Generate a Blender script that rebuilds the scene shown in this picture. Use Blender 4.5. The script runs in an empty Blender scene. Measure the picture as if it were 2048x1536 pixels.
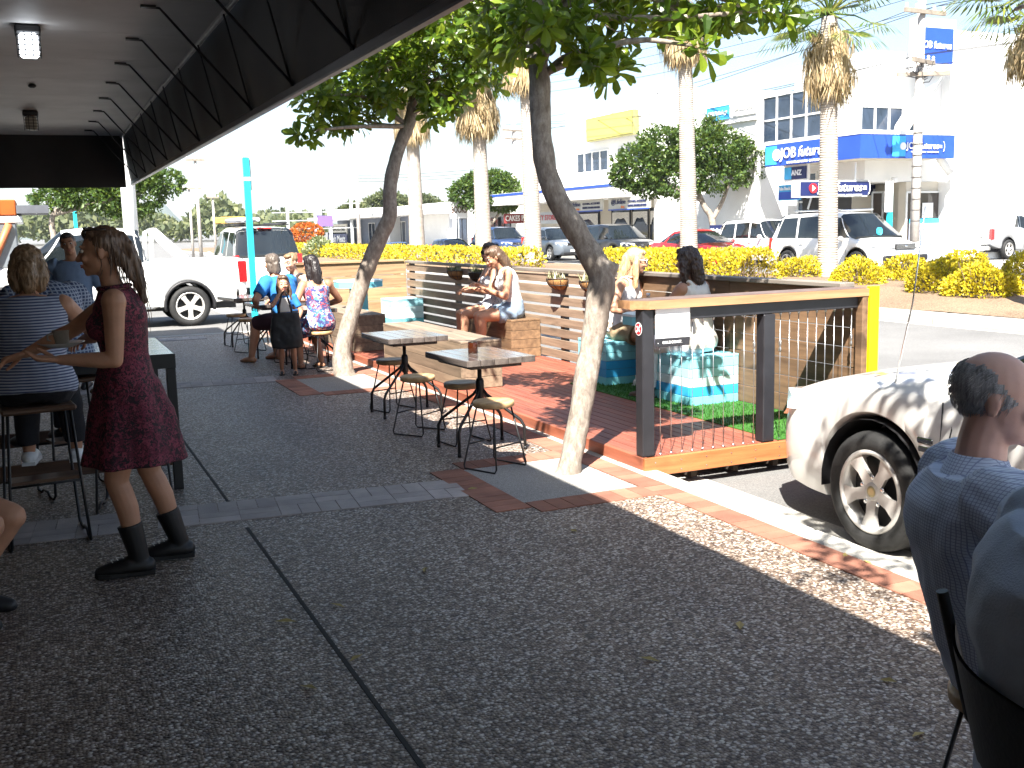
import bpy, bmesh, math, random
from mathutils import Vector as V, Matrix as M, noise
from mathutils.bvhtree import BVHTree
random.seed(11)
SC = bpy.context.scene
COL = SC.collection
PI = math.pi
R = math.radians
NZ = noise.noise

# ---------------------------------------------------------------- camera
FPX, CAMH = 2100.0, 1.6
PITCH, YAW, ROLL = R(8.5), R(24.0), R(-1.4)
cF = V((math.sin(YAW)*math.cos(PITCH), math.cos(YAW)*math.cos(PITCH), -math.sin(PITCH)))
_r = V((math.cos(YAW), -math.sin(YAW), 0)); _u = _r.cross(cF)
cR = _r*math.cos(ROLL) + _u*math.sin(ROLL)
cU = _u*math.cos(ROLL) - _r*math.sin(ROLL)
CP = V((0, 0, CAMH))
def ray(px, py): return cF + cR*((px-1024)/FPX) - cU*((py-768)/FPX)
def G(px, py, z=0.0):
    d = ray(px, py); return CP + d*((z-CAMH)/d.z)
def PX(px, py, X):
    d = ray(px, py); return CP + d*(X/d.x)
def PY(px, py, Y):
    d = ray(px, py); return CP + d*(Y/d.y)
def PD(px, py, D): return CP + ray(px, py)*D
cam = bpy.data.cameras.new("camera"); camo = bpy.data.objects.new("camera", cam); COL.objects.link(camo)
camo.matrix_world = M(((cR.x, cU.x, -cF.x, CP.x), (cR.y, cU.y, -cF.y, CP.y), (cR.z, cU.z, -cF.z, CP.z), (0, 0, 0, 1)))
cam.sensor_width = 36; cam.lens = 36*FPX/2048; cam.clip_start = .05; cam.clip_end = 9000
SC.camera = camo

# ---------------------------------------------------------------- materials
class NT:
    def __init__(s, name):
        s.m = bpy.data.materials.new(name); s.m.use_nodes = True
        s.n = s.m.node_tree; s.b = s.n.nodes['Principled BSDF']; s.out = s.n.nodes['Material Output']
    def add(s, t, **k):
        n = s.n.nodes.new(t)
        for a, v in k.items():
            if a in n.inputs: n.inputs[a].default_value = v
            else: setattr(n, a, v)
        return n
    def link(s, a, b): s.n.links.new(a, b)
    def coord(s, scale=(1, 1, 1), kind='Object'):
        tc = s.add('ShaderNodeTexCoord'); mp = s.add('ShaderNodeMapping'); mp.inputs['Scale'].default_value = scale
        s.link(tc.outputs[kind], mp.inputs[0]); return mp.outputs[0]
    def noise(s, co, scale, detail=4, rough=.6):
        n = s.add('ShaderNodeTexNoise'); n.inputs['Scale'].default_value = scale; n.inputs['Detail'].default_value = detail
        n.inputs['Roughness'].default_value = rough; s.link(co, n.inputs['Vector']); return n.outputs['Fac']
    def ramp(s, fac, stops):
        r = s.add('ShaderNodeValToRGB'); e = r.color_ramp.elements
        while len(e) < len(stops): e.new(.5)
        for i, (p, c) in enumerate(stops):
            e[i].position = p; e[i].color = (*c, 1) if len(c) == 3 else c
        s.link(fac, r.inputs[0]); return r.outputs[0]
    def mix(s, fac, a, b, mode='MIX'):
        n = s.add('ShaderNodeMix', data_type='RGBA', blend_type=mode)
        for i, v in ((0, fac), (6, a), (7, b)):
            if isinstance(v, (int, float)): n.inputs[i].default_value = v
            elif isinstance(v, tuple): n.inputs[i].default_value = (*v, 1)
            else: s.link(v, n.inputs[i])
        return n.outputs[2]
    def math(s, op, a, b=0.0):
        n = s.add('ShaderNodeMath', operation=op)
        for i, v in ((0, a), (1, b)):
            if isinstance(v, (int, float)): n.inputs[i].default_value = v
            else: s.link(v, n.inputs[i])
        return n.outputs[0]
    def bump(s, h, strength=.3, dist=.01):
        n = s.add('ShaderNodeBump'); n.inputs['Strength'].default_value = strength; n.inputs['Distance'].default_value = dist
        s.link(h, n.inputs['Height']); s.link(n.outputs[0], s.b.inputs['Normal'])
    def col(s, v):
        if isinstance(v, tuple): s.b.inputs['Base Color'].default_value = (*v, 1)
        else: s.link(v, s.b.inputs['Base Color'])
    def set(s, **k):
        for a, v in k.items():
            i = s.b.inputs[a.replace('_', ' ')]
            if isinstance(v, (int, float, tuple)): i.default_value = v
            else: s.link(v, i)
        return s
_mats = {}
def tint(c, f): return tuple(max(0, min(1, x*f)) for x in c)
def pm(name, col, rough=.6, var=.18, vs=6, bump=0.0, bs=60, metal=0.0, coat=0.0, spec=.5, island=0.0):
    """painted / plain surface with mottled tone, optional fine bump and per-piece variation"""
    if name in _mats: return _mats[name]
    t = NT(name); co = t.coord()
    f = t.noise(co, vs, 5)
    c = t.ramp(f, [(.25, tint(col, 1-var)), (.75, tint(col, 1+var))])
    if island:
        g = t.add('ShaderNodeNewGeometry')
        k = t.math('ADD', t.math('MULTIPLY', g.outputs['Random Per Island'], island), 1-island/2)
        h = t.add('ShaderNodeHueSaturation'); t.link(c, h.inputs['Color']); t.link(k, h.inputs['Value']); c = h.outputs[0]
    t.col(c); t.set(Roughness=rough, Metallic=metal, Coat_Weight=coat, Coat_Roughness=.05, Specular_IOR_Level=spec)
    if bump: t.bump(t.noise(co, bs, 3), bump)
    _mats[name] = t.m; return t.m
def wood(name, dark, light, rough=.6, axis=0, island=.35, coat=0.0, grain=1.0, knots=True):
    if name in _mats: return _mats[name]
    t = NT(name); sc = [14*grain]*3; sc[axis] = .9*grain
    co = t.coord(tuple(sc)); g = t.add('ShaderNodeNewGeometry')
    off = t.add('ShaderNodeVectorMath', operation='ADD'); cmb = t.add('ShaderNodeCombineXYZ')
    for i in range(3): t.link(t.math('MULTIPLY', g.outputs['Random Per Island'], 37.0+9*i), cmb.inputs[i])
    t.link(co, off.inputs[0]); t.link(cmb.outputs[0], off.inputs[1])
    f = t.noise(off.outputs[0], 1.6, 6, .65)
    c = t.ramp(f, [(.28, dark), (.62, light)])
    if knots:
        co2 = t.coord(tuple(3.2 if i != axis else 1.1 for i in range(3))); o2 = t.add('ShaderNodeVectorMath', operation='ADD')
        t.link(co2, o2.inputs[0]); t.link(cmb.outputs[0], o2.inputs[1])
        k = t.noise(o2.outputs[0], 1.7, 2); c = t.mix(t.ramp(k, [(.64, (0, 0, 0)), (.74, (.75, .75, .75))]), c, tint(dark, .6))
    k = t.math('ADD', t.math('MULTIPLY', g.outputs['Random Per Island'], island), 1-island/2)
    h = t.add('ShaderNodeHueSaturation'); t.link(c, h.inputs['Color']); t.link(k, h.inputs['Value'])
    t.col(h.outputs[0]); t.set(Roughness=rough, Coat_Weight=coat, Coat_Roughness=.15); t.bump(f, .15, .004)
    _mats[name] = t.m; return t.m
def glass(name, col=(.02, .025, .03), rough=.04, alpha=1.0, spec=.8):
    """window glass: dark tinted pane with a mirror-like surface; alpha < 1 lets the inside show"""
    if name in _mats: return _mats[name]
    t = NT(name); co = t.coord(); t.col(t.ramp(t.noise(co, .8, 3), [(.3, tint(col, .6)), (.7, tint(col, 1.4))]))
    t.set(Roughness=rough, Specular_IOR_Level=spec, Alpha=alpha); _mats[name] = t.m; return t.m
def leafmat(name, a, b, c, trans=.35, rough=.4, vs=.9):
    """foliage: per-leaf tone between three greens, some light passing through"""
    if name in _mats: return _mats[name]
    t = NT(name); g = t.add('ShaderNodeNewGeometry')
    co = t.coord(); n = t.noise(co, vs, 3)
    f = t.math('ADD', t.math('MULTIPLY', g.outputs['Random Per Island'], .6), t.math('MULTIPLY', n, .4))
    cc = t.ramp(f, [(.2, a), (.55, b), (.85, c)]); t.col(cc); t.set(Roughness=rough, Specular_IOR_Level=.5)
    tr = t.add('ShaderNodeBsdfTranslucent'); t.link(t.mix(.5, cc, (.30, .38, .03)), tr.inputs[0])
    mx = t.add('ShaderNodeMixShader'); mx.inputs[0].default_value = trans
    t.link(t.b.outputs[0], mx.inputs[1]); t.link(tr.outputs[0], mx.inputs[2]); t.link(mx.outputs[0], t.out.inputs[0])
    _mats[name] = t.m; return t.m

# ---------------------------------------------------------------- mesh building
class MB:
    def __init__(s): s.bm = bmesh.new()
    def _v(s, co): return s.bm.verts.new(co)
    def face(s, pts, sm=False):
        f = s.bm.faces.new([s._v(p) for p in pts]); f.smooth = sm; return s
    def box(s, c, d, rot=0.0, bev=0.0, mat=None):
        m = M.Translation(c) @ (mat.to_4x4() if mat is not None else M.Rotation(rot, 4, 'Z')) @ M.Diagonal((d[0], d[1], d[2], 1))
        r = bmesh.ops.create_cube(s.bm, size=1, matrix=m)
        if bev:
            e = list({e for v in r['verts'] for e in v.link_edges})
            bmesh.ops.bevel(s.bm, geom=e, offset=bev, segments=1, affect='EDGES', profile=.5)
        return s
    def b2(s, lo, hi, bev=0.0):
        return s.box([(a+b)/2 for a, b in zip(lo, hi)], [abs(b-a) for a, b in zip(lo, hi)], 0, bev)
    def rings(s, rs, cap=True, closed=True, sm=True):
        """skin a list of rings (lists of points)"""
        vs = [[s._v(p) for p in r] for r in rs]; n = len(vs[0])
        for a, b in zip(vs, vs[1:]):
            for i in range(n if closed else n-1):
                j = (i+1) % n
                try: f = s.bm.faces.new((a[i], a[j], b[j], b[i])); f.smooth = sm
                except ValueError: pass
        if cap and closed:
            for q, rev in ((vs[0], True), (vs[-1], False)):
                try: f = s.bm.faces.new(q[::-1] if rev else q); f.smooth = False
                except ValueError: pass
        return s
    def tube(s, pts, r, n=8, cap=True, flat=1.0, side=None, sm=True, round_ends=False):
        pts = [V(p) for p in pts]
        if not hasattr(r, '__len__'): r = [r]*len(pts)
        r = list(r)
        if round_ends:
            d0 = (pts[0]-pts[1]).normalized(); d1 = (pts[-1]-pts[-2]).normalized()
            pts = [pts[0]+d0*r[0]*.95, pts[0]+d0*r[0]*.6] + pts + [pts[-1]+d1*r[-1]*.6, pts[-1]+d1*r[-1]*.95]
            r = [r[0]*.3, r[0]*.8] + r + [r[-1]*.8, r[-1]*.3]
        rs = []; t0 = (pts[1]-pts[0]).normalized()
        a = V(side) if side is not None else (V((0, 0, 1)) if abs(t0.z) < .9 else V((1, 0, 0)))
        for i, p in enumerate(pts):
            t = ((pts[min(i+1, len(pts)-1)]-pts[max(i-1, 0)])).normalized()
            x = (a - t*a.dot(t)).normalized(); y = t.cross(x); a = x
            rs.append([p + (x*math.cos(2*PI*k/n) + y*math.sin(2*PI*k/n)*flat)*r[i] for k in range(n)])
        return s.rings(rs, cap, True, sm)
    def lathe(s, prof, at=(0, 0, 0), n=20, mat=None, cap=True):
        at = V(at); mt = mat if mat is not None else M.Identity(3)
        return s.rings([[at + mt @ V((r*math.cos(2*PI*k/n), r*math.sin(2*PI*k/n), z)) for k in range(n)] for r, z in prof], cap)
    def prism(s, poly, d0, d1, frame, sm=False):
        """poly of (a,b) in frame (origin, A, B, N) pushed from d0 to d1 along N"""
        o, A, B, N = [V(x) for x in frame]
        lo = [s._v(o+A*a+B*b+N*d0) for a, b in poly]; hi = [s._v(o+A*a+B*b+N*d1) for a, b in poly]; n = len(poly)
        s.bm.faces.new(lo[::-1]); s.bm.faces.new(hi)
        for i in range(n):
            f = s.bm.faces.new((lo[i], lo[(i+1) % n], hi[(i+1) % n], hi[i])); f.smooth = sm
        return s
    def ell(s, c, r, mat=None, n=12, m=8):
        mt = mat if mat is not None else M.Identity(3); c = V(c); r = V((r, r, r)) if not hasattr(r, '__len__') else V(r)
        return s.rings([[c + mt @ V((r.x*math.sin(PI*j/m)*math.cos(2*PI*k/n), r.y*math.sin(PI*j/m)*math.sin(2*PI*k/n), -r.z*math.cos(PI*j/m)))
                 for k in range(n)] for j in [.12]+list(range(1, m))+[m-.12]])
    def grid(s, fn, nu, nv, sm=True, flip=False):
        g = [[s._v(fn(i/nu, j/nv)) for j in range(nv+1)] for i in range(nu+1)]
        for i in range(nu):
            for j in range(nv):
                q = (g[i][j], g[i+1][j], g[i+1][j+1], g[i][j+1])
                f = s.bm.faces.new(q[::-1] if flip else q); f.smooth = sm
        return s
    def warp(s, fn):
        for v in s.bm.verts: v.co = fn(v.co)
        return s
    def build(s, name, mat, parent=None, loc=None, rotz=0.0, fix=True, weld=0.0):
        if weld: bmesh.ops.remove_doubles(s.bm, verts=s.bm.verts, dist=weld)
        if fix: bmesh.ops.recalc_face_normals(s.bm, faces=s.bm.faces)
        me = bpy.data.meshes.new(name); s.bm.to_mesh(me); s.bm.free()
        if mat is not None: me.materials.append(mat)
        return link(name, me, parent, loc, rotz)
def link(name, me, parent=None, loc=None, rotz=0.0):
    o = bpy.data.objects.new(name, me); COL.objects.link(o)
    if parent is not None: o.parent = parent
    if loc is not None: o.location = loc
    if rotz: o.rotation_euler = (0, 0, rotz)
    return o
def tag(o, label=None, cat=None, group=None, kind=None):
    for k, v in (('label', label), ('category', cat), ('group', group), ('kind', kind)):
        if v: o[k] = v
    return o
def thing(name, label, cat, loc=(0, 0, 0), rotz=0.0, group=None):
    return tag(link(name, None, None, loc, rotz), label, cat, group)
def dup(root, loc=None, rotz=None, label=None, scale=None):
    r = root.copy(); COL.objects.link(r)
    if loc is not None: r.location = loc
    if rotz is not None: r.rotation_euler = (0, 0, rotz)
    if scale is not None: r.scale = scale
    if label: r['label'] = label
    for ch in list(root.children):
        c = ch.copy(); COL.objects.link(c); c.parent = r
        for g in list(ch.children):
            d = g.copy(); COL.objects.link(d); d.parent = c
    return r
def text(name, body, size, mat, parent, o, A, B, ex=.004, align='CENTER', shear=0.0, bold=0.0, width=None):
    """flat raised lettering: origin o, reading along A, up along B"""
    cu = bpy.data.curves.new(name, 'FONT'); cu.body = body; cu.size = size; cu.extrude = ex/2; cu.align_x = align; cu.align_y = 'CENTER'
    cu.shear = shear; cu.offset = bold*size; cu.resolution_u = 3
    t = bpy.data.objects.new(name, cu); COL.objects.link(t); bpy.context.view_layer.update()
    me = bpy.data.meshes.new_from_object(t.evaluated_get(bpy.context.evaluated_depsgraph_get()))
    bpy.data.objects.remove(t); bpy.data.curves.remove(cu)
    A = V(A).normalized(); B = V(B).normalized(); N = A.cross(B); o = V(o)
    xs = [v.co.x for v in me.vertices]; k = 1.0
    if width and xs: k = width/max(1e-6, max(xs)-min(xs))
    for v in me.vertices: v.co = o + A*v.co.x*k + B*v.co.y + N*(v.co.z+ex/2)
    me.materials.clear(); me.materials.append(mat)
    return link(name, me, parent)
def rnd(a, b): return random.uniform(a, b)
# ================================================================ GROUND
def aggregate():
    t = NT('exposed_aggregate'); co = t.coord()
    v = t.add('ShaderNodeTexVoronoi'); v.inputs['Scale'].default_value = 84; v.inputs['Randomness'].default_value = 1; t.link(co, v.inputs['Vector'])
    s = t.add('ShaderNodeSeparateColor'); t.link(v.outputs['Color'], s.inputs[0])
    c = t.ramp(s.outputs[0], [(.0, (.075, .052, .04)), (.28, (.18, .128, .092)), (.55, (.30, .235, .18)), (.78, (.43, .365, .305)), (.92, (.70, .65, .59))])
    gap = t.ramp(v.outputs['Distance'], [(.45, (1, 1, 1)), (.75, (.46, .43, .46))])
    c = t.mix(1.0, c, gap, 'MULTIPLY')
    big = t.noise(co, .9, 4); c = t.mix(1.0, c, t.ramp(big, [(.3, (.78, .77, .76)), (.7, (1.08, 1.06, 1.03))]), 'MULTIPLY')
    gm = t.noise(co, 11, 1); c = t.mix(t.ramp(gm, [(.70, (0, 0, 0)), (.72, (.6, .6, .6))]), c, (.05, .045, .04)); wp = t.noise(t.coord((1.4, .16, 1)), 1.1, 4); c = t.mix(1.0, c, t.ramp(wp, [(.35, (.80, .79, .80)), (.65, (1.06, 1.05, 1.03))]), 'MULTIPLY'); st = t.noise(co, 2.7, 3); c = t.mix(t.ramp(st, [(.66, (0, 0, 0)), (.76, (.35, .35, .35))]), c, (.07, .06, .055))
    t.col(c); t.set(Roughness=.55, Specular_IOR_Level=.4)
    t.bump(t.math('SUBTRACT', 1.0, v.outputs['Distance']), .6, .006); return t.m
def speck(name, a, b, scale=140, rough=.9, patch=.25, bump=.4):
    t = NT(name); co = t.coord(); n = t.noise(co, scale, 2, .7); c = t.ramp(n, [(.3, a), (.7, b)])
    big = t.noise(co, .5, 5); c = t.mix(1.0, c, t.ramp(big, [(.3, (1-patch,)*3), (.7, (1+patch*.4,)*3)]), 'MULTIPLY')
    t.col(c); t.set(Roughness=rough); t.bump(n, bump, .006); return t.m
M_AGG = aggregate()
M_ASPH = speck('asphalt', (.10, .10, .10), (.24, .235, .225), 120)
M_CONC = speck('kerb_concrete', (.34, .33, .30), (.50, .48, .44), 60, .85)
M_GRIT = speck('pit_gravel', (.16, .155, .145), (.50, .48, .45), 190, .9, .3, .8)
M_MULCH = speck('mulch_bark', (.07, .04, .022), (.36, .25, .16), 38, .95, .3, 1.0)
M_REDBR = pm('brick_red', (.30, .13, .085), .85, .3, 5, .3, 120, island=.5)
M_PALEBR = pm('brick_pale', (.40, .35, .33), .8, .25, 5, .3, 120, island=.35)

MB().b2((-400, -250, -.5), (600, 2500, -.13)).build('road', M_ASPH)['kind'] = 'structure'
FP_Y1 = 17.45
f = MB(); f.b2((-12, -30, -.4), (3.43, FP_Y1, 0)); tag(f.build('footpath', M_AGG), kind='structure')
k = MB(); y = -30.0
while y < FP_Y1:
    y2 = min(y+1.9, FP_Y1+.15); k.b2((3.436, y+.004, -.4), (3.59, y2-.004, .006), .012); y = y2
tag(k.build('kerb', M_CONC), kind='structure')
k = MB(); x = -12.0
while x < 3.43:
    k.b2((x+.004, FP_Y1+.005, -.4), (min(x+1.9, 3.43)-.004, FP_Y1+.15, .006), .012); x += 1.9
tag(k.build('kerb_end', M_CONC), kind='structure')
tag(MB().b2((3.6, -30, -.3), (4.02, 60, -.122)).build('gutter', M_CONC), kind='structure')
# lane line on the near carriageway and the far kerb line
tag(MB().b2((13.02, -30, -.128), (13.12, 90, -.126)).build('road_line', pm('line_paint', (.75, .74, .70), .7, .2, 8)), kind='structure')
# expansion joint running along the footpath, and cross joints
j = MB()
for (x, y0, y1) in ((.93, -20, 5.72), (.93, 6.35, 11.2), (.93, 11.75, FP_Y1)): j.b2((x-.009, y0, -.01), (x+.009, y1, .0015))
tag(j.build('footpath_joint', pm('joint_seal', (.03, .028, .026), .9)), kind='structure')
# brick bands
br = MB(); pale = MB()
def pav(mb, o, A, n_long, n_w, L=.225, W=.112, gap=.004, stagger=False):
    """rows of pavers starting at o, long rows along A, rows stacked to the left of A"""
    A = V((A[0], A[1], 0)).normalized(); B = V((-A.y, A.x, 0)); ang = math.atan2(A.y, A.x)
    for r_ in range(n_w):
        for i in range(n_long):
            c = V((o[0], o[1], 0)) + A*((i+.5+(.5 if stagger and r_ % 2 else 0))*L) + B*((r_+.5)*W)
            mb.box((c.x, c.y, .001+rnd(0, .0015)), (L-gap, W-gap, .008), ang)
def herr(mb, p, q, depth=.45):
    """band of pavers from p to q, in pairs laid lengthways and crossways"""
    p = V((*p, 0)); q = V((*q, 0)); A = (q-p).normalized(); B = V((-A.y, A.x, 0)); L = (q-p).length; ang = math.atan2(A.y, A.x); n = int(L/.45)
    for i in range(n):
        for r_ in range(2):
            o = p + A*(i*.45) + B*(r_*.225)
            for k_ in range(2):
                if (i+r_) % 2: c = o+A*.112+B*(.056+.113*k_); mb.box((c.x, c.y, .001+rnd(0, .0015)), (.221, .108, .008), ang)
                else: c = o+A*(.056+.113*k_)+B*.112; mb.box((c.x, c.y, .001+rnd(0, .0015)), (.108, .221, .008), ang)
                c = c+A*.225
                if (i+r_) % 2: c = o+A*(.225+.056+.113*k_)+B*.112; mb.box((c.x, c.y, .001+rnd(0, .0015)), (.108, .221, .008), ang)
                else: c = o+A*.338+B*(.056+.113*k_); mb.box((c.x, c.y, .001+rnd(0, .0015)), (.221, .108, .008), ang)
herr(pale, (-4.2, 6.32), (.48, 5.92)); herr(pale, (.48, 5.92), (2.28, 5.74))
herr(pale, (-4.0, 11.92), (2.3, 11.36))
herr(pale, (-4.0, 16.8), (2.6, 16.75))
# soldier course along the kerb
for i in range(int(47/.112)):
    y = -29.6+i*.112
    if y > FP_Y1-.1: break
    br.box((3.345, y, .001+rnd(0, .0015)), (.172, .108, .008))
grit = MB()
for (y0, y1) in ((5.44, 6.40), (10.32, 11.40), (-.02, .94)):
    grit.b2((2.48, y0, -.2), (3.25, y1, .003))
    for i in range(int((y1-y0+.24)/.112)):                          # inner side and the two ends
        br.box((2.365, y0-.06+i*.112, .001+rnd(0, .0015)), (.221, .108, .008))
    for i in range(7):
        for yy in (y0-.118, y1+.118): br.box((2.54+i*.112, yy, .001+rnd(0, .0015)), (.108, .221, .008))
tag(br.build('brick_paving', M_REDBR), kind='structure'); tag(pale.build('brick_band', M_PALEBR), kind='structure')
tag(grit.build('gravel_bed', M_GRIT), kind='structure')
# median: kerb and mulch
mk = MB(); y = -40.0
while y < 120:
    mk.b2((13.2, y+.004, -.4), (13.62, y+2.4-.004, .03), .03); mk.b2((20.2, y+.004, -.4), (20.5, y+2.4-.004, .03), .03); y += 2.4
tag(mk.build('median_kerb', M_CONC), kind='structure')
tag(MB().grid(lambda u, v: V((13.62+6.58*u, -40+160*v, .035+.14*math.sin(PI*u)+.03*NZ(V((u*9, v*150, 0))))), 24, 160).build('median_mulch', M_MULCH), kind='structure')
tag(MB().b2((27.0, -60, -.4), (31.0, 190, 0)).build('far_footpath', speck('far_path', (.40, .38, .35), (.56, .54, .50), 40)), kind='structure')
tag(MB().b2((26.8, -60, -.4), (26.99, 190, .004)).build('far_kerb', M_CONC), kind='structure')
# fallen leaves on the footpath
ML_DRY = pm('dry_leaf', (.36, .27, .09), .7, .4, 9); lf_mesh = MB()
lf_mesh.face([(-.035, 0, .002), (0, -.014, .006), (.04, 0, .003), (0, .015, .009)])
first = None
for i, (px, py) in enumerate(((1147, 1062), (1776, 1362), (1480, 1252), (712, 1317), (618, 1376), (573, 1244), (945, 978), (1838, 1470), (1735, 1126), (676, 1212), (1300, 1320), (250, 1060), (850, 1140), (1690, 1112), (720, 800))):
    p = G(px, py, .004)
    lab = 'dry leaf lying loose on the pebbled footpath'
    if first is None: first = tag(lf_mesh.build('fallen_leaf', ML_DRY), lab, 'leaf', 'fallen leaves on the footpath'); o = first
    else: o = first.copy(); COL.objects.link(o)
    o.location = p; o.rotation_euler = (rnd(-.2, .2), rnd(-.2, .2), rnd(0, 6)); o.scale = (rnd(.8, 1.3),)*3

# ================================================================ AWNING
M_SOFFIT = pm('soffit_paint', (.47, .455, .44), .6, .16, 1.6, .05, 30)
M_BLACKFAB = pm('black_canvas', (.012, .010, .011), .55, .5, 3, .15, 90)
M_BLACK = pm('black_steel', (.012, .012, .013), .45, .3, 10)
M_WHITEP = pm('white_paint', (.78, .78, .76), .5, .08, 2)
AW_Y0, AW_Y1 = -20.0, 24.2; AWS = .745
aw = thing('shop_awning', 'dark underside of the shop awning with black canvas drop along its outer edge', 'awning', (1.0, 8, 2.6))
O = V((1.0, 8, 2.6))
def rel(v): return CP+(V(v)-CP)*AWS-O
sh = MB(); y = AW_Y0; ys = []
while y < AW_Y1-.1:
    y2 = min(y+1.78, AW_Y1); sh.b2(rel((-6.5, y+.006, 3.70)), rel((1.80, y2-.006, 3.712))); y = y2
sh.build('soffit', M_SOFFIT, aw)
MB().b2(rel((-6.5, AW_Y0, 3.716)), rel((1.83, AW_Y1, 3.76))).build('roof', M_BLACK, aw)
# canvas drop, gently billowing between the struts
def drop(u, v):
    Y = AW_Y0+(AW_Y1-AW_Y0)*u; x = 1.86+.105*v; z = 3.72-1.0*v
    w = .018*math.sin(Y*2*PI/1.75)*math.sin(PI*v)+.012*NZ(V((Y*2.2, v*1.5, 3)))*v
    return rel((x+w, Y, z))
MB().grid(drop, 400, 8).build('canvas_drop', M_BLACKFAB, aw)
MB().grid(lambda u, v: rel((-6.5+8.35*u, 24.05+.02*math.sin(u*40), 3.70-1.07*v)), 60, 4).build('canvas_end', M_BLACKFAB, aw)
MB().box(rel((1.985, (AW_Y0+AW_Y1)/2, 2.715)), (.05, (AW_Y1-AW_Y0)*AWS, .055), 0, .008).build('edge_rail', pm('rail_grey', (.10, .10, .11), .4, .2, 4, metal=.6), aw)
MB().box(rel((1.82, (AW_Y0+AW_Y1)/2, 3.69)), (.035, (AW_Y1-AW_Y0)*AWS, .04), 0, .008).build('corner_moulding', pm('mould', (.55, .53, .50), .5), aw)
y = 10.35-1.75*14
while y < 24:
    MB().tube([rel((1.10, y+.2, 3.685)), rel((1.22, y+.2, 3.68)), rel((1.27, y+.18, 3.62)), rel((1.965, y-.1, 2.74))], .0085, 6).box(rel((1.12, y+.2, 3.69)), (.1, .05, .02)).build('strut', M_BLACK, aw)
    MB().tube([rel((1.80, y+.2, 3.66)), rel((1.955, y-.05, 2.75))], .007, 6).build('strut', M_BLACK, aw)
    y += 1.75
# shop side: wall and glazing that closes the covered footpath off from the sun
M_SHOPW = pm('shop_wall', (.16, .12, .10), .7, .3, 2)
sw = thing('shop_building', 'dark shop wall behind the covered footpath seating', 'building', (-3.4, 6, 0))
MB().b2((-.3, -16, 0), (0, 17.6, 3.70)).build('wall', M_SHOPW, sw)
for i in range(7): MB().b2((.002, -14+i*4.4, .5), (.03, -10.4+i*4.4, 2.9)).build('window', glass('shop_glass'), sw)
# bulkhead lights under the awning
M_LENS = NT('lamp_lens'); M_LENS.col((.9, .93, .95)); M_LENS.set(Roughness=.3, Emission_Color=(.85, .92, 1, 1), Emission_Strength=2.2); M_LENS = M_LENS.m
M_LENS2 = pm('lens_off', (.55, .52, .42), .3, .15, 12)
def bulkhead(loc, label, lens):
    t = thing('bulkhead_light', label, 'light', loc, 0, 'bulkhead lights under the awning')
    MB().b2((-.09, -.11, -.07), (.09, .11, -.002), .015).build('housing', M_BLACK, t)
    MB().b2((-.065, -.16, -.24), (.065, -.03, -.072), .018).build('lens', lens, t)
    g = MB()
    for k in range(5): zz = -.09-.036*k; g.tube([(-.078, -.172, zz), (.078, -.172, zz)], .004, 4); g.tube([(-.078, -.172, zz), (-.078, -.02, zz)], .004, 4); g.tube([(.078, -.172, zz), (.078, -.02, zz)], .004, 4)
    for k in range(4): g.tube([(-.078+.052*k, -.172, -.07), (-.078+.052*k, -.172, -.25)], .004, 4)
    g.build('wire_guard', M_BLACK, t)
CZ = 1.6+2.10*AWS
bulkhead(G(54, 52, CZ-.001), 'caged bulkhead lamp with its bright lens lit', M_LENS)
bulkhead(G(60, 222, CZ-.001), 'unlit caged bulkhead lamp on the soffit near the far canvas end', M_LENS2)
tag(MB().lathe([(.02, 0), (.04, -.01), (.04, -.025), (.02, -.04)]).build('smoke_detector', M_BLACK, None, G(64, 168, CZ-.001)), 'small dark detector fixed to the soffit between the two lamps', 'detector')
b = PD(263, 470, 31); b.z = -.13; p = thing('white_pole', 'thick white pole standing behind the white ute at the end of the awning', 'pole', b)
MB().tube([(0, 0, 0), (0, 0, 4), (0, 0, 8)], [.215, .205, .19], 20).build('shaft', M_WHITEP, p); MB().b2((-.3, -.3, 0), (.3, .3, .12), .02).build('foot', M_CONC, p)
# ================================================================ PARKLET
M_DECK = wood('deck_merbau', (.16, .045, .028), (.30, .10, .062), .5, 1, .3)
M_FASC = wood('fascia_orange', (.30, .09, .03), (.48, .17, .06), .5, 0, .1)
M_PINE = wood('pine_stained', (.085, .047, .026), (.20, .118, .064), .65, 1, .4)
M_PINEX = wood('pine_stained_x', (.20, .12, .062), (.40, .26, .14), .65, 0, .4)
M_GREYP = wood('pine_weathered', (.13, .09, .06), (.28, .20, .14), .7, 1, .35)
M_CAPW = wood('handrail_cap', (.26, .13, .06), (.42, .23, .115), .45, 0, .1, .2)
M_DARKTOP = pm('cap_dark', (.075, .062, .055), .5, .25, 5)
M_POST = pm('post_black', (.020, .020, .024), .42, .3, 6)
M_WIRE = pm('steel_wire', (.55, .55, .55), .3, .1, 20, metal=.9)
DZ = .085; PX0, PX1, PY0, PY1 = 3.49, 5.36, 5.78, 16.0
t = thing('parklet_deck', 'raised red timber deck of the parklet standing over the kerb', 'deck', (PX0, PY0, 0))
o_ = V((PX0, PY0, 0)); rl = lambda x, y, z: V((x, y, z))-o_
b = MB(); x = PX0+.045
while x < PX1-.02:
    y = PY0+.03
    while y < PY1:
        y2 = min(y+rnd(2.2, 3.8), PY1); b.b2(rl(x+.003, y+.002, DZ-.02), rl(min(x+.088, PX1)-.003, y2-.002, DZ), .002); y = y2
    x += .09
b.build('deck_boards', M_DECK, t)
b = MB(); y = PY0
while y < PY1: y2 = min(y+3.6, PY1); b.b2(rl(PX0-.0, y+.002, -.035), rl(PX0+.042, y2-.002, DZ+.003), .004); y = y2
b.build('side_fascia', wood('fascia_red', (.22, .065, .035), (.34, .11, .06), .5, 1, .15), t)
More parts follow.
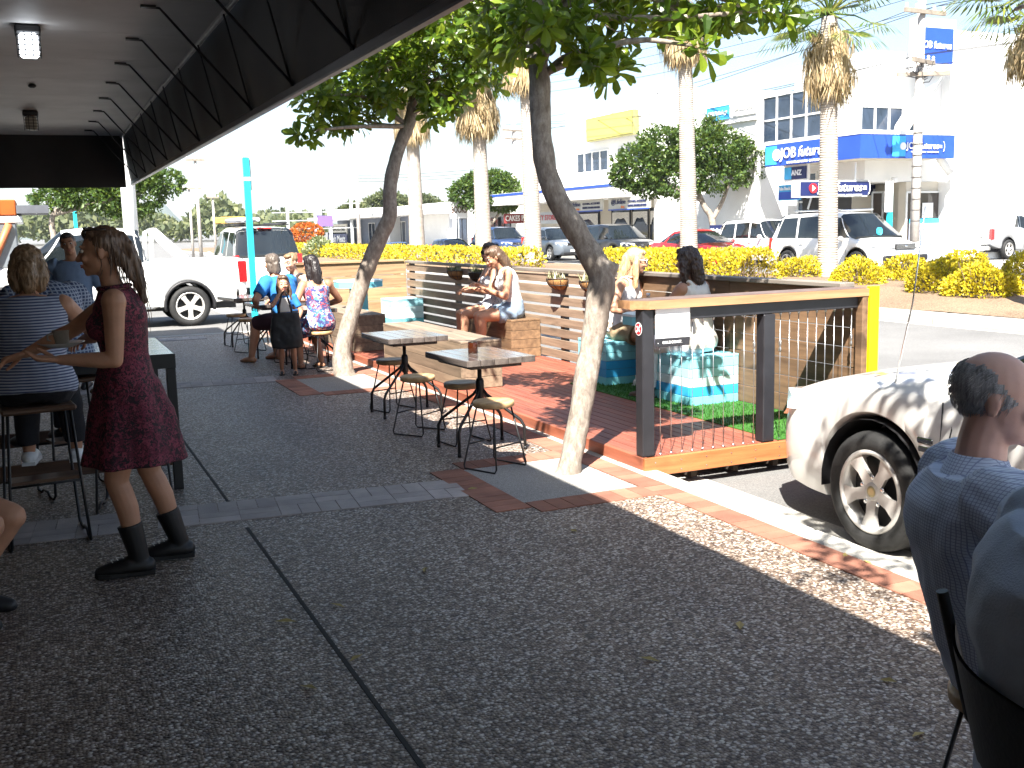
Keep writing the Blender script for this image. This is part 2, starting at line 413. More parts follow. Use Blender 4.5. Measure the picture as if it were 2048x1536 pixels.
MB().b2(rl(PX0+.001, PY0-.032, -.035), rl(PX1, PY0-.002, DZ+.004), .004).build('end_fascia', M_FASC, t)
sc = MB()
for i in range(9):
    for zz in (-.008, .055): sc.tube([rl(PX0+.08+i*.2, PY0-.0345, zz), rl(PX0+.08+i*.2, PY0-.0315, zz)], .005, 6)
sc.build('screws', M_WIRE, t)
b = MB()
for i in range(6): b.b2(rl(PX0+.08+i*.34, PY0+.06, -.10), rl(PX0+.125+i*.34, PY1, DZ-.022))
b.build('joists', pm('joist', (.05, .035, .025), .9), t)
# artificial turf laid on the deck
def turf(x0, x1, y0, y1, lab):
    b = MB(); b.b2((x0, y0, DZ+.001), (x1, y1, DZ+.009))
    for i in range(int((x1-x0)*(y1-y0)*2600)):
        x, y = rnd(x0, x1), rnd(y0, y1); a = rnd(0, 6.3); h = rnd(.012, .026); dx, dy = math.cos(a)*.0045, math.sin(a)*.0045; lx, ly = rnd(-.01, .01), rnd(-.01, .01)
        b.bm.faces.new([b._v((x-dx, y-dy, DZ+.008)), b._v((x+dx, y+dy, DZ+.008)), b._v((x+lx, y+ly, DZ+.008+h))])
    tag(b.build('artificial_turf', leafmat('turf_green', (.014, .07, .010), (.03, .13, .016), (.06, .20, .03), .2, .6), fix=False), lab, 'turf', kind='stuff')
turf(4.60, 5.335, PY0+.03, 8.95, 'green artificial turf under the teal cube seats')
turf(4.45, 5.335, 14.2, 15.9, 'green artificial turf at the far end by the teal table')
# back fence: tight boards near the rail, open slats further on
t = thing('slat_fence', 'long stained timber fence of horizontal boards along the road side of the parklet', 'fence', (PX1, PY0, 0)); o_ = V((PX1, PY0, 0))
b = MB(); z = DZ+.01
for i in range(7):
    b.b2(rl(PX1-.022, PY0+.0, z), rl(PX1, PY0+1.62, z+.140), .003); b.b2(rl(PX1-.022, PY0+1.624, z), rl(PX1, 8.98, z+.140), .003); z += .145
b.build('board_panel', M_PINE, t)
b = MB(); z = DZ+.02
for i in range(8):
    b.b2(rl(PX1-.022, 8.99, z), rl(PX1, 12.48, z+.092), .003); b.b2(rl(PX1-.022, 12.484, z), rl(PX1, PY1, z+.092), .003); z += .122
b.build('slat_panel', M_GREYP, t)
MB().b2(rl(PX1-.06, PY0+.22, 1.105), rl(PX1+.075, 9.0, 1.14), .005).b2(rl(PX1-.045, 9.004, 1.075), rl(PX1+.06, PY1+.02, 1.115), .005).build('fence_cap', wood('cap_grey', (.13, .11, .09), (.24, .21, .18), .6, 1, .1), t)
for y in (5.9, 7.4, 9.02, 10.6, 12.3, 13.9, 15.9): MB().b2(rl(PX1+.002, y-.045, -.12), rl(PX1+.07, y+.045, 1.10), .004).build('post', M_DARKTOP, t)
MB().b2(rl(PX1-.075, PY0-.03, .10), rl(PX1-.024, PY0+.04, 1.055), .004).build('end_batten', M_PINE, t)
MB().b2(rl(PX1-.02, PY0-.045, .50), rl(PX1+.065, PY0-.004, 1.125), .004).build('reflective_strip', pm('hi_vis_yellow', (.95, .62, .0), .5, .04, 6), t)
MB().b2(rl(PX1-.02, PY0-.045, .02), rl(PX1+.065, PY0-.004, .498), .004).build('strip_base', M_POST, t)
# far end fence
t = thing('end_fence', 'solid pale timber fence closing the far end of the parklet', 'fence', (PX0, PY1, 0)); o_ = V((PX0, PY1, 0))
b = MB(); z = DZ+.01
for i in range(5): b.b2(rl(PX0, PY1, z), rl(PX1-.03, PY1+.024, z+.198), .003); z += .203
b.build('board_panel', M_PINEX, t)
MB().b2(rl(PX0-.03, PY1-.03, 1.106), rl(PX1-.07, PY1+.07, 1.14), .004).build('fence_cap', M_PINEX, t)
for x in (3.54, 4.4, 5.2): MB().b2(rl(x-.045, PY1+.026, -.12), rl(x+.045, PY1+.1, 1.10), .004).build('post', M_PINE, t)
# near railing
t = thing('railing', 'black railing with broad timber handrail and steel wires at the near parklet end', 'railing', (PX0, PY0, 0)); o_ = V((PX0, PY0, 0))
MB().b2(rl(3.50, PY0+.005, DZ+.004), rl(3.59, PY0+.095, 1.055), .006).build('post', M_POST, t)
MB().b2(rl(4.46, PY0+.005, DZ+.004), rl(4.555, PY0+.095, .972), .006).build('post', M_POST, t)
MB().b2(rl(3.593, PY0+.01, .975), rl(PX1-.08, PY0+.09, 1.055), .004).build('top_rail', M_POST, t)
cp = [(3.44, PY0+.06), (3.53, PY0-.035), (PX1-.024, PY0-.035), (PX1-.024, PY0+.215), (3.44, PY0+.215)]
MB().prism([(x-PX0, y-PY0) for x, y in cp], 1.058, 1.112, ((0, 0, 0), (1, 0, 0), (0, 1, 0), (0, 0, 1))).build('handrail', M_CAPW, t)
MB().prism([(x-PX0, y-PY0) for x, y in [(3.455, PY0+.065), (3.535, PY0-.02), (PX1-.034, PY0-.02), (PX1-.034, PY0+.205), (3.455, PY0+.205)]], 1.1125, 1.115, ((0, 0, 0), (1, 0, 0), (0, 1, 0), (0, 0, 1))).build('handrail_top', pm('worn_oil', (.155, .105, .085), .5, .3, 4), t)
wx = [3.66+.0835*i for i in range(10)]+[4.63+.0785*i for i in range(9)]
for i, x in enumerate(wx):
    w = MB(); w.tube([rl(x, PY0+.05, DZ), rl(x, PY0+.05, .975)], .0028, 5)
    w.lathe([(.012, 0), (.012, .006), (.004, .012)], rl(x, PY0+.05, DZ+.001), 8)
    if i in (9, 10, 18): w.lathe([(.003, 0), (.009, .01), (.009, .03), (.004, .04), (.009, .05), (.009, .08), (.003, .09)], rl(x, PY0+.05, .70), 8)
    w.lathe([(.004, -.02), (.010, -.004), (.010, 0)], rl(x, PY0+.05, .974), 8)
    w.build('wire', M_WIRE, t)
# sign on the railing
M_WHITE = pm('sign_white', (.82, .82, .82), .35, .03, 3); M_RED = pm('sign_red', (.62, .02, .03), .4, .05, 4)
so_ = V((3.59, PY0-.003, .82)); t = thing('info_sign', 'white rounded information board with black foot fixed to the railing corner post', 'sign', so_)
def rrect(w, h, r, top_only=False):
    pts = []
    for cx, cy, a0 in ((w-r, h-r, 0), (r, h-r, 90)): pts += [(cx+r*math.cos(R(a0+k*15)), cy+r*math.sin(R(a0+k*15))) for k in range(7)]
    return pts+[(0, 0), (w, 0)] if top_only else pts
fr = ((0, 0, 0), (1, 0, 0), (0, 0, 1), (0, -1, 0))
MB().prism(rrect(.262, .205, .022, True), 0, .006, ((0, 0, .045), (1, 0, 0), (0, 0, 1), (0, -1, 0))).build('board', M_WHITE, t)
MB().b2((0, -.007, -.012), (.262, 0, .0435), .003).build('foot_panel', M_POST, t)
text('lettering', 'GOLDCOAST.', .024, M_WHITE, t, (.125, -.0072, .016), (1, 0, 0), (0, 0, 1), .0015, bold=.02)
MB().lathe([(.0035, 0), (.003, .002)], (.018, -.0072, .014), 8, M.Rotation(PI/2, 3, 'X')).build('screw', M_WHITE, t)
gl = MB()
for w_, z_ in ((.15, .185), (.19, .165), (.12, .145)):
    x = .06
    while x < .05+w_: l = rnd(.006, .02); gl.b2((x, -.0072, z_+.02), (x+l, -.0062, z_+.023)); x += l+.006
gl.build('faint_print', pm('faint_grey', (.62, .62, .64), .5), t)
t = thing('no_smoking_sticker', 'round red and white no smoking sticker on the side of the railing post', 'sticker', (3.4985, PY0+.05, .93))
ry = M.Rotation(-PI/2, 3, 'Y')
MB().lathe([(.043, 0), (.043, .001)], (0, 0, 0), 28, ry).build('backing', M_WHITE, t)
MB().lathe([(.037, .0012), (.037, .0018)], (0, 0, 0), 28, ry).build('disc', M_RED, t)
MB().box((-.0026, 0, 0), (.001, .013, .074), mat=M.Rotation(R(45), 3, 'X')).box((-.0026, .0, 0), (.0012, .011, .05), mat=M.Rotation(R(-50), 3, 'X')).build('bar', M_WHITE, t)
MB().lathe([(.013, .002), (.013, .003)], (0, -.014, .018), 16, ry).build('cigarette_mark', M_RED, t)
# ---------------------------------------------------------------- box seats and benches
def crate(name, label, cat, lo, hi, mats, n, grp=None, lid=None, mitre=True):
    o = V(((lo[0]+hi[0])/2, (lo[1]+hi[1])/2, DZ+.002)); t = thing(name, label, cat, o, 0, grp)
    w, d, h = hi[0]-lo[0], hi[1]-lo[1], hi[2]-DZ-.002; ph = (h-.022)/n; mats = mats if isinstance(mats, list) else [mats]*n
    for i in range(n):
        z0 = i*ph; b = MB()
        for s in (-1, 1):
            b.b2((-w/2, s*d/2, z0+.002), (w/2, s*(d/2-.02), z0+ph-.002), .002)
            b.b2((s*w/2, -d/2+.0215, z0+.002), (s*(w/2-.02), d/2-.0215, z0+ph-.002), .002)
        if len(set(m.name for m in mats)) > 1: b.build('side_board', mats[i], t)
        else:
            if i == 0: acc = b
            else:
                me = bpy.data.meshes.new('tmp'); b.bm.to_mesh(me); acc.bm.from_mesh(me); bpy.data.meshes.remove(me); b.bm.free()
    if len(set(m.name for m in mats)) == 1: acc.build('side_boards', mats[0], t)
    MB().b2((-w/2+.025, -d/2+.025, .0), (w/2-.025, d/2-.025, h-.024)).build('core', M_DARKTOP, t)
    b = MB(); k = 5 if d < 1 else 5; along = d > w*1.5
    for i in range(k):
        if along: b.b2((-w/2+i*w/k+.002, -d/2-.004, h-.021), (-w/2+(i+1)*w/k-.002, d/2+.004, h), .003)
        else: b.b2((-w/2-.004, -d/2+i*d/k+.002, h-.021), (w/2+.004, -d/2+(i+1)*d/k-.002, h), .003)
    b.build('seat_boards', lid or mats[-1], t); return t
teal = [pm('teal_%d' % i, c, .55, .06, 3) for i, c in enumerate([(.18, .58, .67), (.03, .34, .66), (.62, .80, .83), (.34, .68, .75), (.24, .60, .68)])]
T = lambda *a: [teal[i] for i in a]
crate('cube_seat', 'pale teal striped cube seat under the woman in white by the wire railing', 'seat', (4.84, 7.25), (5.325, 7.83, .50), T(0, 1, 2, 3, 4), 5, 'painted cube seats in the parklet')
c2 = G(1231, 771, DZ); crate('cube_seat', 'darker blue and teal cube seat under the blonde woman', 'seat', (c2.x-.10, c2.y), (c2.x+.42, c2.y+.56, .50), T(0, 1, 1, 4, 4), 5, 'painted cube seats in the parklet')
crate('cube_seat', 'empty white and teal striped cube seat in the far corner of the fences', 'seat', (4.80, 15.15), (5.30, 15.70, .56), T(2, 0, 2, 2, 3), 5, 'painted cube seats in the parklet')
M_BOX = wood('box_timber', (.11, .078, .05), (.24, .175, .118), .7, 1, .4); M_BOXL = wood('box_lid', (.15, .105, .075), (.29, .22, .16), .7, 1, .3)
crate('timber_bench', 'long weathered timber box bench behind the two cafe tables', 'bench', (3.56, 9.16), (3.98, 11.6, .545), M_BOX, 4, None, M_BOXL)
crate('timber_bench', 'timber box bench behind the leaning tree trunk further along the deck', 'bench', (3.56, 12.85), (3.98, 15.2, .545), M_BOX, 4, None, M_BOXL)
crate('timber_bench', 'brown timber box seat against the slat fence under the two seated women', 'bench', (4.95, 11.1), (5.325, 12.6, .53), wood('box_brown', (.095, .054, .03), (.22, .135, .072), .65, 1, .3), 4)
# teal tables
def teal_table(label, loc, w, h):
    t = thing('teal_table', label, 'table', loc, 0)
    MB().prism([(w*math.cos(R(22.5+45*k)), w*math.sin(R(22.5+45*k))) for k in range(8)], h-.022, h, ((0, 0, 0), (1, 0, 0), (0, 1, 0), (0, 0, 1))).build('top', teal[2], t)
    MB().prism([(w*.985*math.cos(R(22.5+45*k)), w*.985*math.sin(R(22.5+45*k))) for k in range(8)], h-.10, h-.0225, ((0, 0, 0), (1, 0, 0), (0, 1, 0), (0, 0, 1))).build('apron', teal[0], t)
    MB().b2((-.3*w, -.3*w, 0), (.3*w, .3*w, h-.101), .006).build('pedestal', teal[0], t); return t
p = G(716, 560, .93); teal_table('octagonal teal table with pale top at the far end of the parklet', (p.x, p.y, DZ+.008), .34, .84)
teal_table('small teal table between the blonde woman and the woman in white', (5.05, 8.26, DZ+.009), .23, .70)
# hanging baskets on the fence
M_COIR = pm('coir', (.40, .21, .075), .95, .5, 9, 1.0, 160); M_WIRED = pm('basket_wire', (.03, .03, .03), .5)
M_SOIL = pm('soil', (.10, .075, .05), .95, .4, 20, 1, 90); M_SUCC = leafmat('dry_succulent', (.12, .13, .05), (.24, .24, .12), (.38, .36, .22), .15)
def basket(Y, label, r, dark=False):
    t = thing('hanging_basket', label, 'planter', (PX1-.03, Y, 1.02), 0, 'coir hanging baskets on the slat fence')
    prof = [(r*math.sin(a), -r*.82*math.cos(a)) for a in [R(k*10) for k in range(0, 10)]]
    half = lambda mb: mb.warp(lambda c: V((min(c.x, 0), c.y, c.z)))
    half(MB().lathe([(max(q, .004), z) for q, z in prof], n=28)).build('coir_liner', pm('coir_shaded', (.06, .035, .02), .95, .5, 9, 1, 160) if dark else M_COIR, t)  # dark copy of the coir puts this basket's shade into its colour
    w = MB()
    for k in range(7):
        a = PI/2+PI*k/6; w.tube([((q+.004)*math.cos(a), (q+.004)*math.sin(a), z) for q, z in prof[1:]], .0035, 4)
    for zf in (.0, .55): q = (r+.004)*math.sqrt(1-zf*zf); w.tube([(q*math.cos(PI/2+PI*k/12), q*math.sin(PI/2+PI*k/12), -r*.82*zf) for k in range(13)], .004, 4)
    w.build('wire_frame', M_WIRED, t)
    half(MB().lathe([(r*.97, -.012), (r*.6, .012), (.01, .02)], n=24)).build('soil', M_SOIL, t)
    pl = MB()
    for k in range(60):
        a = rnd(PI/2, 1.5*PI); q = r*math.sqrt(rnd(0, .9)); x, y = q*math.cos(a), q*math.sin(a); b = rnd(0, 6.3); l = rnd(.03, .10); w_ = rnd(.006, .012)
        tip = V((x+math.cos(b)*l*.6, y+math.sin(b)*l*.6, .01+l)); s_ = V((-math.sin(b), math.cos(b), 0))*w_
        pl.face([V((x, y, .005))-s_, V((x, y, .005))+s_, tip])
    pl.build('plants', M_SUCC, t, fix=False)
for i, (px, py, r, dk, lab) in enumerate(((907, 521, .16, 0, 'coir basket of dry plants, furthest from the near railing'), (952, 522, .17, 1, 'shaded dark coir basket beside the woman in sunglasses'),
        (1111, 535, .165, 0, 'coir basket of straggly plants right of the woman in denim shorts'), (1178, 542, .165, 0, 'coir basket half hidden behind the forked tree trunk'))):
    basket(PX(px, py, PX1-.1).y, lab, r, dk)
# ================================================================ CAFE FURNITURE
M_TTOP = wood('table_top_dark', (.06, .05, .047), (.15, .125, .11), .28, 0, .3, .35)
M_TEDGE = wood('table_edge', (.035, .028, .026), (.10, .08, .07), .5, 0, .2)
M_SEAT = wood('stool_seat', (.34, .20, .09), (.58, .40, .21), .5, 0, .15, .1)
def cafe_table(label, loc, rz, grp):
    t = thing('cafe_table', label, 'table', loc, rz, grp); H = .70; b = MB()
    for k in range(5): b.b2((-.27+k*.108+.0015, -.36, H-.045), (-.27+(k+1)*.108-.0015, .36, H), .004)
    b.build('top', wood('table_top_y', (.06, .05, .047), (.15, .125, .11), .16, 1, .3, .6), t)
    MB().b2((-.2, -.28, H-.075), (.2, .28, H-.047), .003).build('batten', M_TEDGE, t)
    MB().tube([(0, 0, .30), (0, 0, H-.076)], .016, 10).lathe([(.02, .36), (.030, .37), (.030, .50), (.022, .52)], n=12).build('column', M_BLACK, t)
    for k in range(4):
        a = R(42+90*k+(7 if k % 2 else -7)); c, s = math.cos(a), math.sin(a)
        MB().tube([(c*.02, s*.02, .44), (c*.05, s*.05, .40), (c*.30, s*.30, .215), (c*.325, s*.325, .17), (c*.328, s*.328, .0)], .0115, 7).lathe([(.014, 0), (.014, .025), (.011, .026)], (c*.328, s*.328, 0), 8).build('leg', M_BLACK, t)
    return t
GT = 'dark timber cafe tables on splayed steel legs'
t1 = cafe_table('dark plank cafe table with a brown glass jar on it', (2.86, 7.0, 0), R(4), GT)
dup(t1, (2.86, 8.72, 0), R(2), 'bare dark plank cafe table between the jar table and the leaning tree')
def stool(label, loc, rz, h=.46, grp='round wooden stools on black rod legs'):
    t = thing('round_stool', label, 'stool', loc, rz, grp)
    MB().lathe([(.005, h-.040), (.13, h-.040), (.138, h-.034), (.14, h-.008), (.132, h), (.06, h-.004), (.005, h-.006)], n=28).build('seat', M_SEAT, t)
    for s in (-1, 1):
        MB().tube([(s*.085, -.075, h-.035), (s*.15, -.145, .03), (s*.155, -.135, .008), (s*.155, .135, .008), (s*.15, .145, .03), (s*.085, .075, h-.035)], .0062, 6).build('leg_frame', M_BLACK, t)
    [MB().tube([(-.128, y_, .17), (.128, y_, .17)], .0055, 6).build('footrest', M_BLACK, t) for y_ in (-.12, .12)]; MB().lathe([(.10, h-.048), (.10, h-.041)], n=16).build('seat_plate', M_BLACK, t)
    return t
st = stool('round wooden stool with its seat in shade behind the far cafe table leg', G(783, 720, .45)*1.0, R(20)); st.location.z = 0
def st_at(px, py, rz, lab): p = G(px, py, .455); return dup(st, (p.x, p.y, 0), R(rz), lab)
st_at(835, 752, 35, 'sunlit honey coloured stool in front of the bare cafe table')
st_at(924, 765, 10, 'half shaded round stool left of the jar table post')
st_at(987, 802, 25, 'round wooden stool nearest the trees, dappled seat in front of the jar table')
p = G(946, 706, .70); t = thing('glass_jar', 'brown glass jar standing on the near cafe table', 'jar', p)
MB().lathe([(.033, 0), (.036, .004), (.036, .075), (.034, .078)], n=20).build('jar', glass('amber_glass', (.05, .012, .004), .05, .9), t)
MB().lathe([(.034, .079), (.034, .083), (.028, .083), (.028, .079)], n=20).build('rim', pm('dark_rim', (.02, .015, .012), .3), t)
# far tables by the side street
p = G(487, 593, .70); dup(t1, (p.x, p.y, 0), R(10), 'cafe table with salt shakers behind the man in the blue shirt')
p = G(528, 606, .70); dup(t1, (p.x+.1, p.y, 0), R(4), 'cafe table half hidden behind the blue shirt, left of the teal pole')
p2 = G(610, 625, .70); dup(t1, (2.92, 12.55, 0), R(0), 'cafe table the family of four sits round')
for px, py, rz, lab in ((472, 628, 10, 'empty stool furthest left by the teal pole'), (497, 637, 30, 'empty stool beside the knee of the barefoot man')): st_at(px, py, rz, lab)
p = G(487, 590, .70)
for i, (dx, lab) in enumerate(((-.08, 'dark pepper mill standing on the far cafe table'), (.03, 'small salt shaker on the far cafe table'))):
    t = thing('shaker', lab, 'shaker', p+V((dx, 0, .0)), 0, 'shakers on the far cafe table')
    MB().lathe([(.022, 0), (.02, .05), (.018, .08)], n=12).build('body', [M_BLACK, M_WHITE][i], t); MB().lathe([(.018, .081), (.016, .10), (.005, .105)], n=12).build('cap', M_WIRE, t)
# high table on the left
t = thing('high_table', 'tall black framed table with pale slatted top in the shade', 'table', (-.4, 7.4, 0)); b = MB()
for k in range(7): b.b2((-1.4, -.58+k*.168+.002, .845), (1.13, -.58+(k+1)*.168-.002, .87), .003)
b.build('top', wood('pale_slats', (.36, .36, .36), (.52, .52, .51), .16, 0, .15, .6), t)
MB().b2((-1.4, -.585, .78), (1.135, -.555, .868)).b2((-1.4, .6, .78), (1.135, .63, .868)).b2((1.105, -.553, .78), (1.135, .598, .868)).build('apron', M_BLACK, t)
for x in (-1.37, 1.105):
    for y in (-.55, .6): MB().b2((x-.028, y-.028, 0), (x+.028, y+.028, .779), .003).build('leg', M_BLACK, t)
for y in (-.55, .6): MB().b2((-1.34, y-.02, .16), (1.075, y+.02, .26), .003).build('footrail', wood('rail_brown', (.05, .022, .015), (.10, .05, .03), .5, 0), t)
MB().b2((1.09, -.52, .16), (1.12, .57, .26), .003).build('footrail', wood('rail_brown', (.05, .022, .015), (.10, .05, .03), .5, 0), t)
def bar_stool(label, loc, rz):
    t = thing('bar_stool', label, 'stool', loc, rz, 'black rod bar stools with timber step shelves'); h = .74
    MB().box((0, 0, h-.015), (.36, .34, .03), 0, .01).build('seat', wood('bar_seat', (.06, .03, .018), (.13, .07, .04), .45, 0), t)
    for s in (-1, 1): MB().tube([(s*.15, -.14, h-.03), (s*.19, -.19, .03), (s*.195, -.17, .008), (s*.195, -.08, .008), (s*.195, -.05, .03), (s*.195, .05, .03), (s*.195, .08, .008), (s*.195, .17, .008), (s*.19, .19, .03), (s*.15, .14, h-.03)], .008, 6).build('leg_frame', M_BLACK, t)
    MB().b2((-.172, -.165, .345), (.172, -.02, .362)).build('step_shelf', wood('bar_seat', (.06, .03, .018), (.13, .07, .04), .45, 0), t)
    [MB().tube([(-x_, y_, z_), (x_, y_, z_)], .007, 6).build('footrest', M_BLACK, t) for x_, y_, z_ in ((.174, -.168, .338), (.17, .165, .30))]
    return t
_b = PD(72, 815, 5.55); bs = bar_stool('bar stool the woman in the striped top sits on', (_b.x, _b.y, 0), R(6))
dup(bs, (-.62, 4.98, 0), R(-8), 'low stool under the person at the left edge', (1, 1, .63))
_b = PD(132, 700, 6.6); dup(bs, (_b.x, _b.y, 0), R(15), 'bar stool the man in the check shirt sits on')
dup(bs, (.42, 6.55, 0), R(-12), 'empty bar stool tucked by the right leg of the high table')
# ================================================================ VEGETATION
class LF:
    """many leaf faces gathered into one mesh"""
    def __init__(s): s.v = []; s.f = []
    def leaf(s, p, d, n, L, W, fold=.25, tip=.62):
        d = d.normalized(); x = d.cross(n)
        if x.length < 1e-4: x = d.orthogonal()
        x.normalize(); n = x.cross(d); i = len(s.v)
        if L < .09:
            a = p+d*L*tip
            s.v += [p, a+x*W*.5+n*W*fold, p+d*L, a-x*W*.5+n*W*fold, a]
            s.f += [(i, i+1, i+4), (i+1, i+2, i+4), (i+2, i+3, i+4), (i+3, i, i+4)]; return
        k = n*W*fold; m1, m2, m3 = p+d*L*.42, p+d*L*.76-n*L*.03, p+d*L-n*L*.09
        s.v += [p, m1, m2, m3, m1+x*W*.34+k*.7, m2+x*W*.5+k, m3+x*W*.2+k*.3-d*L*.03, m1-x*W*.34+k*.7, m2-x*W*.5+k, m3-x*W*.2+k*.3-d*L*.03]
        s.f += [(i, i+4, i+1), (i, i+1, i+7), (i+1, i+4, i+5, i+2), (i+1, i+2, i+8, i+7), (i+2, i+5, i+6, i+3), (i+2, i+3, i+9, i+8)]
    def quad(s, p, d, n, L, W):
        d = d.normalized(); x = d.cross(n)
        if x.length < 1e-4: x = d.orthogonal()
        x = x.normalized()*W*.5; i = len(s.v)
        s.v += [p-x*.35, p+d*L*.55-x, p+d*L, p+d*L*.55+x]; s.f += [(i, i+1, i+2, i+3)]
    def build(s, name, mat, parent=None, loc=None, origin=None):
        o = V(origin) if origin is not None else V((0, 0, 0))
        me = bpy.data.meshes.new(name); me.from_pydata([v-o for v in s.v], [], s.f); me.materials.append(mat); return link(name, me, parent, loc)
def rdir():
    z = rnd(-1, 1); a = rnd(0, 2*PI); q = math.sqrt(1-z*z); return V((q*math.cos(a), q*math.sin(a), z))
def bark(name, a, b, c, sc=7, rings=0.0):
    t = NT(name); co = t.coord((1, 1, .45)); f = t.noise(co, sc, 6, .7); cc = t.ramp(f, [(.3, a), (.52, b), (.72, c)])
    co2 = t.coord(); pt = t.noise(co2, 2.2, 4); cc = t.mix(t.ramp(pt, [(.52, (0, 0, 0)), (.62, (.6, .6, .6))]), cc, tint(a, 1.2))
    h = f
    if rings:
        w = t.add('ShaderNodeTexWave', wave_type='BANDS', bands_direction='Z'); w.inputs['Scale'].default_value = rings; w.inputs['Distortion'].default_value = 2.5; w.inputs['Detail'].default_value = 3
        t.link(co2, w.inputs[0]); cc = t.mix(.35, cc, t.ramp(w.outputs['Fac'], [(.3, a), (.6, c)])); h = w.outputs['Fac']
    t.col(cc); t.set(Roughness=.9); t.bump(h, .5, .02); return t.m
M_BARK = bark('street_tree_bark', (.13, .10, .08), (.27, .23, .19), (.42, .38, .33), 26)
M_PALMB = bark('palm_bark', (.24, .20, .16), (.40, .35, .30), (.52, .48, .43), 9, 5.0)
M_LEAF = leafmat('broad_leaf', (.032, .078, .011), (.10, .18, .018), (.32, .40, .035), .52, .30, 1.3)
M_LEAFD = leafmat('round_tree_leaf', (.022, .050, .010), (.05, .10, .018), (.12, .17, .025), .22, .5, .35)
def trunk_pts(pts, D): return [PD(x, y, D) for x, y, w in pts], [w/2/FPX*D for x, y, w in pts]
def wobble(pts, rad, sub=4):
    """smooth, slightly irregular version of a limb polyline"""
    P, Q = [], []
    n = len(pts)
    for i in range(n-1):
        p0, p1, p2, p3 = pts[max(i-1, 0)], pts[i], pts[i+1], pts[min(i+2, n-1)]
        for k in range(sub):
            t = k/sub; P.append(.5*((2*p1)+(p2-p0)*t+(2*p0-5*p1+4*p2-p3)*t*t+(3*p1-p0-3*p2+p3)*t**3))
            Q.append((rad[i]+(rad[i+1]-rad[i])*t)*(1+.10*NZ(P[-1]*7)))
    return P+[pts[-1]], Q+[rad[-1]]
def street_tree(label, base, tp, tr, clumps, leafL=.115, dens=1.0):
    """leaning trunk, limbs to every clump, rosettes of large obovate leaves"""
    t = thing('street_tree', label, 'tree', base, 0, 'street trees along the kerb'); o = V(base)
    P, Q = wobble(tp, tr); Q[0] *= 1.25; Q[1] *= 1.12
    MB().tube([p-o for p in P], Q, 14).warp(lambda c: c*1.0+V((NZ(c*9), NZ(c*9+V((5, 0, 0))), 0))*.008).build('trunk', M_BARK, t)
    lf = LF(); br = MB(); top = [p for p in P if p.z > P[-1].z-1.2] or P[-3:]
    for c, r in clumps:
        s = min(top, key=lambda q: (q-c).length+(.8 if q.z > c.z+.1 else 0)); mid = (s+c)/2+rdir()*.12+V((0, 0, .06))
        pp, rr = wobble([s, mid, c], [.030, .020, .010], 4); br.tube([q-o for q in pp], rr, 6)
        nr = int(dens*38*(r.x*r.y*r.z)**(2/3)/.10)
        for k in range(nr):
            d = rdir(); q = rnd(.35, 1)**.5; tip = c+V((d.x*r.x, d.y*r.y, d.z*r.z))*q; ax = (d+V((0, 0, .55))+rdir()*.35).normalized()
            if k % 3 == 0: br.tube([(c+(tip-c)*.25+rdir()*.04)-o, (c+(tip-c)*.65+rdir()*.03)-o, tip-o], [.006, .005, .003], 4, cap=False)
            e = ax.orthogonal().normalized(); g = ax.cross(e); ph = rnd(0, 6.3); L0 = leafL*rnd(.75, 1.2)
            for j in range(8):
                a = ph+j*2.4; out = e*math.cos(a)+g*math.sin(a); dd = out*(.55+.07*j)+ax*(.75-.09*j)+V((0, 0, -.12)); L = L0*rnd(.8, 1.15)
                lf.leaf(tip-ax*.012*j, dd, ax+out*.15+rdir()*.2, L, L*.43, rnd(.02, .22))
    br.build('limbs', M_BARK, t); lf.build('crown', M_LEAF, t, None, o); return t
def cl(px, py, rx, ry, D, dz=None): k = D/FPX; return (PD(px, py, D), V((rx*k, (rx+ry)/2*k if dz is None else dz, ry*k)))
D1 = 6.88
tp, tr = trunk_pts([(1135, 958, 54), (1142, 920, 46), (1152, 870, 44), (1165, 800, 46), (1178, 720, 45), (1190, 650, 48), (1200, 590, 52), (1203, 552, 56), (1182, 512, 50), (1152, 462, 47), (1122, 412, 44), (1099, 362, 43), (1089, 320, 46), (1083, 270, 40), (1080, 200, 42), (1078, 150, 43), (1072, 95, 40), (1068, 40, 36), (1072, -40, 32), (1095, -130, 26)], D1)
st1 = street_tree('nearest street tree, bent pale trunk with a cut stub beside the railing post', G(1135, 945), tp, tr, [cl(*a) for a in (
    (1095, 40, 105, 80, 6.6), (1195, 55, 95, 65, 6.9), (1228, 148, 48, 46, 6.75), (1165, 112, 66, 44, 6.5), (1018, 88, 60, 50, 7.2), (1000, 20, 90, 60, 7.0), (1388, 92, 46, 34, 6.6), (1362, 25, 90, 44, 6.9), (1480, 12, 90, 36, 6.9), (1555, 18, 44, 26, 6.8),
    (1268, 8, 90, 46, 7.4), (1440, 46, 56, 34, 7.2), (1150, -110, 220, 90, 7.0), (1400, -110, 190, 80, 7.0), (900, -60, 150, 80, 7.4), (1300, -230, 220, 90, 6.6), (1050, -230, 200, 80, 6.4), (1540, -90, 120, 60, 6.6))]+[(V(c), V((.5, .5, .34))) for c in ((2.3, 5.0, 3.95), (2.6, 4.9, 3.7), (2.0, 4.6, 4.2), (2.8, 5.4, 4.0), (1.9, 4.2, 4.5))], .135, .82)  # trailing clumps are out of view, added to shade the upper trunk
MB().tube([V(p)-V(G(1135, 945)) for p in (PD(1203, 556, D1), PD(1216, 536, D1), PD(1221, 524, D1))], [.075, .07, .062], 12).build('cut_stub', M_BARK, st1)
D2 = 11.81
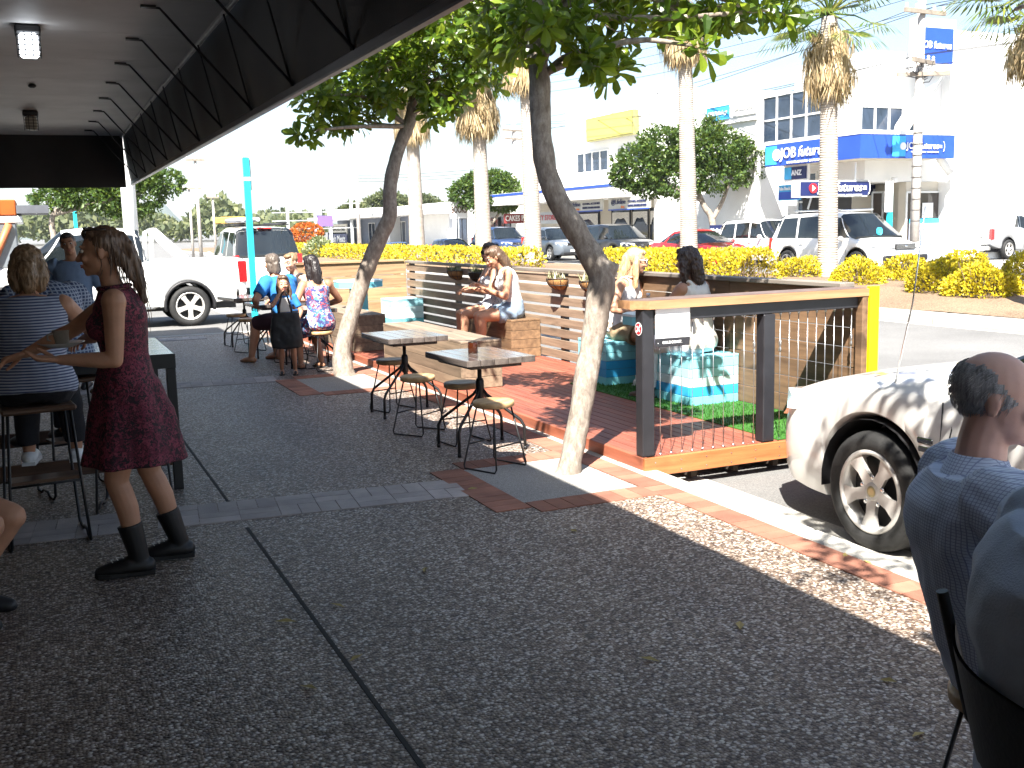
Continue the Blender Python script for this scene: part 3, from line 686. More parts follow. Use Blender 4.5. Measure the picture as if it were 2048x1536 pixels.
tp, tr = trunk_pts([(690, 758, 52), (687, 740, 42), (684, 705, 36), (692, 668, 31), (706, 620, 32), (722, 570, 33), (740, 522, 33), (762, 472, 31), (776, 442, 31), (780, 420, 30), (779, 390, 27), (786, 340, 27), (800, 290, 27), (820, 240, 25), (828, 190, 22), (826, 150, 19), (820, 100, 17), (816, 40, 14)], D2)
street_tree('further street tree with a dark slanting trunk leaning over the deck edge', G(687, 750), tp, tr, [cl(*a) for a in (
    (648, 196, 58, 50, 11.3), (618, 262, 34, 26, 11.0), (704, 236, 60, 40, 11.6), (690, 166, 80, 50, 12.0), (772, 150, 80, 76, 11.5), (800, 80, 90, 60, 11.8), (880, 150, 84, 66, 11.4), (962, 120, 72, 66, 11.2), (900, 62, 105, 60, 11.0), (985, 60, 60, 50, 11.0),
    (868, 222, 26, 20, 11.4), (905, 200, 40, 34, 11.2), (850, -40, 190, 90, 12.0), (700, -60, 170, 90, 11.5), (760, 60, 130, 80, 12.6))]+[(V(c), V((.6, .6, .4))) for c in ((2.2, 10.2, 4.2), (2.6, 10.6, 4.0), (2.9, 10.3, 3.75), (2.1, 9.7, 4.4), (2.6, 10.0, 4.5))]+[(V(c), V((.5, .5, .3))) for c in ((2.9, 9.2, 4.1),)], .14, .95)  # trailing clumps above the frame, added to shade trunk and deck
b0 = V((3.05, .46, 0))
street_tree('street tree mostly out of frame at the right, only a few hanging leaves in view', b0, [b0, b0+V((.05, .1, 1)), b0+V((.2, .3, 2.0)), b0+V((.1, .5, 3.0)), b0+V((.15, .5, 3.6))], [.1, .085, .08, .07, .05],
    [(V(c), V((r, r, r*.7))) for c, r in (((3.0, 1.0, 3.9), .8), ((2.5, 1.9, 3.8), .62), ((3.5, 2.0, 4.0), .7), ((3.3, .4, 4.4), .8), ((2.6, .2, 4.0), .7), ((3.95, .95, 3.8), .6), ((1.5, .8, 4.1), .5), ((2.0, .3, 4.2), .55), ((1.2, -.1, 4.3), .45))]+[cl(2032, 18, 26, 20, 4.6)], dens=.32)  # unseen clumps over the awning added to dapple the footpath
# ---------------------------------------------------------------- palms
M_FROND = leafmat('palm_frond', (.03, .07, .012), (.09, .14, .02), (.30, .28, .05), .3, .45)
M_DEAD = leafmat('dead_frond', (.27, .18, .09), (.48, .36, .20), (.66, .55, .38), .25, .9)
def palm(label, base, Hs, H, r0, r1, skirt, seed=1, live=True, lean=(0, 0)):
    """fan palm: ringed trunk, shaggy skirt of dead fronds (Hs..H), live fans above"""
    random.seed(seed); t = thing('fan_palm', label, 'palm', base, 0, 'fan palms along the median'); n = 30
    tp = [V((lean[0]*(k/n)**1.5, lean[1]*(k/n)**1.5, (H+.2)*k/n-.15)) for k in range(n+1)]
    MB().tube(tp, [(r0+(r1-r0)*min(1, (k/n*1.15)))*(1+.22*math.exp(-k*.9))*(1+.03*NZ(V((k*1.7, seed, 0)))) for k in range(n+1)], 18).build('trunk', M_PALMB, t)
    top = tp[-1]; sk = LF()
    for k in range(int(170*skirt)):
        a = rnd(0, 2*PI); z0 = rnd(Hs+(H-Hs)*.35, H); out = V((math.cos(a), math.sin(a), 0)); c = V((top.x*.9, top.y*.9, z0))+out*(r1+.02)
        L = min(rnd(.45, 1.35)*skirt, z0-Hs+rnd(-.1, .38)); w = V((-out.y, out.x, 0))
        mid = c+out*rnd(.10, .46)*skirt*(.55+.45*min(1, (H-z0)/(H-Hs)*2+.35))+V((0, 0, -L*.42)); wd = rnd(.06, .18)*skirt
        sk.leaf(c, mid-c, out, (mid-c).length*1.0, .05, .1)
        for j in range(13):
            u = (j-6)/6; d = V((0, 0, -1))+w*u*rnd(.1, .5)+out*rnd(-.28, .12); sk.quad(mid+w*u*wd*.5, d, out, L*.62*rnd(.45, 1.3), rnd(.02, .045)*skirt)
    sk.build('dead_skirt', M_DEAD, t)
    if live:
        lv = LF(); pt = MB()
        for k in range(26):
            a = rnd(0, 2*PI); el = rnd(-.5, 1.35); out = V((math.cos(a)*math.cos(el), math.sin(a)*math.cos(el), math.sin(el))); L = rnd(.7, 1.1)*skirt
            c = top+V((0, 0, .1)); e = c+out*L+V((0, 0, -.12*L)); pt.tube([c, c+out*L*.6, e], [.03, .02, .014], 5, cap=False)
            w = out.cross(V((0, 0, 1))); w = w.normalized() if w.length > .05 else V((1, 0, 0)); nn = w.cross(out)
            for j in range(25):
                u = (j-12)/12; ang = u*1.9; d = out*math.cos(ang)+w*math.sin(ang)-nn*.25*abs(u)*0; ll = rnd(.75, 1)*.95*skirt*(1-.25*abs(u)); q = e+d*ll*.6
                lv.quad(e, d, nn, ll*.65, .055*skirt); lv.quad(q, d+V((0, 0, -.75)), nn, ll*.5, .035*skirt)
        pt.build('stalks', M_FROND, t); lv.build('crown', M_FROND, t)
    random.seed(5); return t
def palm_px(label, pxb, X, w0, w1, ytop_sk, ybot_sk, skirt, seed, live=True, z0=.1, pxt=None):
    d = ray(pxb, 480); D = X/d.x; b = CP+d*D; b.z = z0; yb = 454-(pxb-1024)*.0244
    H = 1.6+(yb-ytop_sk)/FPX*D-z0; Hs = 1.6+(yb-ybot_sk)/FPX*D-z0
    lx = 0 if pxt is None else (pxt-pxb)/FPX*D
    return palm(label, b, Hs, H, w0/2/FPX*D, w1/2/FPX*D, skirt, seed, live, (lx*.913, -lx*.407))
palm_px('fan palm in front of the blue corner shop, bushy dead skirt and live fans', 1656, 18.6, 40, 31, 55, 205, 1.04, 3, True, .12, 1650)
palm_px('tall fan palm right of the bent tree, its head hidden in the leaves', 1378, 18.6, 36, 26, 10, 135, 1.15, 4, True, .12, 1366)
palm_px('fan palm close behind the bent street tree trunk', 1066, 18.0, 36, 25, 60, 190, 1.45, 5, True, .1, 1056)
palm_px('fan palm with wide straw skirt between the two street trees', 967, 18.0, 34, 24, 150, 275, 1.55, 6, True, .1, 962)
palm_px('fan palm seen behind the slanting tree trunk', 834, 18.0, 32, 23, 175, 288, 1.5, 7, True, .1, 832)
palm_px('fan palm at the right edge, only its hanging straw skirt showing', 2078, 15.0, 40, 32, 20, 150, .95, 8, True, .1, 2066)
# ---------------------------------------------------------------- hedges and bushes
M_GOLD = leafmat('golden_leaf', (.26, .20, .02), (.62, .50, .02), (.85, .70, .03), .25, .5, 1.6)
M_TWIG = pm('twig', (.14, .10, .065), .9, .3, 8)
def hedge(name, label, lo, hi, n, grp, size=.075, lump=.12, cat='hedge'):
    o = V(((lo[0]+hi[0])/2, (lo[1]+hi[1])/2, lo[2])); t = thing(name, label, cat, o, 0, grp); lf = LF(); tw = MB()
    w, d, h = (hi[0]-lo[0])/2, (hi[1]-lo[1])/2, hi[2]-lo[2]; e = 5 if d > 1.5 else 2.3
    def R_(dr):
        k = (abs(dr.x/w)**e+abs(dr.y/d)**e+abs(max(dr.z, 0)/h)**e+1e-9)**(-1/e); return k
    for i in range(n):
        if d > 1.5:
            u = rnd(-1, 1); a = rnd(-.3, PI+.3); dr = V((math.cos(a)*w, 0, max(.02, math.sin(a))*h)); k = (abs(dr.x/w)**3.2+abs(dr.z/h)**3.2)**(-1/3.2); p = V((dr.x*k, u*d, dr.z*k))
            nn = V((math.cos(a), 0, math.sin(a)))
        else:
            nn = rdir(); nn.z = abs(nn.z); p = nn*R_(nn)
        q = V((p.x, p.y, p.z)); s = 1-lump+lump*1.6*NZ((q+o)*1.7)+.05*NZ((q+o)*6); p = V((p.x*s, p.y*(s if d < 1.5 else 1), p.z*s))*rnd(.86, 1.0 if d < 1.5 else 1)
        if d > 1.5: p.y = q.y
        if p.z < .10*h and rnd(0, 1) < .75: continue
        if NZ((q+o)*2.3+V((9, 0, 0))) > .38 and rnd(0, 1) < .7: continue
        dd = nn+rdir()*.9+V((0, 0, .3)); lf.leaf(p, dd, rdir(), size*rnd(.6, 1.3), size*.6, .1)
    for i in range(max(10, int(n/130))):
        x, y = rnd(-.5, .5)*w, rnd(-.95, .95)*d*(1 if d > 1.5 else .4); q = V((x+rnd(-.4, .4)*w, y+rnd(-.3, .3), rnd(.55, .88)*h)); q.x = max(-w*.8, min(w*.8, q.x))
        tw.tube([V((x, y, -.05)), (V((x, y, 0))+q)/2+rdir()*.04, q], [.014, .010, .005], 4, cap=False)
    tw.build('twigs', M_TWIG, t, fix=False); lf.build('foliage', M_GOLD, t); return t
GH = 'golden hedges and bushes on the median'
hedge('hedge', 'long clipped golden hedge along the far part of the median', (15.0, 33.6, .07), (16.4, 84, .84), 16000, GH, .14, .06)
hedge('hedge', 'clipped golden hedge behind the blonde woman and the brunette', (15.3, 20.9, .09), (16.7, 28.3, .92), 15000, GH, .085, .08)
def bush(px, py, w, h, n, lab): p = G(px, py, .12); hedge('bush', lab, (p.x-w, p.y-w, .1), (p.x+w, p.y+w, .1+h*.87), n, GH, .072, .16, 'bush')
bush(1715, 572, .60, .82, 3000, 'small golden bush right beside the ringed palm trunk')
bush(1600, 556, .55, .80, 2000, 'golden bush peeping out left of the ringed palm trunk')
bush(1812, 562, .62, .74, 3200, 'open leggy golden bush in front of the white four wheel drive grille')
bush(1880, 585, .72, .84, 4600, 'golden bush behind the car aerial')
bush(1965, 594, .70, .88, 4600, 'golden bush with bare stems below the silver pickup')
bush(1930, 560, .66, .86, 3600, 'golden bush set behind the two at the right')
bush(2050, 585, .62, .95, 3600, 'golden bush cut by the right edge of the view')
tag(hedge('bush', 'grey green wispy bush at the near end of the far hedge', (14.8, 32.2-3.4+58, .07), (17.0, 34+55, 1.5), 900, GH, .16, .3, 'bush'), None)
# ---------------------------------------------------------------- round crowned trees and far trees
def round_tree(name, label, base, stems, lobes, n, size, mat, grp):
    t = thing(name, label, 'tree', base, 0, grp); o = V(base); lf = LF(); tr = MB()
    for s in stems: P, Q = wobble([V(p) for p in s[0]], s[1]); tr.tube([p-o for p in P], Q, 8)
    tot = sum(r.x*r.z for c, r in lobes)
    for c, r in lobes:
        for k in range(int(n*r.x*r.z/tot/6)):
            d = rdir(); q = c+V((d.x*r.x, d.y*r.y, d.z*r.z))*rnd(.62, 1.04)*(1+.16*NZ((c+d*2)*1.1)); s = size*rnd(.7, 1.25)
            if NZ(q*1.5+V((3, 3, 3))) > .42: continue
            for j in range(6): lf.quad(q+rdir()*s*.6, d+rdir()*.9, rdir(), s, s*.55)
    tr.build('trunk', M_BARK, t); lf.build('crown', mat, t, None, o); return t
def lob(px, py, rx, ry, D): k = D/FPX; return (PD(px, py, D), V((rx*k, rx*k*.9, ry*k)))
D = 47; GR = 'round crowned trees on the far footpath'
round_tree('round_tree', 'wide round crowned tree in front of the white building, split by a palm trunk', PD(1432, 515, D), [([PD(1430, 520, D), PD(1424, 440, D), PD(1408, 412, D), PD(1392, 372, D)], [.17, .15, .13, .08]), ([PD(1424, 440, D), PD(1446, 400, D), PD(1462, 350, D)], [.12, .1, .06]), ([PD(1400, 400, D), PD(1340, 370, D), PD(1300, 340, D)], [.09, .07, .04])],
    [lob(*a, D) for a in ((1285, 335, 62, 48), (1330, 300, 62, 46), (1390, 300, 60, 50), (1440, 300, 62, 42), (1490, 318, 42, 42), (1430, 350, 62, 36), (1350, 358, 70, 34), (1250, 350, 34, 28), (1425, 262, 26, 26), (1300, 378, 40, 16), (1500, 345, 30, 22))], 26000, .17, M_LEAFD, GR)
D = 70
round_tree('round_tree', 'smaller round crowned tree half behind the skirted palm', PD(968, 505, D), [([PD(966, 508, D), PD(968, 470, D), PD(976, 450, D), PD(968, 420, D)], [.2, .17, .15, .1]), ([PD(970, 460, D), PD(992, 436, D), PD(1004, 410, D)], [.13, .1, .06])],
    [lob(*a, D) for a in ((925, 385, 26, 24), (955, 370, 30, 24), (990, 366, 34, 24), (1015, 385, 26, 26), (965, 402, 40, 18), (1005, 408, 28, 14))], 11000, .24, M_LEAFD, GR)
D = 38
round_tree('round_tree', 'spreading green tree beyond the covered footpath at the left', PD(112, 540, D), [([PD(112, 545, D), PD(108, 480, D), PD(106, 430, D), PD(150, 385, D)], [.12, .11, .1, .06]), ([PD(106, 430, D), PD(200, 405, D), PD(290, 385, D)], [.08, .07, .04])],
    [lob(*a, D) for a in ((110, 400, 50, 24), (160, 385, 60, 32), (220, 395, 50, 34), (285, 385, 56, 36), (330, 365, 38, 26), (250, 345, 60, 40), (170, 350, 70, 36), (262, 420, 44, 14))], 15000, .15, M_LEAFD, GR)
M_FARLF = leafmat('far_leaf', (.05, .07, .03), (.10, .12, .05), (.17, .18, .08), .2, .7, .2)
for px, D, w, h, yb, lab in ((775, 175, 56, 40, 425, 'broad far tree above the white shop roof, left of the others'), (850, 190, 40, 30, 425, 'far tree behind the palm above the shop roof'), (915, 180, 30, 22, 425, 'low far tree above the shop roof by the books sign'), (706, 160, 28, 16, 428, 'pale far tree at the left end of the shop roof')):
    b = PD(px, 470, D); b.z = 0
    round_tree('far_tree', lab, b, [([b, PD(px+2, yb-6, D)], [.4, .2])], [lob(px-w*.4, yb-h*.3, w*.5, h*.42, D), lob(px+w*.35, yb-h*.35, w*.5, h*.4, D), lob(px, yb-h*.62, w*.5, h*.42, D)], 5000, .62, M_FARLF, 'far trees behind the shops')
# far wooded mass and hills beyond the side street
lf = LF()
for i in range(15000):
    px = rnd(-160, 650); D = rnd(240, 330); p = PD(px, 470, D); hh = 6.5+5.5*NZ(V((px*.012, 0, D*.01)))+3*NZ(V((px*.05, 3, 0))); p.z = max(.5, hh)*rnd(.05, 1)**.5
    lf.quad(p, rdir()+V((0, 0, .4)), rdir(), 1.7, 1.2)
tag(lf.build('far_wood', M_FARLF), 'olive green far wood beyond the end of the street', 'wood', kind='stuff')
def ridge(D, hgt, seed): return lambda u, v: (lambda p: V((p.x*(1+.3*v), p.y*(1+.3*v), max(0, hgt(u)*math.sin(PI*v)+4*NZ(V((u*30, v*6, seed)))))))(PD(-900+2200*u, 470, D))
tag(MB().grid(ridge(2600, lambda u: 25+75*math.exp(-((u-.555)/.016)**2)+45*math.exp(-((u-.47)/.03)**2)+22*NZ(V((u*14, 0, 0))), 3), 160, 12).build('hills', speck('far_hills', (.06, .09, .06), (.12, .15, .10), .05)), kind='structure')
# arching small palms in front of the far shops
def cycad(label, base, L, n):
    t = thing('small_palm', label, 'palm', base, 0, 'small arching palms by the far shops'); lv = LF(); st = MB()
    for k in range(n):
        a = rnd(0, 2*PI); el = rnd(.35, 1.3); pr = None
        for j in range(10):
            u = j/9; p = V((math.cos(a)*math.cos(el)*L*u, math.sin(a)*math.cos(el)*L*u, L*(math.sin(el)*u-.55*u*u)+.3))
            if pr is not None:
                d = p-pr; s = d.cross(V((0, 0, 1))).normalized()
                for sg in (-1, 1):
                    for m_ in (.0, .5): lv.quad(pr+d*m_, s*sg+d.normalized()*.6, V((0, 0, 1)), L*.28*(1-u*.6), L*.03)
            pr = p
    MB().tube([(0, 0, -.1), (0, 0, .35)], [.15, .12], 8).build('trunk', M_BARK, t); lv.build('crown', M_FROND, t)
b = PD(1405, 505, 52); b.z = 0; cycad('bushy arching palm at the foot of the round tree', b, 2.6, 26)
b = PD(1002, 360, 82); b.z = 3.2; cycad('palm head showing above the smaller round tree', b, 2.4, 22)
# ================================================================ VEHICLES  (local x forward, y left, z up from the road)
ROAD = -.13
M_TYRE = pm('tyre_rubber', (.018, .018, .018), .75, .3, 14, .3, 60); M_ALLOY = pm('alloy', (.58, .56, .53), .35, .08, 6, metal=.25)
M_CARGL = glass('car_glass', (.012, .016, .018), .03, .93, 1.0); M_TRIM = pm('car_trim', (.018, .018, .02), .5, .2, 8); M_CHROME = pm('chrome', (.75, .75, .75), .12, .05, 5, metal=1)
M_LAMP = pm('lamp_clear', (.72, .75, .78), .08, .15, 20, coat=1); M_TAIL = pm('tail_red', (.55, .012, .015), .15, .15, 20, coat=1); M_PLATE = pm('plate_white', (.75, .75, .72), .5, .05, 9)
def paint(name, col, metal=.0): return pm('paint_'+name, col, .32, .03, 1.5, metal=metal, coat=.8)
def interp(tab, x):
    if x <= tab[0][0]: return tab[0][1:]
    for a, b in zip(tab, tab[1:]):
        if x <= b[0]:
            t = (x-a[0])/(b[0]-a[0]); return [p+(q-p)*t for p, q in zip(a[1:], b[1:])]
    return tab[-1][1:]
def smooth_tab(tab, n, r):
    x0, x1 = tab[0][0], tab[-1][0]; out = []
    for i in range(n+1):
        x = x0+(x1-x0)*i/n; acc = [0]*(len(tab[0])-1); k = 0
        for d in (-1, -.5, 0, .5, 1):
            e = min(r, x-x0, x1-x); v = interp(tab, x+d*e); acc = [p+q for p, q in zip(acc, v)]; k += 1
        out.append([x]+[p/k for p in acc])
    return out
def wheel(parent, loc, r, w, out, spokes=5, simple=False, steer=0.0, detail=False):
    m = M.Rotation(-PI/2 if out > 0 else PI/2, 3, 'X')
    if steer: m = M.Rotation(steer, 3, 'Z') @ m
    h = w/2; loc = V(loc); n = 40 if detail else 22; rr = r*.69
    ty = MB().lathe([(rr, -h*.9), (r*.86, -h), (r*.97, -h*.8), (r, -h*.5), (r, h*.5), (r*.97, h*.8), (r*.86, h), (rr+.012, h*.95), (rr, h*.85)], loc, n, m, cap=False).build('wheel', M_TYRE, parent)
    b = MB().lathe([(rr+.004, h*.86), (rr-.004, h*.95), (rr-.022, h*.92), (rr-.03, h*.5), (rr-.03, -h*.6)], loc, n, m, cap=False)
    for k in range(spokes):
        a = 2*PI*k/spokes+.3; rot = m @ M.Rotation(a, 3, 'Z')
        wi, wo = (.034, .062) if detail else (.045, .055)
        pts = [(r*.10, -wi), (rr*.55, -wi*.9), (rr-.015, -wo), (rr-.015, wo), (rr*.55, wi*.9), (r*.10, wi)]
        hs = [h*.72, h*.80, h*.86, h*.86, h*.80, h*.72]
        top = [loc+rot @ V((p[0], p[1], z)) for p, z in zip(pts, hs)]; bot = [loc+rot @ V((p[0], p[1]*.8, z-.03)) for p, z in zip(pts, hs)]
        vt = [b._v(p) for p in top]; vb = [b._v(p) for p in bot]; b.bm.faces.new(vt)
        for i in range(6): b.bm.faces.new((vt[i], vt[(i+1) % 6], vb[(i+1) % 6], vb[i]))
    b.lathe([(r*.17, h*.55), (r*.17, h*.72), (r*.12, h*.76), (.004, h*.77)], loc, 20, m)
    b.build('rim', M_ALLOY, ty)
    if detail:
        g = MB()
        for k in range(spokes): a = 2*PI*k/spokes+.3+.63; g.lathe([(.013, h*.6), (.013, h*.76), (.006, h*.78)], loc+m @ V((r*.235*math.cos(a), r*.235*math.sin(a), 0)), 8, m)
        g.build('wheel_nuts', M_CHROME, ty)
        MB().lathe([(.030, h*.77), (.030, h*.79), (.018, h*.795), (.002, h*.792)], loc, 20, m).build('centre_cap', pm('cap_gold', (.42, .34, .18), .3, .1, 30, metal=.7), ty)
    MB().lathe([(rr-.03, h*.15), (rr-.05, h*.1), (.01, h*.12)], loc, n, m).build('brake_disc', M_TRIM, ty)
    return ty
def car(name, label, cat, loc, rz, mat, P, grp=None, detail=False, tilt=None):
    t = thing(name, label, cat, loc, rz, grp); L, Wd = P['L'], P['W']; f = L/2; N = 150 if detail else 70
    axf, axr, wr = P['axf'], P['axr'], P['r']; arch = wr*1.17
    st = smooth_tab(P['body'], N, .06)
    def arch_z(x, zb):
        for a in (axf, axr):
            if abs(x-a) < arch: zb = max(zb, wr*1.03+math.sqrt(max(0, arch*arch-(x-a)**2))*(1 if not P.get('square') else .98))
        return zb
    # extra stations at the arch edges keep the cut-outs round
    for a in (axf, axr):
        for k in range(-16, 17): x = a+arch*math.sin(R(k*5.6))*.9999; st.append([x]+list(interp(st[:N+1], x)))
        for e in (-1, 1): x = a+e*arch*1.002; st.append([x]+list(interp(st[:N+1], x)))
    st = sorted(st); rs = []
    for x, zb, zt, w in st:
        zb = min(arch_z(x, zb), zt-.06); h = zt-zb; bt = P['body_sh']
        half = [(0, zb), (w*.78, zb), (w*.955, zb+min(.03, h*.1)), (w*.985, zb+h*.18), (w, zb+h*.42), (w*.998, zb+h*.62), (w*.982, zt-min(.10, h*.22)), (w*bt, zt-.022), (w*(bt-.05), zt-.004), (w*(bt-.16), zt+.010), (w*.4, zt+.030), (0, zt+.036)]
        rs.append([V((x, y, z)) for y, z in half]+[V((x, -y, z)) for y, z in half[-2:0:-1]])
    ob = MB().rings(rs).build('body', mat, t, weld=.0004); ob.data.set_sharp_from_angle(angle=R(38))
    MB().b2((axr-.9, -Wd/2+.3, P['clr']), (axf+.75, Wd/2-.3, P['clr']+.4)).build('underbody', M_TRIM, t)
    for a in (axf, axr):
        for s in (-1, 1): MB().rings([[V((a+arch*.995*math.cos(R(q)), s*yy, wr*1.03+arch*.995*math.sin(R(q)))) for q in range(-8, 189, 14)] for yy in (Wd/2-.34, Wd/2-.018)], cap=False, closed=False).build('wheel_arch', M_TRIM, t)
        for s in (1, -1): wheel(t, (a, s*(Wd/2-.115), wr), wr, .22 if wr < .36 else .26, s, P.get('spokes', 5), detail=detail and a == axf and s == 1)
    # cabin: glasshouse with roof, pillars and seams
    c = P['cab']                                                    # list of (x, z_roof, half width at belt, half width at roof) rear to front
    rings = []
    for x, zr, wb, wt, zb in c:
        h = zr-zb; rings.append([V((x, y, z)) for y, z in ((0, zb-.05), (wb, zb-.05), (wb, zb), (wb+(wt-wb)*.55, zb+h*.55), (wt, zr-.07*min(1, h/.3)), (wt-.09*min(1, h/.3), zr-.006), (wt*.5, zr+.012), (0, zr+.016))]+[V((x, -y, z)) for y, z in ((wt*.5, zr+.012), (wt-.09*min(1, h/.3), zr-.006), (wt, zr-.07*min(1, h/.3)), (wb+(wt-wb)*.55, zb+h*.55), (wb, zb), (wb, zb-.05))])
    g = MB().rings(rings).build('windows', M_CARGL, t); g.data.set_sharp_from_angle(angle=R(30))
    pil = MB()
    def on(x, s, v, o=.006):
        zr, wb, wt, zb = interp(c, x); h = zr-zb
        if v < .55: y, z = wb+(wt-wb)*v, zb+h*v
        else: k = (v-.55)/.45; y, z = wb+(wt-wb)*.55+(wt-wb)*.45*k, zb+h*.55+(h*.45-.07*min(1, h/.3))*k
        return V((x, s*(y+o), z))
    for (xb, xt, wd) in P['pillars']:
        for s in (1, -1):
            n = 6; A = [on(xb+(xt-xb)*k/n-wd/2, s, k/n) for k in range(n+1)]; B = [on(xb+(xt-xb)*k/n+wd/2, s, k/n) for k in range(n+1)]
            Ai = [p-V((0, s*.02, 0)) for p in A]; Bi = [p-V((0, s*.02, 0)) for p in B]
            pil.rings([A, B, Bi, Ai, A], cap=False, closed=False)
    xr, xw = P['roof']; n = 14
    top = MB(); rr_ = []
    for k in range(n+1):
        x = xr+(xw-xr)*k/n; zr, wb, wt, zb = interp(c, x); e = .012
        half = [(wt+.008, zr-.10), (wt+.008, zr-.065), (wt-.085, zr+.004), (wt*.5, zr+.012+e), (0, zr+.016+e)]
        rr_.append([V((x, y, z)) for y, z in half]+[V((x, -y, z)) for y, z in half[-2::-1]])
    top.rings(rr_, cap=False, closed=False)
    me = bpy.data.meshes.new('tmp'); top.bm.to_mesh(me); pil.bm.from_mesh(me); bpy.data.meshes.remove(me); top.bm.free()
    pil.build('roof', mat, t)
    # front
    fx = f; lampz = P['lampz']; ws = interp(P['body'], fx-.22)[2]; b = MB()
    for s in (1, -1):
        A = V((fx-.03, s*ws*.50, lampz)); q = [V((fx+.004-.02, s*Wd*.20, lampz+.05)), V((fx+.004-.02, s*Wd*.20, lampz-.06)), V((fx-.13, s*Wd*.405, lampz-.075)), V((fx-.33, s*Wd*.478, lampz+.0)), V((fx-.36, s*Wd*.472, lampz+.075)), V((fx-.16, s*Wd*.40, lampz+.085))]
        q2 = [p+V((-.10, -s*.05, 0)) for p in q]; lm = MB(); v1 = [lm._v(p) for p in q]; v2 = [lm._v(p) for p in q2]; lm.bm.faces.new(v1); lm.bm.faces.new(v2[::-1])
        for i in range(6): lm.bm.faces.new((v1[i], v1[(i+1) % 6], v2[(i+1) % 6], v2[i]))
        lm.build('headlight', M_LAMP, t)
    gz = lampz-.03; gr = MB().b2((fx-.06, -Wd*.185, gz-.075), (fx+.008, Wd*.185, gz+.075), .01); 
    gr = gr.build('grille', M_TRIM, t)
    bars = MB()
    for k in range(P.get('bars', 3)): z = gz-.05+.1*k/max(1, P.get('bars', 3)-1); bars.b2((fx-.03, -Wd*.18, z-.009), (fx+.016, Wd*.18, z+.009), .003)
    bars.build('bars', M_CHROME, gr); MB().ell((fx+.017, 0, gz), (.008, .055, .035)).build('emblem', M_CHROME, gr)
    MB().b2((fx-.05, -Wd*.3, P['clr']+.06), (fx-.004, Wd*.3, P['clr']+.17), .01).build('lower_intake', M_TRIM, t)
    MB().b2((fx-.02, -.185, P['clr']+.20), (fx+.012, .185, P['clr']+.31), .003).build('number_plate', M_PLATE, t)
    # rear
    zt = P['tailz']; wrr = interp(P['body'], -f+.06)[2]
    for s in (1, -1): MB().b2((-f-.008, s*(wrr-.14), zt-P['tailh']/2), (-f+.16, s*(wrr+.012), zt+P['tailh']/2), .02).build('tail_light', M_TAIL, t)
    MB().b2((-f-.012, -.185, zt-.25), (-f+.03, .185, zt-.14), .003).build('number_plate', M_PLATE, t)
    MB().b2((-f-.045, -Wd*.43, P['clr']+.08), (-f+.10, Wd*.43, P['clr']+.24), .03).build('rear_bumper', P.get('bump', mat), t)
    # mirrors, seams, handles
    mx, mz = P['mirror']
    for s in (1, -1): MB().ell((mx, s*(Wd/2+.07), mz), (.07, .10, .075)).tube([(mx+.02, s*(Wd/2-.06), mz-.05), (mx, s*(Wd/2+.03), mz-.03)], .02, 6).build('mirror', P.get('mirmat', mat), t)
    se = MB()
    for x in P['seams']:
        _, zt_, w_ = interp(P['body'], x); zb_ = interp(P['body'], x)[0]
        for s in (1, -1): se.tube([(x, s*(w_*.99), zb_+.06), (x, s*(w_*1.0005), zb_+(zt_-zb_)*.45), (x, s*(w_*.985), zt_-.09)], .0045, 4)
    se.build('door_seams', M_TRIM, t)
    for x in P['handles']:
        _, zt_, w_ = interp(P['body'], x)
        for s in (1, -1): MB().b2((x-.09, s*(w_-.005), zt_-.20), (x+.09, s*(w_+.022), zt_-.165), .008).build('door_handle', P.get('hmat', mat), t)
    return t
def P_sedan(L=4.85, W=1.85, H=1.46, belt=.94):
    f = L/2; return dict(L=L, W=W, r=.325, axf=f-1.0, axr=-f+1.08, clr=.18, lampz=.66, tailz=.80, tailh=.20, body_sh=.93, mirror=(f-1.62, 1.0), seams=[f-1.5, f-2.5, -f+1.55], handles=[f-2.35, -f+1.75],
        body=[(-f, .42, .80, W*.40), (-f+.05, .30, .90, W*.44), (-f+.25, .22, .97, W*.475), (-f+1.0, .19, belt+.04, W*.5), (0, .18, belt, W*.5), (f-1.3, .18, belt, W*.5), (f-.9, .18, .90, W*.498), (f-.5, .19, .83, W*.485), (f-.28, .20, .765, W*.455), (f-.12, .22, .70, W*.395), (f-.04, .27, .64, W*.33), (f, .36, .56, W*.26)],
        cab=[(-f+.55, belt+.05, W*.36, W*.36, belt+.03), (-f+1.35, H-.06, W*.45, W*.33, belt+.02), (-.1, H, W*.46, W*.335, belt), (f-2.15, H-.06, W*.46, W*.33, belt), (f-1.25, belt+.03, W*.43, W*.42, belt-.01)],
        pillars=[(-f+1.05, -f+1.45, .22), (-.12, -.2, .09), (f-1.45, f-2.1, .06)], roof=(-f+1.30, f-2.12))
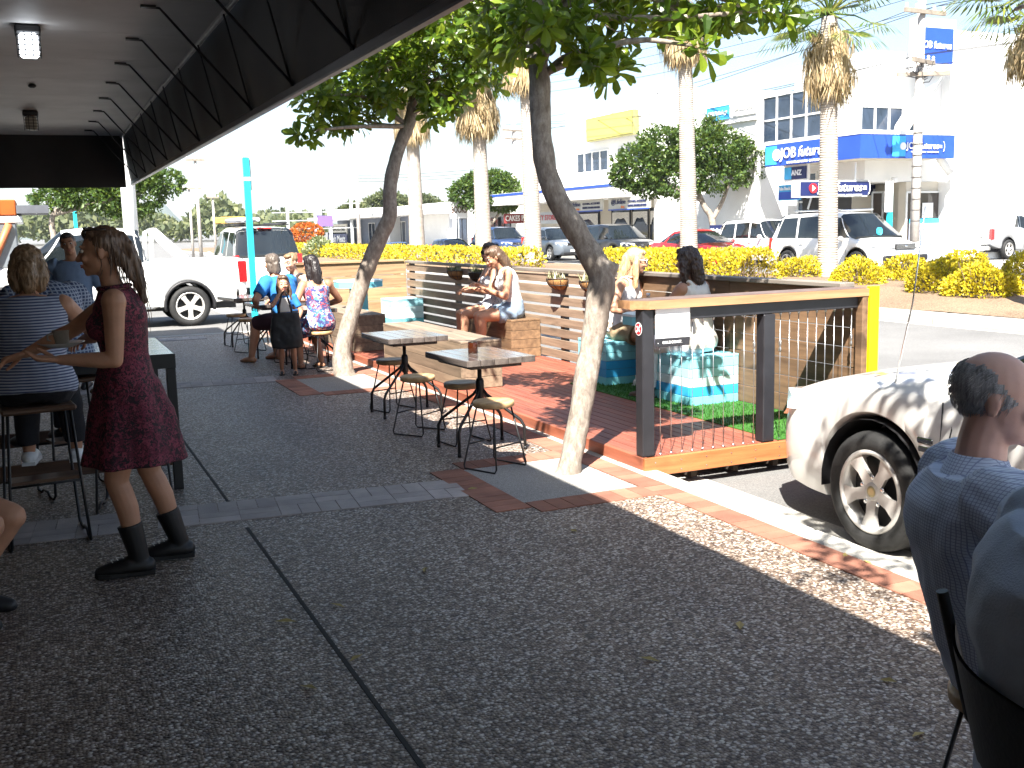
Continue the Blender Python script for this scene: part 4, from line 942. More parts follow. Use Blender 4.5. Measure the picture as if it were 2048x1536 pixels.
def P_suv(L=4.75, W=1.9, H=1.73, belt=1.08):
    f = L/2; return dict(L=L, W=W, r=.36, axf=f-.95, axr=-f+.98, clr=.24, lampz=.84, tailz=1.0, tailh=.34, body_sh=.95, mirror=(f-1.5, 1.16), seams=[f-1.35, f-2.35, -f+1.5], handles=[f-2.2, -f+1.65],
        body=[(-f, .50, 1.02, W*.43), (-f+.04, .36, 1.06, W*.46), (-f+.2, .27, belt, W*.485), (0, .25, belt, W*.5), (f-1.2, .25, belt, W*.5), (f-.7, .25, 1.03, W*.495), (f-.35, .27, .97, W*.475), (f-.14, .29, .90, W*.43), (f-.03, .36, .80, W*.37), (f, .45, .70, W*.32)],
        cab=[(-f+.06, belt+.06, W*.44, W*.43, belt-.02), (-f+.42, H-.05, W*.455, W*.38, belt), (-.2, H, W*.46, W*.39, belt), (f-1.85, H-.06, W*.46, W*.375, belt), (f-1.05, belt+.03, W*.445, W*.44, belt-.01)],
        pillars=[(-f+.22, -f+.45, .26), (-f+1.35, -f+1.3, .08), (-.02, -.08, .08), (f-1.25, f-1.8, .06)], roof=(-f+.38, f-1.84))
def P_ute(L=5.3, W=1.86, H=1.82, belt=1.14):
    f = L/2; p = P_suv(L, W, H, belt); p.update(r=.385, axf=f-.98, axr=-f+1.10, clr=.30, square=True, lampz=.92, tailz=1.0, tailh=.42, mirror=(f-1.62, 1.26), seams=[f-1.5, f-2.45, f-3.2], handles=[f-2.3, f-3.05],
        body=[(-f, .62, 1.22, W*.45), (-f+.03, .55, 1.24, W*.475), (-f+.5, .42, 1.25, W*.49), (f-3.3, .34, 1.24, W*.495), (f-3.2, .33, belt+.03, W*.495), (f-1.4, .32, belt, W*.5), (f-.7, .32, 1.10, W*.495), (f-.35, .34, 1.04, W*.47), (f-.12, .36, .96, W*.42), (f-.03, .44, .86, W*.37), (f, .5, .76, W*.32)],
        cab=[(f-3.48, belt+.06, W*.43, W*.42, belt), (f-3.38, H-.06, W*.45, W*.37, belt), (f-2.6, H, W*.455, W*.38, belt), (f-2.05, H-.05, W*.455, W*.37, belt), (f-1.25, belt+.03, W*.44, W*.43, belt-.01)],
        pillars=[(f-3.42, f-3.34, .14), (f-2.5, f-2.54, .08), (f-1.45, f-2.0, .07)], roof=(f-3.40, f-2.04)); return p
PW = paint('white', (.80, .80, .78)); PSIL = paint('silver', (.50, .51, .52), .55)
# near parked sedan
P = P_sedan(4.9, 1.86, 1.45, .95); P.update(axf=1.42, axr=-1.37, r=.32, mirror=(.42, 1.0)); P['cab'][4] = (.98, .975, 1.86*.43, 1.86*.42, .94); P['cab'][3] = (.05, 1.39, 1.86*.46, 1.86*.33, .95); P['cab'][2] = (-.6, 1.45, 1.86*.46, 1.86*.335, .95); P['roof'] = (-1.1, .08); P['pillars'] = [(-1.4, -1.0, .22), (-.42, -.5, .09), (.80, .10, .06)]; PPEARL = paint('pearl', (.76, .75, .72), .0)
v1 = car('parked_car', 'pearl white sedan parked at the kerb, its front wheel behind the seated old man', 'car', (4.765, 2.69, ROAD), PI/2, PPEARL, P, 'cars along the street', True)
MB().tube([(1.30, .86, .86), (1.315, .865, .89)], .014, 8).tube([(1.315, .865, .885), (1.20, .875, 1.32), (1.13, .885, 1.78)], [.005, .004, .003], 6).build('aerial', M_CHROME, v1)
bd = MB().b2((.99, .925, .645), (1.09, .934, .675), .006).b2((1.0, .927, .605), (1.08, .934, .632), .004)
bd.build('wing_badge', M_CHROME, v1); sm = MB().tube([(1.62, .80, .835), (1.3, .845, .868), (.9, .862, .905)], .004, 4).tube([(.90, .86, .92), (.885, .935, .70), (.89, .93, .30)], .0045, 4).tube([(.93, .934, .575), (.89, .936, .572)], .006, 4)
sm.build('bonnet_seam', M_TRIM, v1); MB().tube([(2.20, .70, .64), (1.98, .80, .59), (1.86, .835, .60)], .004, 4).build('bumper_seam', M_TRIM, v1)
# far side and side street vehicles
p = G(383, 652, ROAD); P = P_ute(5.3, 1.88, 1.90, 1.16); ux = p.x-1.55
u = car('utility_truck', 'white dual cab ute with sports bar standing across the end of the footpath', 'ute', (ux, p.y+.88, ROAD), PI, PW, P, 'cars along the street')
sb = MB()
for s in (1, -1):
    sb.tube([(-.92, s*.74, 1.22), (-.96, s*.66, 1.80), (-1.06, s*.64, 1.84)], .042, 8).tube([(-1.02, s*.65, 1.84), (-1.3, s*.74, 1.55), (-1.6, s*.80, 1.27)], .05, 8)
sb.tube([(-1.02, -.64, 1.84), (-1.02, .64, 1.84)], .038, 8).build('sports_bar', PW, u)
for a in (P['axf'], P['axr']):
    for s in (1, -1): MB().tube([(a+.455*math.cos(R(q)), s*.93, .395+.455*math.sin(R(q))) for q in range(-12, 193, 12)], .03, 6).build('wheel_flare', M_TRIM, u)
MB().tube([(-1.0, .90, .38), (1.3, .90, .38)], .03, 8).build('side_step', M_CHROME, u)
P = P_suv(4.85, 1.92, 1.90, 1.14); P['r'] = .38
w = car('parked_car', 'white four wheel drive wagon seen from behind, pipes tied on its roof', 'car', (5.55, 28+2.45, ROAD), PI/2, PW, P, 'cars along the street')
MB().tube([(-2.3, .55, 1.99), (.8, .55, 1.99)], .022, 6).tube([(-2.3, -.55, 1.99), (.8, -.55, 1.99)], .022, 6).b2((-1.8, -.72, 1.93), (-1.74, .72, 1.965)).b2((.2, -.72, 1.93), (.26, .72, 1.965)).build('roof_rack', M_TRIM, w)
MB().b2((-2.46, -.5, 1.12), (-2.44, .5, 1.16)).build('wiper', M_TRIM, w); MB().b2((-2.1, -.18, 1.845), (-2.02, .18, 1.875)).build('brake_light', M_TAIL, w)
t = thing('pipe_bundle', 'grey pipes with yellow clamps tied on the white wagon roof', 'pipes', (5.2, 30, ROAD+2.02))
for k in range(3): MB().tube([(-.25+.2*k, -1.9, .07), (-.25+.2*k, 1.9, .07)], .06, 10).build('pipe', pm('pipe_grey', (.30, .31, .34), .5), t)
[MB().b2((-.42, y_, .0), (.28, y_+.2, .19), .03).build('clamp', pm('clamp_yellow', (.50, .33, .08), .5), t) for y_ in (.6, 1.5)]
def along(px, X): d = ray(px, 470); k = X/d.x; return V((X, d.y*k, ROAD))
FC = 'cars along the street'
P = P_suv(4.85, 1.9, 1.74, 1.08); l = along(1230, 24.4); car('suv', 'black SUV facing right beyond the golden hedge', 'car', l, -PI/2, paint('black', (.012, .013, .018)), P, FC)
l = along(1108, 24.4); car('suv', 'grey SUV half hidden behind the bent tree trunk', 'car', l, -PI/2, paint('grey', (.20, .23, .27), .5), P_suv(4.4, 1.82, 1.66, 1.03), FC)
l = along(1002, 24.4); car('suv', 'dark blue SUV above the woman with round sunglasses', 'car', l, -PI/2, paint('blue', (.03, .06, .16), .3), P_suv(4.8, 1.9, 1.75, 1.08), FC)
l = along(906, 22.5); l.z = -.50; car('hatchback', 'small blue hatchback left of the dark blue SUV, only its upper half above the hedge', 'car', l, -PI/2, paint('slate', (.07, .11, .20), .3), P_suv(4.0, 1.72, 1.50, .98), FC)
l = along(692, 20.0); l.z = -.75; car('sedan', 'blue grey car roof showing over the hedge below the meats sign', 'car', l, -PI/2, paint('slate', (.07, .11, .20), .3), P_sedan(4.6, 1.8, 1.47), FC)
l = along(796, 21.0); l.z = -.65; car('sedan', 'blue car roof showing over the hedge left of the palm', 'car', l, -PI/2, paint('slate', (.07, .11, .20), .3), P_sedan(4.6, 1.8, 1.47), FC)
l = along(1400, 23.4); car('sedan', 'red sedan passing behind the palm trunk and hedge', 'car', l, -PI/2, paint('red', (.55, .02, .025)), P_sedan(4.75, 1.84, 1.45), FC)
P = P_suv(5.0, 1.98, 1.93, 1.18); P.update(r=.40, bars=4, lampz=.95)
l = along(1690, 22.6); lc = car('four_wheel_drive', 'large white four wheel drive with barred grille behind the ringed palm', 'car', l, -PI/2, PW, P, FC)
[MB().tube([(-1.6, y_, 2.0), (.5, y_, 2.0)], .025, 6).build('roof_rail', M_CHROME, lc) for y_ in (.62, -.62)]
MB().b2((2.44, -.82, .50), (2.56, .82, .68), .04).build('bumper_bar', M_TRIM, lc); MB().box((1.45, .0, 1.35), (.03, .16, .22), 0, .05).build('blue_ornament', pm('toy_blue', (.05, .5, .65), .6), lc)
P = P_suv(4.6, 1.85, 1.78, 1.1); l = along(1535, 25.6); car('van', 'white wagon partly hidden behind the tail of the large white four wheel drive', 'car', l, -PI/2, PW, P, FC)
P = P_ute(5.3, 1.88, 1.82, 1.16); P['bump'] = M_CHROME; l = V((36.4, 31.2, ROAD))
pk = car('pickup', 'silver pickup at the right edge seen from behind, lettering on its tailgate', 'ute', l, R(8), PSIL, P, FC)
MB().b2((-2.66, -.60, .80), (-2.645, .60, 1.16), .01).build('tailgate', PSIL, pk); text('lettering', 'RANGER', .15, M_TRIM, pk, (-2.662, 0, .865), (0, -1, 0), (0, 0, 1), .006, width=1.05)
MB().ell((-2.665, 0, 1.06), (.012, .12, .05)).build('emblem', M_CHROME, pk)
# far left: a white bus-like truck with an orange and yellow sign band, and a pale car behind the walking man
d0 = PD(20, 470, 21); t = thing('delivery_truck', 'white truck with an orange and yellow band at the far left, beyond the seated people', 'truck', (d0.x-2.85, d0.y+.2, ROAD))
MB().b2((-4, 0, .35), (3.0, 2.3, 1.15), .06).build('lower_body', PW, t); MB().b2((-4, .03, 1.152), (2.98, 2.27, 2.05), .03).build('side_glass', glass('bus_glass', (.16, .18, .20), .08), t)
MB().b2((-4, 0, 2.052), (3.1, 2.3, 2.20), .02).build('white_rail', PW, t); MB().b2((-4, -.02, 2.202), (3.0, 2.3, 2.52), .02).build('sign_band', pm('band_orange', (.42, .09, .008), .5, .3, .7), t)
MB().b2((-4, -.035, 2.24), (2.7, -.0225, 2.48)).build('yellow_stripe', pm('band_yellow', (.55, .30, .015), .5, .1, 3), t)
MB().tube([(2.45, -.03, 1.16), (2.85, -.03, 2.04)], .07, 6).build('orange_pillar', pm('pillar_orange', (.55, .16, .06), .5), t); MB().b2((3.002, -.1, 2.24), (3.6, 1.9, 2.40)).build('grey_visor', pm('visor', (.10, .105, .12), .5), t)
for x in (-2.6, 1.9): wheel(t, (x, .13, .45), .45, .26, -1)
d0 = PD(140, 470, 31); car('sedan', 'pale car waiting behind the walking man in the blue shirt', 'car', (d0.x, d0.y, ROAD), R(-60), PSIL, P_sedan(), FC)
# ================================================================ POLES, SIGNS, BUILDINGS
M_TEALP = pm('pole_teal', (.02, .50, .66), .4, .06, 4); M_STEEL = pm('galv_steel', (.52, .54, .55), .45, .12, 6, metal=.3); M_TIMB = pm('pole_timber', (.50, .46, .42), .85, .25, 3, .3, 20)
p = G(527, 650, 0); t = thing('sign_pole', 'tall square teal pole rising above the white ute', 'pole', (3.30, 18.1, ROAD))
MB().b2((-.05, -.05, 0), (.05, .05, 2.98), .01).build('post', M_TEALP, t); MB().b2((-.054, -.054, 2.60), (.054, .054, 2.66)).b2((-.056, -.056, 2.985), (.056, .056, 3.01)).build('white_band', M_WHITE, t)
MB().b2((.068, -.2, 2.45), (.076, .2, 2.95), .004).build('sign_plate', pm('plate_grey', (.5, .5, .48), .5), t)
for px, D, lab in ((153, 45, 'distant teal pole under the green tree at the left'), (1778, 36.5, 'short teal post with a blank white plate in front of the corner shop')):
    b = PD(px, 470, D); b.z = ROAD
    t = thing('sign_pole', lab, 'pole', b); H = 4.6 if px < 1000 else 2.7
    MB().b2((-.07, -.07, 0), (.07, .07, H)).build('post', M_TEALP, t)
    if px > 1000: MB().box((-.09, -.04, 2.45), (.28, .03, 1.05), R(-24), .01).build('sign_plate', M_WHITE, t)
def power_pole(label, px, D, H, w, arms, grp='power poles along the far footpath'):
    b = PD(px, 470, D); b.z = ROAD; t = thing('power_pole', label, 'pole', b, R(0), grp)
    MB().tube([(0, 0, 0), (.02*w, 0, H*.5), (0, 0, H)], [w, w*.88, w*.72], 12).build('shaft', M_TIMB, t)
    for z, L, a in arms:
        m = M.Rotation(R(a), 3, 'Z'); MB().box((0, -.16, z), (L, .10, .13), R(a)).build('cross_arm', pm('arm_timber', (.25, .21, .17), .8, .3, 4), t)
        for k in (-.46, -.22, .22, .46): MB().lathe([(.045, .06), (.06, .10), (.03, .14), (.055, .18), (.02, .22)], m @ V((L*k, 0, 0))+V((0, -.16, z)), 8).build('insulator', M_WHITE, t)
    return t
pw = power_pole('pale power pole with tangled cross arms before the blue corner shop', 1829, 35.2, 9.0, .17, [(6.75, 1.5, 20), (6.35, 1.7, -28), (8.3, 1.9, 5)])
cab = MB(); random.seed(21)
for k in range(14):
    a = V((rnd(-.7, .7), rnd(-.3, .1), rnd(6.2, 6.9))); b = V((rnd(-.5, .5), rnd(-.3, .1), rnd(5.9, 6.8))); cab.tube([a, (a+b)/2+V((0, 0, -rnd(.05, .3))), b], .014, 4, cap=False)
cab.build('drop_cables', M_TRIM, pw)
pu = MB()
for k in range(9): pu.lathe([(.18, 1.6+.36*k), (.18, 1.61+.36*k)], n=12)
pu.build('steel_bands', M_TRIM, pw)
power_pole('pale power pole between the palm trunks', 1032, 78, 9.2, .22, [(8.7, 2.4, 20), (8.1, 2.0, 20)])
power_pole('thin power pole in front of the meats shop', 718, 100, 12.5, .2, [(12, 2.2, 10)])
power_pole('distant pale pole left of the teal pole', 400, 70, 7.0, .13, [(6.6, 1.2, 0)])
power_pole('distant pale pole beside the first, shorter', 384, 80, 5.6, .11, [(5.2, 1.8, 0)])
power_pole('far pole above the white wagon roof', 430, 95, 5.4, .12, [(5.0, 1.0, 0)])
# overhead lines
wl = MB()
def wire(a, b, sag, r=.012):
    a, b = V(a), V(b); wl.tube([a+(b-a)*(k/14)-V((0, 0, sag*4*(k/14)*(1-k/14))) for k in range(15)], r, 4, cap=False)
q1 = PD(1829, 470, 35.2); q2 = PD(1032, 470, 78)
for dx, z1, z2 in ((-.6, 6.4, 9.0), (-.2, 6.8, 8.6), (.3, 6.9, 9.1), (.6, 8.4, 9.3), (0, 8.4, 8.2)): wire((q1.x+dx, q1.y, z1), (q2.x+dx, q2.y, z2), .5); wire((q1.x+dx, q1.y, z1), (q1.x+14+dx, q1.y-40, z1+1.5), .5)
for dz in (0, .5, .9, 1.3): wire((28.0, 60, 9.6+dz), (28.2, 26, 8.6+dz), .4, .010)
q3 = PD(718, 470, 100)
for dz in (0, .3, .6): wire((q3.x, q3.y, 6.2+dz), (q3.x+10, q3.y-12, 6.3+dz), .2, .02)
tag(wl.build('overhead_wires', M_TRIM), 'thin dark overhead wires strung between the power poles', 'wires')
# ---------------------------------------------------------------- buildings
def stucco(name, c): return pm(name, c, .8, .07, .6, .1, 30)
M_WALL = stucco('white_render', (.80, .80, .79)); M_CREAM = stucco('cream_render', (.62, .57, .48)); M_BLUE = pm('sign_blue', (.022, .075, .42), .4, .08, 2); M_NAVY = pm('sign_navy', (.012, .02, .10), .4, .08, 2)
M_LBLUE = pm('sign_light_blue', (.05, .40, .72), .4, .3, 1.4); M_WIN = glass('window_glass', (.03, .045, .075), .06); M_DARKPNL = pm('panel_dark', (.04, .035, .032), .7, .4, 1)  # near-black tone of the shopfront and door panels
M_ORANGE = pm('sign_orange', (.80, .22, .05), .5); M_DKRED = pm('sign_dark_red', (.20, .03, .03), .5); M_GREYS = pm('sign_grey', (.50, .50, .47), .5, .1, 2)
uy, ux_ = V((0, -1, 0)), V((1, 0, 0)); uz = V((0, 0, 1))            # reading direction on faces toward the street / toward the camera
def win(t, o, c, w, h, axis, nx=1, nz=1, mat=None, fr=None, parent_name='window'):
    """window recessed frame + panes on a face; axis 'y' faces -X, axis 'x' faces -Y"""
    c = V(c)-o; A = uy if axis == 'y' else ux_; N = V((-1, 0, 0)) if axis == 'y' else V((0, -1, 0))
    f = MB().prism([(-w/2, -h/2), (w/2, -h/2), (w/2, h/2), (-w/2, h/2)], .0, .012, (c, A, uz, N)).build('window', mat or M_WIN, t); b = MB()
    for i in range(nx+1): x = -w/2+w*i/nx; b.prism([(x-.035, -h/2), (x+.035, -h/2), (x+.035, h/2), (x-.035, h/2)], .013, .06, (c, A, uz, N))
    for i in range(nz+1): z = -h/2+h*i/nz; b.prism([(-w/2, z-.035), (w/2, z-.035), (w/2, z+.035), (-w/2, z+.035)], .013, .052, (c, A, uz, N))
    b.build('frame', fr or M_WHITEP, f)
def board(t, o, c, w, h, axis, mat, th=.08, name='sign_board'):
    c = V(c)-o; A = uy if axis == 'y' else ux_; N = V((-1, 0, 0)) if axis == 'y' else V((0, -1, 0))
    return MB().prism([(-w/2, -h/2), (w/2, -h/2), (w/2, h/2), (-w/2, h/2)], 0, th, (c, A, uz, N)).build(name, mat, t)
def word(par, o, c, body, size, axis, mat, th=.09, **k):
    A = uy if axis == 'y' else ux_; N = V((-1, 0, 0)) if axis == 'y' else V((0, -1, 0)); return text('lettering', body, size, mat, par, V(c)-o+N*th, A, uz, .02, **k)
BX = 28.2
c1 = PX(1720, 318, BX-1.4); cY = c1.y+1.3                                   # corner of the blue signed shop
e1 = PX(1530, 330, BX-1.4)
o = V((BX, cY, 0)); t = thing('corner_building', 'white two storey corner building with blue wrap around signs and tall gridded window', 'building', o)
r1 = PY(1888, 318, cY-1.3); RW = r1.x-BX; LY = e1.y-cY; ztop = PX(1700, 150, BX).z
fz0, fz1 = PX(1716, 316, BX-1.4).z, PX(1716, 268, BX-1.4).z
print('corner', cY, RW, LY, fz0, fz1, ztop)
MB().b2((.25, .25, 2.95), (40, LY+.3, ztop+.8)).build('upper_wall', M_WALL, t)
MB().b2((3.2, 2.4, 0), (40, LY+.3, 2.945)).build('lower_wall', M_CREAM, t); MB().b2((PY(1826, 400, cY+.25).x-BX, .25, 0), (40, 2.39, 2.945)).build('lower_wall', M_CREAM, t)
MB().b2((PY(1899, 400, cY-.35).x-BX, -.35, -.1), (38, .245, ztop+1.6)).build('side_wall', M_WALL, t)
MB().b2((-1.4, -1.3, fz0), (-1.2, LY, fz1)).b2((-1.2, -1.3, fz0), (RW+.5, -1.1, fz1)).build('fascia', M_BLUE, t)
MB().b2((-1.42, -1.32, fz1), (RW+.5, LY, fz1+.14)).build('canopy_roof', M_WALL, t); MB().b2((-1.19, -1.09, fz0+.02), (RW+.5, LY, fz0+.10)).build('canopy_soffit', M_CREAM, t)
# upper windows: curtain grid on the left, strip windows round the corner
wl0, wl1 = PX(1527, 240, BX+.25), PX(1645, 240, BX+.25); zt_, zb_ = PX(1590, 184, BX+.25).z, PX(1590, 282, BX+.25).z
win(t, o, (BX+.249, (wl0.y+wl1.y)/2, (zt_+zb_)/2), wl0.y-wl1.y, zt_-zb_, 'y', 4, 2)
wr0 = PY(1716, 230, cY+.25); wr1 = PY(1828, 230, cY+.25); win(t, o, ((wr0.x+wr1.x)/2+.1, cY+.249, (PY(1770, 212, cY).z+PY(1770, 262, cY).z)/2), wr1.x-wr0.x, PY(1770, 212, cY).z-PY(1770, 262, cY).z, 'x', 4, 1)
for pts in (((1640, 280), (1660, 262), (1725, 130), (1680, 150)),): pass
MB().tube([V(PY(1800, 262, cY-.2))-o, V(PY(1880, 140, cY-.2))-o], .32, 4).build('slanted_fin', M_WALL, t); MB().tube([V(PY(1868, 300, cY-.6))-o, V(PY(1900, 345, cY-.6))-o], .2, 4).build('slanted_fin', M_WALL, t)
win(t, o, (BX+.249, e1.y-.62, 1.75), 1.1, 3.4, 'y', 1, 3); win(t, o, (BX+.249, e1.y-1.9, 2.35), 1.25, 1.1, 'y', 1, 2)
# shopfront glazing under the canopy
_a, _b = PY(1742, 430, cY+1.4).x, PY(1826, 430, cY+1.4).x; win(t, o, ((_a+_b)/2, cY+1.4, 1.32), _b-_a, 2.55, 'x', 4, 1, glass('shop_pane', (.055, .045, .04), .06), M_STEEL); board(t, o, (BX+.02, cY+1.6, 1.5), 1.9, 2.6, 'y', M_DARKPNL, .03, 'dark_panel');  win(t, o, (BX+3.0, cY+1.3, 1.2), .1, .1, 'x')
rw_ = (PY(1830, 400, cY).x+PY(1888, 400, cY).x)/2; win(t, o, (rw_, cY+.20, 1.25), 2.0, 2.6, 'x', 1, 1, glass('shop_pane', (.055, .045, .04), .06))
MB().b2((RW-1.7, -.02, -.1), (RW+.6, .2, .1)).build('plinth', M_WALL, t)
MB().b2((RW-.3, .22, 0), (RW-.005, .6, 2.94)).build('pier', M_CREAM, t); MB().b2((.6, 2.0, 0), (1.2, 2.36, 2.94)).build('pier', M_CREAM, t)
pb = board(t, o, (rw_, cY+.13, .62), 1.75, 1.5, 'x', pm('poster_grey', (.40, .44, .55), .5, .15, 1.2), .012, 'window_poster')
board(t, o, (rw_, cY+.125, 1.45), 1.75, .17, 'x', M_LBLUE, .012, 'poster_header'); board(t, o, (rw_+.02, cY+.12, 1.86), .55, .55, 'x', M_WHITE, .02, 'white_notice')
po = V((rw_, cY+.115, .75))-o                                       # portrait on the poster: hair and face shapes
hr = MB(); hr.prism([(.03+.42*math.cos(R(a))*(1 if a < 180 else .8), .1+.5*math.sin(R(a))) for a in range(0, 360, 15)], .0, .004, (po, ux_, uz, (0, -1, 0))); hr.build('poster_hair', pm('poster_hair', (.22, .25, .36), .6), pb)
hr = MB(); hr.prism([(.02+.24*math.cos(R(a)), .02+.36*math.sin(R(a))) for a in range(0, 360, 15)], .005, .008, (po, ux_, uz, (0, -1, 0))); hr.build('poster_face', pm('poster_face', (.52, .55, .62), .6), pb)
# fascia signs
def job(par, c, axis, k, navy=False, disc=None):
    A = uy if axis == 'y' else ux_; N = V((-1, 0, 0)) if axis == 'y' else V((0, -1, 0)); c = V(c)-o
    d = MB().prism([(-1.52*k+.21*k*math.cos(R(a)), .20*k*math.sin(R(a))) for a in range(0, 360, 15)], .0, .03, (c+N*.0, A, uz, N)).build('logo_disc', M_WHITE if disc is None else disc, t)
    if disc is not None: MB().prism([(-1.58*k, -.13*k), (-1.41*k, 0), (-1.58*k, .13*k)], .031, .035, (c, A, uz, N)).build('logo_arrow', M_WHITE, d)
    text('lettering', 'JOB', .50*k, M_WHITE, par, c+A*(-.88*k)+N*.02+uz*.02*k, A, uz, .02, bold=.012); text('lettering', 'futures', .50*k, M_WHITE, par, c+A*(.33*k)+N*.02+uz*.02*k, A, uz, .02, shear=.25, bold=.012)
    text('lettering', 'NATIONAL COVERAGE · LOCAL EXPERTISE', .11*k, M_WHITE, par, c+A*(.05*k)+N*.02-uz*.30*k, A, uz, .02, width=2.0*k, bold=.01)
    e = MB()
    for z in (.06, .0, -.06): e.b2((0, 0, 0), (0, 0, 0)) if 0 else e.prism([(1.12*k, (z-.02)*k), (1.30*k, (z-.02)*k), (1.30*k, (z+.02)*k), (1.12*k, (z+.02)*k)], .02, .03, (c, A, uz, N))
    arc = [(1.36+.12*math.cos(R(a)), .28*math.sin(R(a))) for a in range(-80, 81, 16)]
    e.tube([c+A*(x*k)+uz*(z*k)+N*.03 for x, z in arc], .018*k, 5); e.build('logo_arc', M_WHITE, d)
fc = (fz0+fz1)/2
fa = board(t, o, (BX-1.402, cY+LY*.50-.2, fc), 3.9, (fz1-fz0)*.98, 'y', M_BLUE, .02, 'sign_face'); job(fa, (BX-1.43, cY+LY*.5-.45, fc), 'y', 1.12)
board(t, o, (BX-1.425, cY+LY*.90, fc), LY*.17, (fz1-fz0)*.86, 'y', M_LBLUE, .01, 'sign_picture')
fb = board(t, o, (BX+RW*.52, cY-1.302, fc), RW*.95, (fz1-fz0)*.98, 'x', M_BLUE, .02, 'sign_face'); job(fb, (BX+RW*.60, cY-1.33, fc), 'x', RW/3.9)
board(t, o, (BX+RW*.14, cY-1.325, fc), RW*.24, (fz1-fz0)*.86, 'x', M_LBLUE, .01, 'sign_picture')
# hanging signs under the canopy and window lettering
hs = PY(1668, 365, cY-.6); hb = MB().b2(V((hs.x-1.9, cY-.72, 2.38))-o, V((hs.x+1.45, cY-.6, 2.98))-o).build('hanging_sign', M_GREYS, t)
nv = board(t, o, (hs.x-.05, cY-.722, 2.68), 3.1, .48, 'x', M_NAVY, .01, 'hanging_face'); job(nv, (hs.x+.25, cY-.735, 2.70), 'x', .86, True, M_RED)
[MB().b2((hs.x+x_-BX, -.68, 2.98), (hs.x+x_+.05-BX, -.63, 3.6)).build('hanger', M_WHITEP, t) for x_ in (-.6, .9)]
nb = board(t, o, (BX+2.4, cY+2.30, 2.72), 3.6, .42, 'x', M_NAVY, .03, 'door_sign'); word(nb, o, (BX+2.0, cY+2.26, 2.74), 'futures', .26, 'x', M_WHITE, .01, shear=.25, bold=.01); word(nb, o, (BX+3.3, cY+2.26, 2.72), 'NATIONAL COVERAGE · LOCAL EXPERTISE', .11, 'x', M_WHITE, .01, width=1.5)
az = PX(1592, 346, BX-1.0); sb_ = board(t, o, (BX-1.0, az.y, az.z), 1.25, .48, 'y', M_NAVY, .05, 'bank_sign'); board(t, o, (BX-1.052, az.y+.42, az.z), .42, .46, 'y', M_LBLUE, .01, 'bank_sign_end'); word(sb_, o, (BX-1.06, az.y-.12, az.z), 'ANZ', .28, 'y', M_WHITE, .01, bold=.03)
MB().b2(V((BX-.99, az.y-.66, az.z-.32))-o, V((BX-.86, az.y+.74, az.z+.32))-o).build('bank_sign_case', M_WHITE, t)
ps = PX(1580, 385, BX-.4); sg = board(t, o, (BX-.4, ps.y, ps.z), 1.35, .62, 'y', M_LBLUE, .05); board(t, o, (BX-.452, ps.y, ps.z-.12), 1.3, .3, 'y', M_BLUE, .008, 'sign_strip'); word(sg, o, (BX-.452, ps.y, ps.z+.16), 'Palm Beach Surgery', .19, 'y', M_WHITE, .012, width=1.2, bold=.02)
n7 = PX(1628, 385, BX+.2); d7 = board(t, o, (BX+.2, n7.y-.1, 1.9), 1.5, 1.5, 'y', M_DARKPNL, .03, 'dark_panel'); word(d7, o, (BX+.17, n7.y+.2, 2.25), '7', .75, 'y', M_WHITE, .012, bold=.02)
dp = board(t, o, (BX+.6, cY+1.8, 1.8), .1, .1, 'x', M_DARKPNL, .03, 'door_panel')
# roof sign
rs_ = PY(1868, 92, cY-.6); rb = MB().b2(V((rs_.x-1.0, cY-.7, rs_.z-1.0))-o, V((rs_.x+.95, cY-.4, rs_.z+.95))-o).build('roof_sign', M_WALL, t); rf = board(t, o, (rs_.x-.02, cY-.702, rs_.z), 1.7, 1.25, 'x', M_BLUE, .02, 'roof_sign_face')
word(rf, o, (rs_.x-.02, cY-.73, rs_.z), 'JOB futures', .36, 'x', M_WHITE, .01, shear=.12, bold=.015, width=1.5); MB().b2((rs_.x-.5-BX, -.65, ztop), (rs_.x-.4-BX, -.45, rs_.z-1.0)).build('roof_sign_leg', M_STEEL, t); MB().b2((rs_.x+.4-BX, -.65, ztop), (rs_.x+.5-BX, -.45, rs_.z-1.0)).build('roof_sign_leg', M_STEEL, t)
MB().box((rw_-1.9-BX, -.1, 3.0), (.22, .2, .2), 0, .03).build('camera_housing', M_WHITE, t)
# ---- plain white block with the pathology sign
BX2 = 29.4; a = PX(1523, 300, BX2); b = PX(1330, 300, BX2); o2 = V((BX2, a.y, 0)); t2 = thing('pathology_building', 'plain white building left of the corner shop with small blue sign high on its wall', 'building', o2)
MB().b2((0, .3, -.1), (14, b.y-a.y, PX(1470, 212, BX2).z)).build('wall', M_WALL, t2); MB().b2((-.12, .3, PX(1470, 246, BX2).z), (-.002, 3.6, PX(1470, 214, BX2).z)).build('parapet_band', M_WALL, t2)
s1 = PX(1437, 227, BX2-.12); q = board(t2, o2, (BX2-.122, s1.y, s1.z), 1.75, .62, 'y', M_LBLUE, .05); word(q, o2, (BX2-.172, s1.y, s1.z), 'QML Pathology', .26, 'y', M_WHITE, .012, width=1.5, bold=.02)
s2 = PX(1490, 216, BX2-.12); q = board(t2, o2, (BX2-.122, s2.y, s2.z), 1.7, .62, 'y', M_WHITE, .05); word(q, o2, (BX2-.172, s2.y, s2.z), 'Palm Beach Surgery', .22, 'y', M_GREYS, .012, width=1.5)
s3 = PX(1445, 470, 26.0); g = thing('street_sign', 'low navy board standing on the far footpath beside the white wagon', 'sign', (26.0, s3.y, 0)); q = board(g, V((26.0, s3.y, 0)), (26.0, s3.y, 1.05), 1.7, .85, 'y', M_NAVY, .05); word(q, V((26.0, s3.y, 0)), (26.0, s3.y, 1.25), 'Palm Beach Surgery', .24, 'y', M_WHITE, .056, width=1.5, bold=.02)
